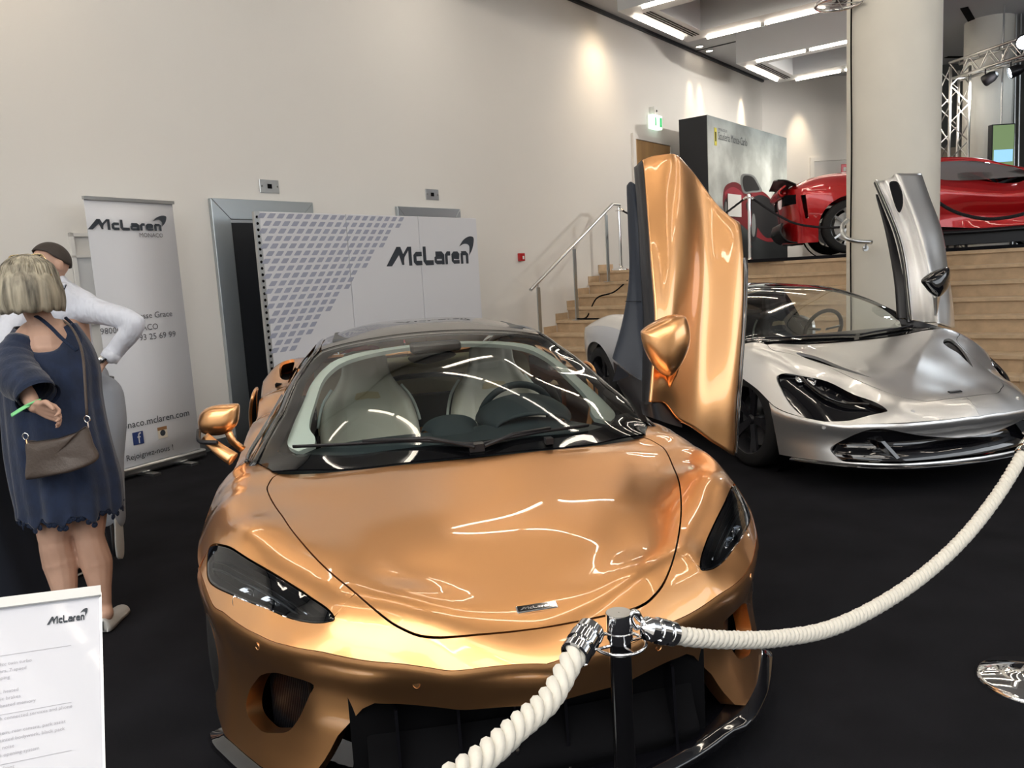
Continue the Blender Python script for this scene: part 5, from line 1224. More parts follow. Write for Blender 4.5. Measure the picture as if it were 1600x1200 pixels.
for sg in (-1, 1):
    P = dedup([(s1s, 0)]+[(s, 0) for s in np.linspace(s1s, sbS, 12)[1:]]+[(sbS, 1), (afs[-1][0], 1.0)]+afs[::-1]+[(s1s, 1.0)])
    patch('wing_side', SKs, [(sg*s, t) for s, t in P], [], .035, 'silver', sv, .03, flip=True, scale=scs)
    P = dedup([(sdS, 0)]+[(s, 0) for s in np.linspace(sdS, .999, 30)[1:]]+[(.999, 1.0), (ars[-1][0], 1.0)]+ars[::-1]+[(sdS, 1.0)])
    patch('rear_quarter_side', SKs, [(sg*s, t) for s, t in P], [], .04, 'silver', sv, .03, flip=True, scale=scs)
P = [(s, 0) for s in np.linspace(sbS, sdS, 14)]+[(sdS, .86), (sbS, .86)]
patch('closed_door_skin', SKs, [(-s, t) for s, t in P], [], .04, 'silver', sv, .02, flip=True, scale=scs)
for sg in (-1, 1): patch('side_sill', SKs, [(sg*s, t) for s, t in [(sbS, .87), (sdS, .87), (sdS, 1), (sbS, 1)]], [], .06, 'gloss_black', sv, .03, flip=True, scale=scs)
bi = catmull([(-.62, .885), (-.9, .83), (-1.3, .79), (-1.7, .77)], 16)
pp2('door_shoulder', np.vstack([bi, Esg(-.62, -1.7)[::-1]])*[1, -1], sp=.045)
cr_ = catmull([(-1.7, .77), (-2.1, .70), (-2.6, .60), (-3.0, .42), (-3.2, .2), (-3.25, 0)], 20)
for sg in (-1, 1): pp2('rear_haunch', np.vstack([cr_, Esg(-1.7, -3.43)[::-1]])*[1, sg], sp=.045)
Gps = mir([(.0, 0, .855), (-.03, .3, .86), (-.05, .55, .868), (-.06, .78, .885), (-.20, .87, .875), (-.33, .915, .865), (-.55, .845, 1.0), (-.80, .73, 1.125), (-1.1, .60, 1.215), (-.4, 0, 1.01), (-.4, .4, .995), (-.4, .7, .95), (-.75, 0, 1.15), (-.75, .4, 1.135), (-1.1, 0, 1.245), (-1.1, .35, 1.235),
 (-1.5, 0, 1.285), (-1.5, .35, 1.27), (-1.5, .58, 1.23), (-1.9, 0, 1.275), (-1.9, .54, 1.20), (-2.4, 0, 1.19), (-2.4, .50, 1.11), (-2.9, 0, 1.07), (-2.9, .42, 1.02), (-3.2, 0, .97)])
Gs = tps(Gps, 3e-5)
h1 = np.vstack([catmull([(0, 0), (-.02, .3), (-.04, .55), (-.06, .78), (-.20, .865), (-.33, .905)], 22), catmull([(-.33, .905), (-.55, .84), (-.80, .725), (-1.1, .585)], 14)[1:], catmull([(-1.1, .585), (-1.17, .3), (-1.19, 0)], 8)[1:]])
wss = np.vstack([h1, (h1*[1, -1])[::-1][1:-1]])
pp2('windscreen', wss, m='glass', S=Gs, sp=.06, fl=0)
h2 = np.vstack([catmull([(-.12, 0), (-.14, .3), (-.18, .55), (-.32, .76)], 12), catmull([(-.32, .76), (-.55, .76), (-.80, .66), (-1.05, .54)], 12)[1:], catmull([(-1.05, .54), (-1.12, .3), (-1.14, 0)], 8)[1:]])
def Gsb(uv): q = Gs(uv); q[:, 2] -= .006; return q
pp2('windscreen_border', wss, [np.vstack([h2, (h2*[1, -1])[::-1][1:-1]])], m='gloss_black', S=Gsb, sp=.06, fl=0)
h3 = np.array([(-1.20, 0), (-1.18, .3), (-1.11, .585), (-1.5, .57), (-1.9, .53), (-1.9, 0)]); pp2('roof_panel', np.vstack([h3, (h3*[1, -1])[::-1][1:-1]]), m='gloss_black', S=Gs, sp=.06)
h3 = np.array([(-1.91, 0), (-1.91, .5), (-2.4, .46), (-2.9, .4), (-3.15, .15), (-3.2, 0)]); pp2('rear_glass', np.vstack([h3, (h3*[1, -1])[::-1][1:-1]]), m='dark_glass', S=Gs, sp=.1, fl=0)
for sg in (-1, 1):
    blade('screen_pillar', [(x, y*sg, z) for x, y, z in [(-.30, .915, .86), (-.42, .885, .93), (-.55, .845, 1.0), (-.80, .73, 1.125), (-1.1, .60, 1.215), (-1.5, .575, 1.235), (-1.9, .54, 1.20), (-2.4, .50, 1.11), (-2.9, .46, 1.01)]], (.04, .05), 'gloss_black', sv)
    rows = [[(-1.7, .77*sg, .92), (-2.1, .70*sg, .97), (-2.6, .60*sg, .98), (-2.9, .46*sg, .96)], [(-1.7, .67*sg, 1.08), (-2.1, .61*sg, 1.08), (-2.6, .53*sg, 1.03), (-2.9, .45*sg, .99)], [(-1.7, .57*sg, 1.215), (-2.1, .53*sg, 1.17), (-2.6, .49*sg, 1.07), (-2.9, .45*sg, 1.01)]]
    gridmesh('cabin_quarter', loft(rows, 20, 8), 'gloss_black', sv)
gridmesh('side_glass', loft([[(-.38, -.88, .875), (-.9, -.84, .875), (-1.3, -.80, .885), (-1.7, -.78, .92)], [(-.55, -.845, .97), (-.9, -.75, 1.02), (-1.3, -.70, 1.06), (-1.7, -.68, 1.08)], [(-.60, -.82, 1.0), (-.9, -.68, 1.13), (-1.3, -.59, 1.21), (-1.7, -.57, 1.215)]], 20, 8), 'dark_glass', sv)
mirror_shell(sv, (-.62, -1.0, .95), .10, .09, .065, 'gloss_black', .1)
MB().tube([(-.62, -.95, .91), (-.60, -.86, .85)], .02, 10).build('mirror_arm', 'silver', sv)
for P in ([(-.05, .05), (-.10, -.25), (-.16, -.66)], [(-.05, .10), (-.10, .35), (-.14, .66)]):
    MB().tube([Gs([q])[0]+UZ*.018 for q in catmull(P, 16)], .010, 8, flat=.6).build('wiper_blade', 'satin_black', sv, True)
pv = Ts([(.965, -.02)])[0]; bdS = bevel(MB().box(pv-np.array([.0, .05, 0]), (0, .10, 0), (-.022, 0, .008), (.002, 0, .006)).build('badge', 'satin_black', sv), .003); MB().box(pv+np.array([-.006, -.04, .0085]), (0, .08, 0), (-.010, 0, .004), (.0005, 0, .001)).build('badge_field', 'steel', bdS)
for x, y, sg in ((0, .82, 1), (0, -.82, -1), (-2.67, .85, 1), (-2.67, -.85, -1)):
    o = wheel(sv, x, y, .345, .25, sg, 'satin_black', spokes=5)
    MB().lathe([(.42, -.16), (.42, .06)], (x, y-.03*sg, .345), (0, sg, 0), 40).build('wheel_arch_liner', 'black', sv)
MB().bb(-2.1, -.45, -.72, .72, .16, .20).build('cabin_floor', 'satin_black', sv)
for sg in (-1, 1): seat(sv, -1.32, .38*sg, .40, 'grey_leather', 'grey_leather', 'front_seat', h=.76, lean=.28, wid=.26)
gridmesh('dashboard', loft([[(-.08, y, .83), (-.3, y, .86), (-.6, y, .86), (-.72, y, .76), (-.72, y, .5)] for y in (-.76, -.4, 0, .4, .76)], 24, 20), 'satin_black', sv)
wc_ = np.array([-.85, .38, .86]); sw_ = MB().tube([wc_+.18*(math.cos(a)*ux+math.sin(a)*tq) for a in np.linspace(0, 2*PI, 40, endpoint=False)], .017, 10, closed=True).build('steering_wheel', 'satin_black', sv, True)
for a in (.15, PI-.15, -PI/2): MB().tube([wc_+.03*(math.cos(a)*ux+math.sin(a)*tq), wc_+.175*(math.cos(a)*ux+math.sin(a)*tq)], .014, 8, flat=.5).build('wheel_spoke', 'steel', sw_)
MB().bb(-2.0, -1.92, -.62, .62, .3, .95).build('rear_bulkhead', 'satin_black', sv)
# raised far door of the silver car
def px2(P): return [SV.loc(at(*p)) for p in P]
L_ = [(1423, 500), (1420, 475), (1414, 416), (1403, 367), (1385, 322), (1367, 281)]
rows = []
Ls = catmull(L_, 8); Ms = catmull([(1464, 505), (1460, 470), (1449, 412), (1437, 369), (1421, 322), (1399, 271)], 8); Rs = catmull([(1492, 512), (1489, 470), (1482, 425), (1473, 362), (1459, 325), (1440, 271)], 8)
ds = np.linspace(6.28, 6.62, 8)
for i in range(8):
    l, m_, r, d = Ls[i], Ms[i], Rs[i], ds[i]; row = [(l[0], l[1], d+.02), (l[0]+4, l[1], d), ((l[0]*.6+m_[0]*.4), (l[1]+m_[1])/2, d+.17), ((l[0]*.2+m_[0]*.8), m_[1], d+.10), (m_[0], m_[1], d-.0), ((m_[0]*.6+r[0]*.4), r[1]*.5+m_[1]*.5, d+.04), ((m_[0]*.2+r[0]*.8), r[1], d+.10), (r[0], r[1], d+.18)]
    if i == 7: row = [(u, v+(6 if 1372 < u < 1398 else 0), dd) for u, v, dd in row]
    rows.append(px2(row))
Gd2 = relax(loft(rows, 60, 70), 5)
d2 = gridmesh('raised_door', Gd2, 'silver', sv, thick=.012); d2['label'] = 'silver door swung up beside the round column'
gridmesh('door_trim_card', loft([px2([(1420, 497, 6.36), (1412, 437, 6.40), (1397, 370, 6.52), (1375, 312, 6.60), (1371, 304, 6.61)]), px2([(1402, 497, 6.40), (1397, 437, 6.44), (1384, 365, 6.55), (1369, 309, 6.62), (1370, 304, 6.62)]), px2([(1404, 497, 6.52), (1400, 437, 6.55), (1387, 365, 6.64), (1373, 309, 6.7), (1374, 305, 6.7)])], 40, 16), 'satin_black', d2)
gridmesh('door_frame_edge', loft([px2([(1423, 503, 6.30), (1419, 475, 6.31), (1413, 416, 6.36), (1402, 367, 6.43), (1384, 322, 6.5), (1367, 283, 6.62)]), px2([(1416, 503, 6.34), (1414, 475, 6.35), (1409, 416, 6.4), (1398, 367, 6.47), (1380, 322, 6.54), (1365, 287, 6.64)]), px2([(1422, 503, 6.5), (1418, 475, 6.5), (1412, 416, 6.55), (1401, 367, 6.6), (1384, 322, 6.65), (1369, 290, 6.7)])], 40, 12), 'gloss_black', d2)
V = px2([(1390, 285, 6.56), (1402, 284, 6.56), (1409, 298, 6.53), (1411, 318, 6.51), (1406, 332, 6.50), (1400, 325, 6.51), (1392, 300, 6.54)]); V = catmull(V, 24, True)
mk('door_vent_duct', [v+(SV.loc(CAM)-SV.loc(at(1400, 300, 1)))*.012+(SV.loc(CAM)-v)/np.linalg.norm(SV.loc(CAM)-v)*.03 for v in V], [tuple(range(24))], 'gloss_black', d2)
gridmesh('hinge_cover', loft([px2([(1404, 498, 6.4), (1440, 503, 6.3), (1472, 512, 6.28)]), px2([(1410, 515, 6.38), (1440, 517, 6.3), (1474, 515, 6.27)])], 14, 6), 'satin_black', d2)
inflate('door_mirror_shell', d2, [(1439, 438), (1452, 427), (1468, 420), (1482, 418), (1485, 428), (1483, 446), (1475, 458), (1466, 464.5), (1455, 460), (1445, 449)], SV, 6.05, .10, .12, 'gloss_black')
MB().tube(catmull(px2([(1464, 455, 6.1), (1463, 475, 6.25), (1462, 492, 6.3)]), 10), np.interp(np.linspace(0, 1, 10), [0, 1], [.05, .015]), 10, flat=.5).build('mirror_stalk', 'silver', d2, True)

# ================================================================== 3. red coupe on the platform
_p = at(1330, 400, 10.85); _a = -.25; RD = Pose(_p[0]+1.07*(2.65*math.cos(_a)-.98*math.sin(_a)), _p[1]+1.07*(2.65*math.sin(_a)+.98*math.cos(_a)), _a); rd = thing('sports_car', 'red mid-engined coupe side on upon the platform, behind the column', 'car', (RD.x, RD.y, PZ+.05), RD.a, 'sports cars'); rd.scale = (1.07,)*3
TPr = mir([(1.05, 0, .5), (.9, .6, .5), (.6, .88, .54), (.3, .955, .62), (0, .965, .70), (-.5, .935, .68), (-1.2, .91, .69), (-1.9, .94, .80), (-2.3, .965, .84), (-2.65, .97, .86), (-3.0, .94, .87), (-3.3, .85, .87), (-3.42, .5, .88), (-3.45, 0, .88),
 (.7, 0, .62), (.2, 0, .72), (-.25, 0, .80), (.5, .6, .66), (.1, .8, .80), (-.1, .84, .83), (-.45, .82, .79), (-1.2, .82, .80), (-1.8, .80, .91), (-2.3, .8, .97), (-2.65, .8, .985), (-3.0, .8, .97), (-3.3, .6, .94), (-3.2, 0, .97), (-2.6, 0, 1.02), (-.7, 0, .84), (-.7, .5, .84), (-1.4, 0, .88), (-1.4, .5, .88), (-2.0, 0, .95), (-2.0, .5, .94)])
Tr = tps(TPr, 2e-4)
Er_ = [(1.05, 0), (.9, .6), (.6, .88), (.3, .955), (0, .965), (-.5, .935), (-1.2, .91), (-1.9, .94), (-2.3, .965), (-2.65, .97), (-3.0, .94), (-3.3, .85), (-3.42, .5), (-3.45, 0)]
_e = catmull(Er_, 100); _e[0, 1] = _e[-1, 1] = 0; Er_ = [tuple(q) for q in Tr(_e)]
pr_ = []
for (x, y, z) in Er_:
    r = [np.interp(-x, [-1.2, 0, .6, 1.2, 1.9, 2.6, 4], c) for c in ([0]*7, [.01, .012, .014, .014, .014, .014, .01], [.0, .02, .0, -.01, .02, .025, -.02], [-.03, .01, -.04, -.05, .0, .01, -.05], [-.02, -.01, -.03, -.02, -.02, -.02, -.06], [.02, -.03, .0, .0, -.03, -.04, -.05])]
    pr_.append([(r[j], z+(.17-z)*f) for j, f in enumerate((0, .12, .35, .6, .85, 1))])
SKr = Skirt(Er_, pr_, [0, .12, .35, .6, .85, 1])
lenR = np.sum(np.linalg.norm(np.diff(SKr.G[SKr.ns//2:, 5], axis=0), axis=1)); scr = (lenR, .45)
def pp3(*a, **k): k.setdefault('parent', rd); k.setdefault('m', 'red'); k.setdefault('S', Tr); k.setdefault('sp', .06); return paint_patch(*a, **k)
era = catmull([e[:2] for e in Er_], 300)
body = np.vstack([era, (era*[1, -1])[::-1][1:-1]])
cabh = np.array([(-.25, 0), (-.3, .4), (-.45, .72), (-.7, .80), (-1.2, .79), (-1.8, .74), (-2.3, .62), (-2.6, .4), (-2.7, 0)]); cab = np.vstack([cabh, (cabh*[1, -1])[::-1][1:-1]])
pp3('body_top', shrink(body, .001), [cab])
def archr(xc, r):
    P = []
    for a in np.linspace(0, PI, 17):
        x = xc+r*math.cos(a); s = s_at(SKr, x); z = .345+r*math.sin(a); tt = np.linspace(0, 1, 200); q = SKr(np.c_[np.full(200, s), tt]); P.append((s, tt[np.argmin(abs(q[:, 2]-z))] if z > q[-1, 2] else 1.0))
    while len(P) > 2 and P[1][1] >= 1: P.pop(0)
    while len(P) > 2 and P[-2][1] >= 1: P.pop()
    return P
a1, a2 = archr(.10, .39), archr(-2.65, .39)
for sg in (-1, 1):
    P = dedup([(s, 0) for s in np.linspace(0.0005, .9995, 60)]+[(.9995, 1.0), (a2[-1][0], 1.0)]+a2[::-1]+[(a1[-1][0], 1.0)]+a1[::-1]+[(.0005, 1.0)])
    sl_ = [(s_at(SKr, -3.25), .12), (s_at(SKr, -3.20), .55), (s_at(SKr, -3.16), .55), (s_at(SKr, -3.19), .12)]
    patch('body_side', SKr, [(sg*s, t) for s, t in P], [[(sg*s, t) for s, t in sl_]], .05, 'red', rd, .03, flip=True, scale=scr)
Gpr = mir([(-.25, 0, .82), (-.3, .4, .83), (-.45, .72, .85), (-.9, 0, 1.05), (-.95, .55, 1.03), (-1.3, 0, 1.18), (-1.3, .52, 1.12), (-1.6, 0, 1.20), (-1.6, .55, 1.13), (-2.0, 0, 1.17), (-2.0, .52, 1.09), (-2.5, 0, 1.06), (-2.4, .5, 1.0), (-2.7, 0, 1.0), (-2.6, .4, .99)])
Gr_ = tps(Gpr, 3e-5)
h = np.vstack([catmull([(-1.12, 0), (-1.10, .3), (-1.02, .55)], 6), catmull([(-1.02, .55), (-1.3, .55), (-1.6, .56), (-2.0, .53), (-2.4, .50), (-2.6, .4)], 16)[1:], [(-2.7, 0)]]); pp3('roof_panel', np.vstack([h, (h*[1, -1])[::-1][1:-1]]), S=Gr_)
h = np.vstack([catmull([(-.25, 0), (-.3, .4), (-.45, .72)], 8), catmull([(-.45, .72), (-.7, .64), (-1.02, .55)], 8)[1:], catmull([(-1.02, .55), (-1.10, .3), (-1.12, 0)], 6)[1:]]); pp3('windscreen', np.vstack([h, (h*[1, -1])[::-1][1:-1]]), m='glass', S=Gr_, fl=0)
for sg in (-1, 1):
    gl = [[(-.50, .80*sg, .815), (-.9, .83*sg, .815), (-1.4, .83*sg, .825), (-1.9, .78*sg, .92)], [(-.72, .73*sg, .94), (-1.0, .70*sg, .99), (-1.4, .68*sg, 1.02), (-1.9, .66*sg, 1.02)], [(-.80, .62*sg, .97), (-1.1, .57*sg, 1.08), (-1.5, .56*sg, 1.12), (-1.95, .54*sg, 1.09)]]
    gridmesh('side_window', loft(gl, 24, 10), 'dark_glass', rd)
    MB().tube(catmull([(-.46, .74*sg, .86), (-.78, .63*sg, .965), (-1.08, .565*sg, 1.075), (-1.5, .56*sg, 1.125), (-2.0, .53*sg, 1.09), (-2.4, .5*sg, 1.0)], 30), .026, 8).build('roof_rail', 'red', rd, True)
    gridmesh('rear_pillar', loft([[(-1.88, .77*sg, .94), (-2.2, .70*sg, .98), (-2.6, .55*sg, .99)], [(-1.9, .66*sg, 1.03), (-2.2, .60*sg, 1.03), (-2.55, .48*sg, 1.0)], [(-1.95, .54*sg, 1.10), (-2.2, .52*sg, 1.05), (-2.5, .45*sg, 1.01)]], 14, 8), 'red', rd)
    mirror_shell(rd, (-.62, .98*sg, .93), .10, .10, .06, 'red', 0); MB().tube([(-.62, .92*sg, .90), (-.60, .82*sg, .87)], .018, 8).build('mirror_arm', 'red', rd)
    MB().bb(-2.2, -.35, .55*sg if sg > 0 else -.86, .86 if sg > 0 else -.55, .03, .22).build('undertray_side', 'satin_black', rd)
    for x in (.10, -2.65):
        wheel(rd, x, .86*sg, .345, .25, sg, 'steel', spokes=10); MB().lathe([(.41, -.16), (.41, .05)], (x, .83*sg, .345), (0, sg, 0), 36).build('wheel_arch_liner', 'black', rd)
    MB().tube(catmull([(-.45, .93*sg, .20), (-1.2, .945*sg, .19), (-2.2, .96*sg, .20)], 12), .035, 8, flat=.6).build('side_skirt', 'satin_black', rd, True)
gridmesh('tail_spoiler', loft([[(-3.30, y, .97-.06*abs(y)), (-3.42, y, 1.03-.06*abs(y)), (-3.52, y, 1.06-.08*abs(y))] for y in (-.82, -.4, 0, .4, .82)], 20, 10), 'satin_black', rd, thick=.02)
gridmesh('tail_panel', loft([[(-3.42, y, .97-.06*abs(y)), (-3.50, y, .88-.04*abs(y)), (-3.46, y, .80)] for y in (-.84, -.4, 0, .4, .84)], 20, 10), 'red', rd, thick=.02)
MB().bb(-3.44, -3.2, -.86, .86, .68, .80).build('tail_recess', 'black', rd)
for sg in (-1, 1): MB().lathe([(.001, .03), (.045, .02), (.05, 0), (.05, -.02)], (-3.44, .62*sg, .84), (-1, .3*sg, 0), 20).build('tail_lamp', 'red', rd, True)
gridmesh('rear_diffuser', loft([[(-3.2, y, .16), (-3.4, y, .20), (-3.50, y, .32), (-3.48, y, .45)] for y in (-.8, -.4, 0, .4, .8)], 20, 14), 'satin_black', rd, thick=.02)
MB().bb(-2.5, -.5, -.7, .7, .2, .3).build('cabin_floor', 'satin_black', rd)
gridmesh('dashboard', loft([[(-.4, y, .78), (-.6, y, .84), (-.75, y, .78)] for y in (-.7, 0, .7)], 10, 8), 'satin_black', rd)
seat(rd, -1.35, -.36, .36, 'grey_leather', 'grey_leather', 'front_seat', h=.68, lean=.28, wid=.25)
# black floor mat under the red car
_h = np.array([math.cos(_a), math.sin(_a), 0]); _l = np.array([-_h[1], _h[0], 0]); tag(bevel(MB().box(np.array([RD.x, RD.y, PZ])-_h*4.2-_l*1.22, _h*6.2, _l*2.4, (0, 0, .045)).build('display_mat', 'carpet'), .005), 'low black display platform under the red coupe', 'platform')
# ================================================================== rope posts and ropes
def post(label, P, z0, h, r, base_r, ring=True, group=None, hook_dirs=()):
    t = thing('rope_post', label, 'rope post', (P[0], P[1], z0), group=group)
    MB().lathe([(r, .02), (r, h-.055)], n=32).build('tube', 'chrome_dark' if ring else 'chrome', t, True)
    MB().lathe([(.001, h+.0005), (r*1.15, h+.0005)], n=40).build('cap_top', 'steel', t)
    MB().lathe([(.001, h), (r*1.18, h), (r*1.22, h-.004), (r*1.22, h-.045), (r*1.05, h-.05), (r, h-.055)], n=40).build('cap', 'chrome', t, 'auto')
    MB().lathe([(base_r, 0), (base_r, .012), (base_r*.93, .022), (base_r*.5, .032), (r*1.6, .045), (r, .07)], n=64).build('base', 'chrome', t, True)
    rg = MB(); rg.lathe([(r, h-.060), (r*1.7, h-.060), (r*1.7, h-.056), (r, h-.056)], n=32); 
    MB().tube([(r*2.35*math.cos(a), r*2.35*math.sin(a), h-.058) for a in np.linspace(0, 2*PI, 48, endpoint=False)], r*.16, 8, closed=True).build('hook_ring', 'chrome', t, True)
    for k in range(4):
        a = k*PI/2+.4; MB().tube([(r*.9*math.cos(a), r*.9*math.sin(a), h-.058), (r*2.35*math.cos(a), r*2.35*math.sin(a), h-.058)], r*.14, 6).build('ring_arm', 'chrome', t)
    return t
mat('chrome_dark', (.20, .20, .21), .12, 1)
def rope(name, label, P, R_, m, pitch=2.0, strands=3, group=None, ferr=True, n=None, end=(True, True)):
    """twisted rope along control points with metal end ferrules"""
    P = catmull(P, 160); L = np.r_[0, np.cumsum(np.linalg.norm(np.diff(P, axis=0), axis=1))]; T = L[-1]; n = n or int(T/(R_*.35)); n = min(n, 900)
    Q = np.stack([np.interp(np.linspace(0, T, n), L, P[:, i]) for i in range(3)], 1); t = np.gradient(Q, axis=0); t /= np.linalg.norm(t, axis=1)[:, None]
    up = np.array([0, 0, 1.0]); s_ = np.cross(t, up); s_ /= np.linalg.norm(s_, axis=1)[:, None]; u_ = np.cross(s_, t)
    r = thing(name, label, 'rope', Q[n//2], group=group); o = Q[n//2]
    for k in range(strands):
        a = 2*PI*(np.linspace(0, T, n)/(pitch*2*R_)+k/strands); c = Q+(s_*np.cos(a)[:, None]+u_*np.sin(a)[:, None])*R_*.60-o
        MB().tube(c, R_*.52, 8).build('strand', m, r, True)
    if ferr:
        for i, sg in ((0, -1), (-1, 1)):
            if not end[0 if i == 0 else 1]: continue
            d = t[i]*sg; c = Q[i]-d*.0-o
            pr = [(R_*1.15, -.020), (R_*1.35, -.018), (R_*1.35, -.004), (R_*1.12, -.002), (R_*1.12, .004), (R_*1.42, .006), (R_*1.42, .024), (R_*1.12, .026), (R_*1.12, .031), (R_*1.30, .033), (R_*1.25, .048), (R_*.7, .056), (R_*.35, .060), (.001, .061)]
            MB().lathe(pr, c, d, 28).build('ferrule', 'chrome', r, 'auto')
    return r, Q
S1 = at(967, 962, 1.40); h1 = S1[2]-0+.006
st1 = post('nearest chrome rope post standing in front of the copper car', S1, 0, h1, .0195, .16)
topc = np.array([S1[0], S1[1], h1-.058])
# hooks
def hook(root, A, B, side=1):
    A, B = np.array(A), np.array(B); o = np.array(root.location); d = B-A; L = np.linalg.norm(d); d /= L
    P = [B, A+d*L*.45, A+d*L*.1+UZ*.006, A-d*.006+UZ*.002, A-d*.012-UZ*.012, A+d*.002-UZ*.022, A+d*.010-UZ*.014]
    MB().tube(catmull([p-o for p in P], 40), np.interp(np.linspace(0, 1, 40), [0, .3, .6, 1], [.0045, .0075, .005, .004]), 10).build('snap_hook', 'chrome', root, True)
RR = .0165
PL = [at(905, 1012, 1.335), at(893, 1032, 1.31), at(860, 1090, 1.24), at(810, 1135, 1.16), at(740, 1195, 1.06), at(640, 1250, .97), at(500, 1300, .88)]
rl_, Ql = rope('barrier_rope', 'thick white twisted rope dropping from the near post to the lower left', PL, .019, 'rope', pitch=2.2, end=(True, False), group='white barrier ropes')
hook(rl_, at(934, 986, 1.385), at(911, 1004, 1.345))
S2 = np.array([1.635, 2.36]); h2 = .93
PR_ = [at(1040, 988, 1.425), at(1080, 996, 1.46), at(1150, 1000, 1.54), at(1220, 997, 1.64), at(1300, 981, 1.76), at(1380, 942, 1.89), at(1450, 893, 2.0), at(1510, 836, 2.10), at(1560, 772, 2.2), at(1602, 704, 2.28)]
rr_, Qr = rope('barrier_rope', 'long white rope sagging from the near post across to the right edge', PR_, RR, 'rope', pitch=1.4, end=(True, True), group='white barrier ropes')
hook(rr_, at(992, 962, 1.395), at(1012, 975, 1.41))
st2 = post('chrome rope post at the right edge with only its shiny round base in view', atz(1606, 1068, 0)+np.array([.01, 0, 0]), 0, h2, .0195, .165)
# platform posts and black ropes
def onw(u, v, w): return onplane(u, v, W(w, 0), WD)
qa = onw(970, 418, 7.32); ha = onw(969, 323, 7.32)[2]-PZ
sp1 = post('chrome post at the top of the stairs beside the handrail', qa, PZ, ha, .025, .16, False)
qb = onw(1172, 404, 7.36); hb = onw(1172, 303, 7.36)[2]-PZ
sp2 = post('chrome post on the platform edge in front of the printed backdrop', qb, PZ, hb, .025, .16, False)
ta, tb2 = qa*[1, 1, 0]+UZ*(PZ+ha-.06), qb*[1, 1, 0]+UZ*(PZ+hb-.06)
mid = (ta+tb2)/2-UZ*.33
rope('black_rope', 'black rope hanging between the two chrome posts on the platform', [ta+(tb2-ta)*.03, ta+(tb2-ta)*.25-UZ*.26, mid, ta+(tb2-ta)*.75-UZ*.26, ta+(tb2-ta)*.97], .016, 'black_rope', 1.5, n=160, group='black ropes')
e2 = onw(1720, 300, 7.36); tb3 = at(1700, 300, 9.2); 
rope('black_rope', 'black rope sagging in front of the red coupe', [tb2+np.array([.05, 0, -.01]), onw(1215, 336, 7.3), onw(1250, 351, 7.25), onw(1310, 355, 7.2), onw(1380, 340, 7.2), onw(1452, 305, 7.2)], .016, 'black_rope', 1.5, n=260, group='black ropes')
rope('black_rope', 'black rope curving across the side of the red coupe, right of the column', [onw(1452, 305, 7.2), onw(1475, 322, 7.2), onw(1500, 334, 7.2), onw(1535, 341.5, 7.2), onw(1565, 341, 7.2), onw(1600, 334, 7.2), onw(1640, 318, 7.2)], .020, 'black_rope', 1.5, n=220, group='black ropes')

# ================================================================== information lectern, bottom left
mat('print_faint', (.46, .46, .51), .5); mat('sheet', (.70, .71, .77), .35, coat=.25, coatr=.02)
TR_, TL_, BR_ = at(155, 926, 1.60), at(-130, 962, 1.46), at(176, 1262, 1.42)
ex = (TL_-TR_); wx = np.linalg.norm(ex); ex /= wx; ey = BR_-TR_; ey -= ex*(ey@ex); hy = np.linalg.norm(ey); ey /= hy; ez = np.cross(ey, ex); ez *= np.sign(ez@(CAM-TR_))
ll = thing('information_stand', 'white specification sheet stand with word mark at the lower left edge', 'sign', (TR_+TL_)/2*[1, 1, 0]); o = np.array(ll.location)
def lp_(x, y, z=0): return TR_+ex*x+ey*y+ez*z-o
MB().box(lp_(0, 0, -.014), ex*wx, ey*hy, ez*.014).build('backing_board', 'sheet', ll)
MB().box(lp_(-.003, -.012, -.014), ex*(wx+.006), ey*.020, ez*.024).build('top_clamp_rail', 'white_plastic', ll)
MB().box(lp_(-.004, 0, -.014), ex*.004, ey*hy, ez*.016).build('edge_profile', 'steel', ll)
xr_, yr_ = -ex, -ey
wx0 = .130
wordmark_at('word_mark', lp_(.090, .052, .0015), xr_, yr_, .070, .0225, 'print_dark', ll)
random.seed(3)
def tline(y, txts, x=.215, sz=.0088):
    for tx in txts:
        V, F = textmesh(tx, sz); mk('text_line', place2d(V, lp_(x, y, .0012), xr_, yr_), F, 'print_faint', ll); y += .0125
tline(.105, ['ENGINE', 'M840TE, 3994cc twin turbo', 'Electric dampers, 7-speed', 'Proactive damping', 'Wheels', 'Comfort seats, heated', 'Carbon ceramic brakes', 'Power adjust, heated memory'])
tline(.215, ['Navigation with connected services and phone', 'Driver', 'Monitoring system, rear camera, park assist', 'Alloy wheels painted bodywork, black pack', 'Cruise control, noise', 'Gesture tailgate opening system', 'Premium pack'])
tline(.300, ['Heated seats front', 'Lighting pack plus', 'Parking sensors', 'Rear screen tint', 'Contrast stitching interior with leather detail', 'Floor mats', 'Piano black', 'Interior trim'], .205)
tline(.400, ['Exterior carbon', 'Wheels', 'Brakes', 'Colour', 'Service plan'], .205)
for y in (.098, .205, .290, .392): MB().box(lp_(.05, y, .0008), ex*.5, ey*.0006, ez*.0004).build('rule_line', 'print_faint', ll)
MB().tube([(0, .05, .03), (0, .05, (TR_+TL_)[2]/2-.15)], .022, 16).build('stand_pole', 'steel', ll, 'auto'); MB().lathe([(.17, 0), (.17, .012), (.02, .03)], (0, .05, 0), n=40).build('stand_foot', 'steel', ll, 'auto')
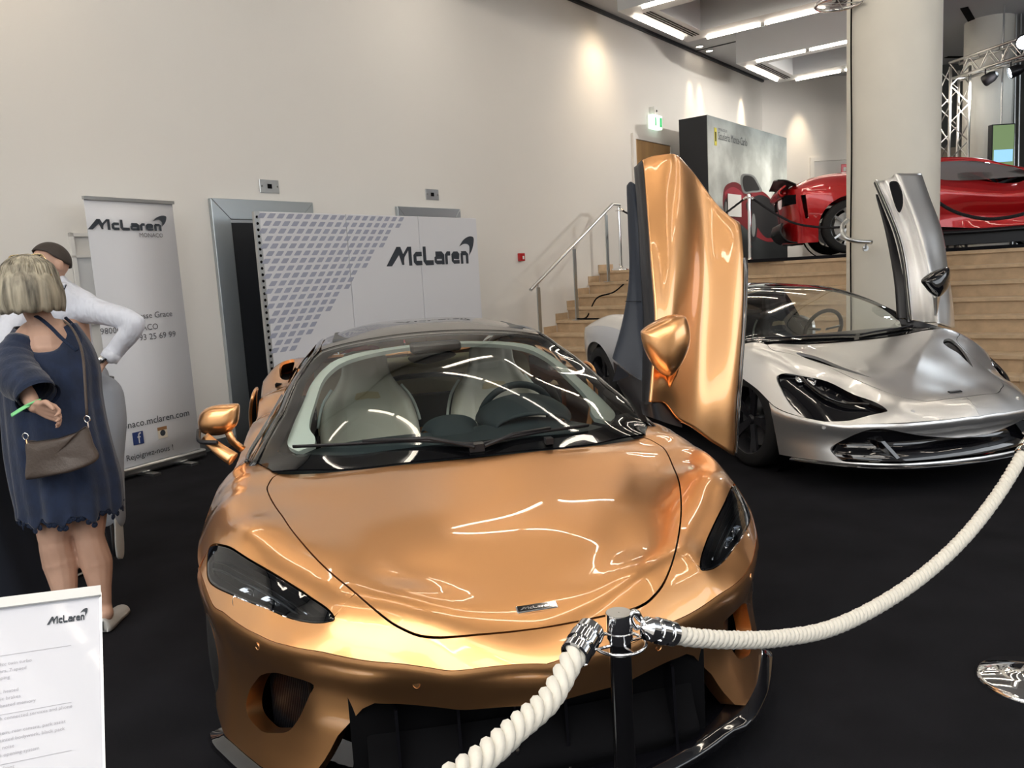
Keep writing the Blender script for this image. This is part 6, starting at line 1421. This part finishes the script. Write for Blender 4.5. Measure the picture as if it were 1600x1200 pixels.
# dark covered table at the far left edge
tb_ = thing('covered_table', 'round high table under a dark navy cloth at the left edge', 'table', at(-62, 700, 3.9)*[1, 1, 0])
mat('navy_cloth', (.006, .009, .018), .9)
G = []
for z, r in ((1.04, .26), (1.0, .30), (.8, .24), (.55, .22), (.3, .27), (.1, .34), (.0, .38)): G.append([(r*(1+.04*math.sin(8*a))*math.cos(a), r*(1+.04*math.sin(8*a))*math.sin(a), z) for a in np.linspace(0, 2*PI, 72, endpoint=False)])
gridmesh('cloth', loft(G, 72, 30, True), 'navy_cloth', tb_, True, caps=True)

# ================================================================== people
mat('skin', (.56, .35, .26), .5, noise=(12, .06)); mat('skin_leg', (.50, .32, .24), .5, noise=(7, .10)); mat('dress', (.009, .020, .055), .85, noise=(18, .25), bump=(90, .5, .004, (1, 1, .4)), sheen=.3)
mat('lace', (.008, .018, .048), .9, bump=(160, 1.0, .006)); mat('shirt', (.72, .76, .86), .7, bump=(9, 1, .05, (1, 1, .45))); mat('trousers', (.30, .33, .38), .8, bump=(60, .2, .003))
mat('hair_blond', (.31, .28, .215), .5, noise=(34, .8, (1, 1, .10)), bump=(60, .8, .004, (1, 1, .06))); mat('hair_dark', (.045, .035, .03), .6, bump=(80, .6, .003)); mat('bag', (.085, .065, .055), .45, bump=(90, .6, .003)); mat('shoe_grey', (.55, .56, .55), .5); mat('eye', (.85, .85, .85), .3); mat('lips', (.45, .17, .15), .5); mat('green', (.25, .75, .32), .5); mat('gold', (.8, .65, .35), .2, 1); mat('lens', (.02, .02, .02), .1)
def blob(name, parts, m, root, vox=.011, smooth=4):
    """closed tubes and balls fused into one continuous skin"""
    b = MB(); o = np.array(root.location)
    for p in parts:
        if p[0] == 't':
            P = catmull([np.array(q, float)-o for q in p[1]], 6*len(p[1])); r = np.interp(np.linspace(0, 1, len(P)), np.linspace(0, 1, len(p[2])), p[2])
            b.tube(P, list(r), 14, flat=p[3] if len(p) > 3 else None)
            for e, rr in ((P[0], r[0]), (P[-1], r[-1])):
                bm = bmesh.new(); bmesh.ops.create_uvsphere(bm, u_segments=12, v_segments=8, radius=rr*.98); b.add([np.array(v.co)*[1, 1, 1]+e for v in bm.verts], [[v.index for v in f.verts] for f in bm.faces]); bm.free()
        else:
            bm = bmesh.new(); bmesh.ops.create_uvsphere(bm, u_segments=24, v_segments=16, radius=1); bm.verts.index_update(); A3 = np.array(p[3]) if len(p) > 3 else np.eye(3)
            b.add([(np.array(v.co)*np.array(p[2]))@A3+np.array(p[1])-o for v in bm.verts], [[v.index for v in f.verts] for f in bm.faces]); bm.free()
    ob = b.build(name, m, root, True)
    rm = ob.modifiers.new('remesh', 'REMESH'); rm.mode = 'VOXEL'; rm.voxel_size = vox; rm.use_smooth_shade = True
    sm = ob.modifiers.new('smooth', 'SMOOTH'); sm.factor = .5; sm.iterations = smooth
    return ob
def basis(f):   # rows: right, up, forward for facing direction f (horizontal)
    f = np.array(f, float); f /= np.linalg.norm(f); u = UZ - f*(UZ@f); u /= np.linalg.norm(u); r = np.cross(f, u); return np.array([r, u, f])
def head_parts(C, B, s=1.0):
    r, u, f = B; P = lambda x, y, z: C+(r*x+u*y+f*z)*s
    A3 = np.array([r, u, f])
    out = [('b', P(0, .02, -.012), np.array([.074, .092, .095])*s, A3), ('b', P(0, -.035, .022), np.array([.060, .072, .068])*s, A3), ('b', P(0, -.085, .045), np.array([.033, .026, .033])*s, A3),
           ('t', [P(0, .022, .084), P(0, -.012, .104), P(0, -.020, .094)], [.008*s, .012*s, .010*s]), ('b', P(0, -.052, .088), np.array([.022, .008, .010])*s, A3)]
    for k in (-1, 1):
        out += [('b', P(k*.080, -.002, -.010), np.array([.013, .033, .020])*s, A3), ('b', P(k*.030, .034, .080), np.array([.022, .007, .009])*s, A3), ('b', P(k*.040, -.02, .062), np.array([.022, .022, .02])*s, A3)]
    return out, P
def face_bits(root, P, B, s, o):
    r, u, f = B
    for k in (-1, 1):
        MB().lathe([(.001, .006), (.006, .004), (.011*s, -.004)], P(k*.031, .012, .080)-o, f, 14).build('eye', 'eye', root, True); MB().lathe([(.001, .0075), (.005*s, .0065)], P(k*.031, .012, .080)-o, f, 12).build('iris', 'print_dark', root)
        MB().tube([P(k*.014, .034, .090)-o, P(k*.032, .042, .088)-o, P(k*.050, .034, .076)-o], .0035, 6).build('eyebrow', 'hair_dark', root, True)
    MB().tube([P(-.022, -.052, .089)-o, P(0, -.050, .098)-o, P(.022, -.052, .089)-o], .0045, 6).build('mouth', 'lips', root, True)
def hand_parts(Wr, d, n, L=.175, curl=.6, thumb=1):
    """Wr wrist, d hand direction, n palm normal (side fingers curl to)"""
    d = np.array(d, float); d /= np.linalg.norm(d); n = np.array(n, float); n -= d*(n@d); n /= np.linalg.norm(n); s = np.cross(d, n)
    out = []
    for k, off in enumerate((-.034, -.0115, .0115, .033)):
        out.append(('t', [Wr+s*off*.5, Wr+d*L*.28+s*off*.9, Wr+d*L*.50+s*off], [.015, .014, .0115]))
        ln = L*(.40, .46, .43, .34)[k]; a0 = 0; p = Wr+d*L*.50+s*off; pts = [p]
        for j, fr in enumerate((.45, .32, .23)):
            a0 += curl*(.55, .8, .6)[j]; p = p+(d*math.cos(a0)+n*math.sin(a0))*ln*fr; pts.append(p)
        out.append(('t', pts, [.0092, .0085, .0078, .0062]))
    b0 = Wr+d*L*.16-s*.026*thumb; out.append(('t', [b0, b0+d*L*.17-s*.026*thumb+n*.012, b0+d*L*.34-s*.030*thumb+n*.026, b0+d*L*.46-s*.024*thumb+n*.036], [.014, .012, .0105, .008]))
    return out
# ---- woman seen from behind
wf = atz(168, 962, 0); wo_ = thing('person', 'blonde person in a loose navy dress with a brown shoulder bag, seen from behind', 'person', (at(95, 700, 3.55)[0], at(95, 700, 3.55)[1], 0)); o = np.array(wo_.location)
A_ = lambda u, v, d=3.55: at(u, v, d)
face = np.array([-.25, 1, 0.0]); B = basis(face)
hp_, Ph = head_parts(A_(48, 447, 3.50), B, 1.02)
body = hp_+[('t', [A_(50, 475, 3.52), A_(66, 505, 3.53), A_(78, 530, 3.55)], [.052, .052, .075]),
    ('t', [A_(34, 540, 3.50), A_(60, 522, 3.56), A_(95, 524, 3.6), A_(122, 540, 3.66)], [.055, .072, .07, .05]),
    ('t', [A_(80, 540, 3.58), A_(84, 600, 3.6), A_(90, 680, 3.6)], [.13, .12, .14]),
    ('t', [A_(34, 538, 3.48), A_(28, 575, 3.42), A_(34, 606, 3.36)], [.050, .042, .036]),
    ('t', [A_(34, 606, 3.36), A_(46, 622, 3.30), A_(54, 636, 3.27)], [.038, .033, .026]),
    ('t', [A_(124, 545, 3.66), A_(140, 590, 3.72), A_(135, 640, 3.80)], [.048, .042, .035]),
    ('t', [A_(78, 740, 3.56), A_(86, 800, 3.53), A_(86, 845, 3.52), A_(94, 880, 3.54), A_(102, 925, 3.52), A_(106, 958, 3.50)], [.115, .092, .066, .072, .050, .036]),
    ('t', [A_(128, 740, 3.62), A_(136, 800, 3.58), A_(140, 840, 3.57), A_(151, 880, 3.59), A_(157, 920, 3.58), A_(162, 950, 3.58)], [.11, .084, .062, .068, .046, .034]),
    ('t', [A_(106, 958, 3.50), A_(108, 966, 3.45)], [.04, .035]), ('t', [A_(162, 950, 3.58), A_(165, 960, 3.56)], [.036, .035])]
body += hand_parts(A_(56, 635, 3.265), A_(100, 650, 3.26)-A_(56, 635, 3.265), np.array([-.1, -.8, -.35]), .175, .8, 1)
blob('body', body, 'skin', wo_, .0058, 3)
face_bits(wo_, Ph, B, 1.02, o)
# hair: shell of combed locks around the head
hc_ = A_(47, 440, 3.50); hairb = MB(); random.seed(5)
r_, u_, f_ = B
sh = []
for i in range(17):
    th = i/16*PI*.80; row = []
    for j in range(48):
        a = 2*PI*j/48; rx, ry, rz = .093, .105, .108
        drop = 0; x = rx*math.sin(min(th, 1.5))*math.cos(a); z = rz*math.sin(min(th, 1.5))*math.sin(a); y = ry*math.cos(th) if th < 1.4 else ry*math.cos(1.4)-(th-1.4)*.135
        k = 1.0 if th < 1.2 else 1.0+.24*math.sin((th-1.2)*1.9)
        if math.sin(a) > .45 and th > 1.0: y = max(y, .03); 
        wv = 1+.035*math.sin(a*13+th*2)+.02*math.sin(a*29)
        row.append(hc_-o+(r_*x*k+f_*(z*k-.012)+u_*y)*wv)
    sh.append(row)
gridmesh('hair', np.array(sh), 'hair_blond', wo_, True, thick=.012)
lk = MB()
for i in range(170):
    a = random.uniform(PI*.95, 2.05*PI)+(0); a = random.uniform(-1.25*PI, .25*PI); x, z = math.cos(a), math.sin(a); L0 = random.uniform(.0, .05); e = .122+random.uniform(-.02, .012)
    P = []
    for t in np.linspace(0, 1, 7):
        th = .25+L0+t*1.15; rr = .104+.006*random.random()+.022*max(0, t-.55); yy = .118*math.cos(th*.98) if t < .7 else .118*math.cos(1.05)-(t-.7)*.36
        P.append(hc_-o+r_*x*rr*math.sin(min(th, 1.45))*1.04+f_*(z*rr*1.08*math.sin(min(th, 1.45))-.012)+u_*yy+r_*.004*math.sin(t*5+i))
    lk.tube(catmull(P, 12), list(np.interp(np.linspace(0, 1, 12), [0, .5, 1], [.004, .009, .0025])), 5, flat=.5)
tag(lk.build('hair_locks', 'hair_blond', wo_, True), kind='stuff')
# sunglasses pushed up on the head
sg_ = thing('sunglasses', 'gold framed sunglasses pushed up on the blonde hair', 'sunglasses', hc_); 
for k in (-1, 1):
    c = r_*.036*k+u_*.112-f_*.005+u_*0; MB().tube([c+r_*.030*math.cos(a)+(f_*.6+u_*.35)*.020*math.sin(a) for a in np.linspace(0, 2*PI, 24, endpoint=False)], .0022, 6, closed=True).build('rim', 'gold', sg_, True)
    V = [c+r_*.029*math.cos(a)+(f_*.6+u_*.35)*.019*math.sin(a) for a in np.linspace(0, 2*PI, 20, endpoint=False)]; mk('lens', V, [tuple(range(20))], 'lens', sg_)
    MB().tube([c+r_*.03*k, r_*.095*k+u_*.06-f_*.01, r_*.104*k+u_*.02-f_*.06], .002, 6).build('temple_arm', 'gold', sg_)
MB().tube([r_*-.008+u_*.114, r_*.008+u_*.114], .002, 6).build('bridge', 'gold', sg_)
# dress
rows = []
prof = [(515, 28, 116, .10, .2), (528, 16, 128, .125, .3), (550, 10, 140, .15, .5), (580, 8, 149, .17, .8), (620, 12, 152, .18, 1), (665, 16, 160, .185, 1.2), (705, 20, 170, .19, 1.4), (750, 29, 181, .20, 1.7), (780, 36, 184, .20, 2.0), (797, 38, 185, .20, 2.2)]
for (v, ul, ur, dp, fo) in prof:
    cu_, hw_ = (ul+ur)/2, (ur-ul)/2*3.55/FPX; c = A_(cu_, v, 3.59); row = []
    for j in range(96):
        a = 2*PI*j/96; w_ = 1+.018*fo*math.sin(a*9+v*.01)+.014*fo*math.sin(a*17+1.3)
        # neckline: V opening at the back towards the right, high at shoulders
        dz = 0
        if v < 530: dz = -.085*math.exp(-((a-5.05)/.42)**2)*(1.6 if v < 520 else 1.0)+(.02*math.cos(a)**2 if v < 520 else 0)
        hemz = .018*math.sin(a*11)+.010*math.sin(a*23+2) if v > 790 else 0
        row.append(c-o+np.array([hw_*math.cos(a)*w_, dp*math.sin(a)*w_, dz+hemz]))
    rows.append(row)
Gw = loft(rows, 144, 60, True); dr_ = gridmesh('dress', Gw, 'dress', wo_, True, thick=.006)
lz = Gw[-1]; lm_ = MB()
for j in range(0, 144, 2):
    p = lz[j]; c = np.array([p[0], p[1], p[2]]); lm_.lathe([(.001, .004), (.011, .003), (.014, 0)], c-UZ*.008, (p-lz.mean(0))*[1, 1, 0], 8)
tag(lm_.build('lace_hem', 'lace', dr_), kind='stuff')
# off-shoulder sleeve with lace cuff, straps
sl = [[A_(36, 532, 3.50)-o, .062], [A_(24, 560, 3.45)-o, .082], [A_(30, 590, 3.38)-o, .092], [A_(50, 606, 3.33)-o, .080], [A_(58, 618, 3.31)-o, .075]]
P = catmull([q[0] for q in sl], 24); R_ = np.interp(np.linspace(0, 1, 24), np.linspace(0, 1, 5), [q[1] for q in sl]); b = MB(); b.tube(P, [r*(1+.03*math.sin(i*2)) for i, r in enumerate(R_)], 32, cap=False); so2 = b.build('sleeve', 'dress', wo_, True); so2.modifiers.new('s', 'SOLIDIFY').thickness = .004
cf = MB(); cf.tube([P[-3], P[-1]+(P[-1]-P[-3])*.8], [.078, .088], 32, cap=False); cf.build('lace_cuff', 'lace', so2, True)
for pts in ([(33, 488, 3.42), (24, 492, 3.4)], ):
    pass
MB().tube(catmull([A_(44, 490, 3.49)-o, A_(60, 496, 3.475)-o, A_(78, 510, 3.46)-o, A_(98, 530, 3.44)-o, A_(120, 548, 3.42)-o], 20), .008, 8, flat=.4).build('strap', 'lace', dr_, True)
MB().tube(catmull([A_(102, 496, 3.60)-o, A_(116, 510, 3.56)-o, A_(126, 530, 3.48)-o, A_(121, 547, 3.42)-o], 20), .007, 8, flat=.4).build('neckline_trim', 'lace', dr_, True)
# green wristband
MB().tube([A_(51, 630, 3.265)-o+np.array([.030*math.cos(a), .022*math.sin(a), .012*math.cos(a)]) for a in np.linspace(0, 2*PI, 20, endpoint=False)], .005, 6, closed=True).build('wristband', 'green', wo_, True)
MB().tube(catmull([A_(46, 632, 3.25)-o, A_(32, 640, 3.24)-o, A_(18, 649, 3.24)-o], 8), .011, 8, flat=.35).build('wristband_tail', 'green', wo_, True)
# shoes
for (u, v, d, k) in ((108, 962, 3.46, 1), (166, 955, 3.57, 1)):
    c = A_(u, v, d)*[1, 1, 0]; g = []
    fd = np.array([-.1, 1, 0]); fd /= np.linalg.norm(fd); rd_ = np.array([fd[1], -fd[0], 0])
    for t, w_, h in ((-.055, .012, .05), (-.05, .030, .062), (-.01, .036, .055), (.06, .036, .05), (.12, .042, .045), (.17, .036, .035), (.195, .012, .015)):
        g.append([c-o+fd*t+rd_*w_*math.cos(a)+UZ*(.008+max(0, h*math.sin(a)) if math.sin(a) > 0 else .008) for a in np.linspace(0, 2*PI, 20, endpoint=False)])
    s_ = gridmesh('shoe', loft(g, 20, 24, True), 'shoe_grey', wo_, True, caps=True)
    MB().tube([c-o-fd*.058+UZ*z for z in (.02, .03, .04, .05, .06)], .006, 6).build('stud_trim', 'steel', s_)
# shoulder bag
bc = A_(95, 712, 3.31); bg = thing('shoulder_bag', 'brown leather flat shoulder bag hanging behind the navy dress', 'bag', bc); ob_ = np.array(bg.location)
cor_ = [(43, 690, 3.34), (60, 689, 3.33), (95, 684, 3.30), (122, 675, 3.31), (136, 667, 3.34), (145, 692, 3.34), (153, 717, 3.34), (120, 734, 3.30), (85, 742, 3.30), (50, 748, 3.33), (42, 744, 3.34), (44, 715, 3.34)]
fr_ = catmull([A_(*c)-ob_ for c in cor_], 72, True); cen_ = fr_.mean(0); G = []
def bl_(p, i, k):
    w_ = k**1.5; q = fr_-cen_; t0 = math.atan2(q[i][2], q[i][0]); el = np.array([.125*math.cos(t0), 0, .07*math.sin(t0)]); return ((p-cen_)*w_+el*(1-w_))*k
for k, d_ in ((1.0, .0), (1.0, -.012), (.9, -.030), (.6, -.042), (.25, -.046), (.01, -.047)): G.append([cen_+bl_(p, i, k)+np.array([0, d_, 0]) for i, p in enumerate(fr_)])
G = [[cen_+bl_(p, i, k)+np.array([0, d_, 0]) for i, p in enumerate(fr_)] for k, d_ in ((.01, .03), (.6, .026), (.95, .015))]+G
gridmesh('bag_body', loft(G, 72, 40, True), 'bag', bg, True)
MB().tube([A_(*c)-ob_+np.array([0, -.012, 0]) for c in cor_[:5]], .003, 6).build('zip_piping', 'satin_black', bg)
for (u, v, d) in ((136, 655, 3.31), (40, 682, 3.31)):
    p = A_(u, v, d)-ob_; q_ = MB().tube([p+np.array([.012*math.cos(a), 0, .014*math.sin(a)]) for a in np.linspace(0, 2*PI, 16, endpoint=False)], .003, 6, closed=True).build('clip_ring', 'chrome', bg, True); MB().tube([p-UZ*.012, p-UZ*.036], .004, 6).build('clip_bar', 'chrome', bg)
MB().tube(catmull([A_(136, 652, 3.31)-ob_, A_(133, 600, 3.32)-ob_, A_(130, 560, 3.36)-ob_, A_(124, 535, 3.42)-ob_, A_(112, 512, 3.50)-ob_, A_(98, 500, 3.60)-ob_], 20), .006, 6, flat=.4).build('bag_strap', 'bag', bg, True)
# ---- man in the white shirt
mo_ = thing('person', 'dark-haired person in a white shirt and grey trousers with a hand on the hip', 'person', (at(130, 700, 4.45)[0], at(130, 700, 4.45)[1], 0)); o = np.array(mo_.location)
M_ = lambda u, v, d=4.45: at(u, v, d)
mface = np.array([-.45, -.89, 0.0]); B = basis(mface); hp_, Ph = head_parts(M_(77, 415, 4.42), B, 1.04)
body = hp_+[('t', [M_(80, 430, 4.45), M_(88, 455, 4.46), M_(94, 475, 4.48)], [.062, .062, .07]), ('t', [M_(96, 480, 4.48), M_(110, 560, 4.5), M_(130, 620, 4.5)], [.13, .12, .11]), ('t', [M_(176, 548, 4.40), M_(163, 562, 4.36), M_(152, 571, 4.34)], [.034, .030, .028]),
  ('t', [M_(12, 520, 4.2), M_(-5, 560, 4.1), M_(-12, 590, 4.0)], [.045, .04, .03]), ('t', [M_(150, 640, 4.45), M_(168, 740, 4.42), M_(176, 800, 4.40), M_(178, 835, 4.42)], [.085, .06, .05, .04]), ('t', [M_(120, 640, 4.5), M_(128, 760, 4.5), M_(132, 860, 4.42)], [.085, .06, .04])]
body += hand_parts(M_(158, 566, 4.35), M_(138, 588, 4.30)-M_(158, 566, 4.35), np.array([0, 1, -.2]), .185, .5, 1)+hand_parts(M_(-12, 590, 4.0), np.array([-.2, -.2, -1]), np.array([.5, .3, 0]), .18, .7, 1)
blob('body', body, 'skin', mo_, .010, 3); face_bits(mo_, Ph, B, 1.04, o)
r_, u_, f_ = B; sh = []
for i in range(14):
    row = []
    for j in range(44):
        a = 2*PI*j/44; fr = math.sin(a); lim = (i/13)*np.interp(fr, [-1, -.3, .3, .6, 1], [1.95, 1.72, 1.34, 1.04, .90]); x, y, z = math.sin(lim)*math.cos(a), math.cos(lim), math.sin(lim)*fr
        row.append(Ph(x*.0795, .02+y*.100, -.012+z*.102)-o)
    sh.append(row)
gridmesh('hair', np.array(sh), 'hair_dark', mo_, True, thick=.006)
shirt = [('t', [M_(100, 466, 4.49), M_(112, 472, 4.5), M_(132, 478, 4.47)], [.085, .10, .085]), ('t', [M_(98, 470, 4.48), M_(60, 478, 4.42), M_(28, 492, 4.32)], [.09, .085, .075]), ('t', [M_(92, 480, 4.48), M_(100, 540, 4.5), M_(122, 600, 4.5), M_(128, 615, 4.5)], [.165, .155, .14, .13], .75),
  ('t', [M_(130, 482, 4.47), M_(165, 490, 4.43), M_(196, 498, 4.38), M_(210, 506, 4.36)], [.085, .068, .062, .055]), ('t', [M_(212, 505, 4.36), M_(202, 522, 4.37), M_(188, 538, 4.38), M_(174, 556, 4.37)], [.055, .056, .052, .048]),
  ('t', [M_(30, 492, 4.32), M_(14, 515, 4.22), M_(0, 545, 4.14), M_(-6, 560, 4.1)], [.075, .065, .055, .05]), ('t', [M_(88, 446, 4.46), M_(94, 458, 4.47)], [.074, .085])]
blob('shirt', shirt, 'shirt', mo_, .012, 6)
cfm = MB().tube([M_(177, 551, 4.37)-o, M_(169, 562, 4.36)-o], [.050, .048], 20).build('shirt_cuff', 'shirt', mo_, True)
MB().tube(catmull([M_(82, 452, 4.38)-o, M_(92, 448, 4.36)-o, M_(101, 442, 4.40)-o], 8), .014, 8, flat=.4).build('collar_band', 'shirt', mo_, True)
MB().tube(catmull([M_(103, 446, 4.36)-o, M_(99, 456, 4.33)-o, M_(94, 468, 4.30)-o], 8), .010, 8, flat=.3).build('lanyard', 'navy_cloth', mo_, True)
wt = MB().tube([M_(163, 565, 4.355)-o+np.array([.036*math.cos(a)*.8, .036*math.sin(a), .02*math.cos(a)]) for a in np.linspace(0, 2*PI, 24, endpoint=False)], .008, 8, closed=True, flat=.5).build('watch_strap', 'satin_black', mo_, True)
MB().lathe([(.001, .008), (.018, .007), (.020, 0)], M_(158, 562, 4.32)-o, (CAM-M_(158, 562, 4.32)), 20).build('watch_face', 'steel', wt, True)
tro = [('t', [M_(130, 596, 4.5), M_(132, 630, 4.5)], [.145, .155], .8), ('t', [M_(158, 618, 4.47), M_(166, 660, 4.45), M_(168, 720, 4.42), M_(173, 780, 4.40), M_(177, 812, 4.40)], [.120, .108, .085, .075, .066]), ('t', [M_(118, 630, 4.52), M_(126, 740, 4.5), M_(131, 850, 4.43)], [.11, .09, .065])]
tr2 = blob('trousers', tro, 'trousers', mo_, .012, 5)
MB().tube([M_(130, 596, 4.5)-o+np.array([.152*math.cos(a), .125*math.sin(a), 0]) for a in np.linspace(0, 2*PI, 40, endpoint=False)], .018, 8, closed=True, flat=.5).build('belt', 'satin_black', mo_, True)
for c, fd, lift, lbl in ((M_(131, 872, 4.35)*[1, 1, 0], np.array([-.35, -1, 0]), 0, 0), (M_(190, 842, 4.38), np.array([.05, -.25, -1]), 1, 1)):
    fd = fd/np.linalg.norm(fd); up_ = np.array([0, 0, 1.0]) if not lift else np.array([-1, -.05, 0.0]); up_ = up_-fd*(up_@fd); up_ /= np.linalg.norm(up_); rd_ = np.cross(fd, up_); cc_ = c-o+(UZ*0 if not lift else -fd*.12)
    def ring(t, w_, h, base): return [cc_+fd*t+rd_*w_*math.cos(a)+up_*(base+max(0, h*math.sin(a))) for a in np.linspace(0, 2*PI, 20, endpoint=False)]
    s_ = gridmesh('shoe', loft([ring(t, w_, h, .022) for t, w_, h in ((-.07, .015, .05), (-.06, .036, .08), (0, .042, .085), (.08, .046, .06), (.15, .048, .045), (.20, .036, .03), (.215, .012, .01))], 20, 24, True), 'satin_black', mo_, True, caps=True)
    gridmesh('shoe_sole', loft([[cc_+fd*t+rd_*w_*math.cos(a)+up_*(.012+.012*math.sin(a)) for a in np.linspace(0, 2*PI, 20, endpoint=False)] for t, w_ in ((-.078, .015), (-.066, .042), (0, .046), (.08, .050), (.15, .052), (.21, .040), (.228, .012))], 20, 24, True), 'shoe_grey', s_, True, caps=True)
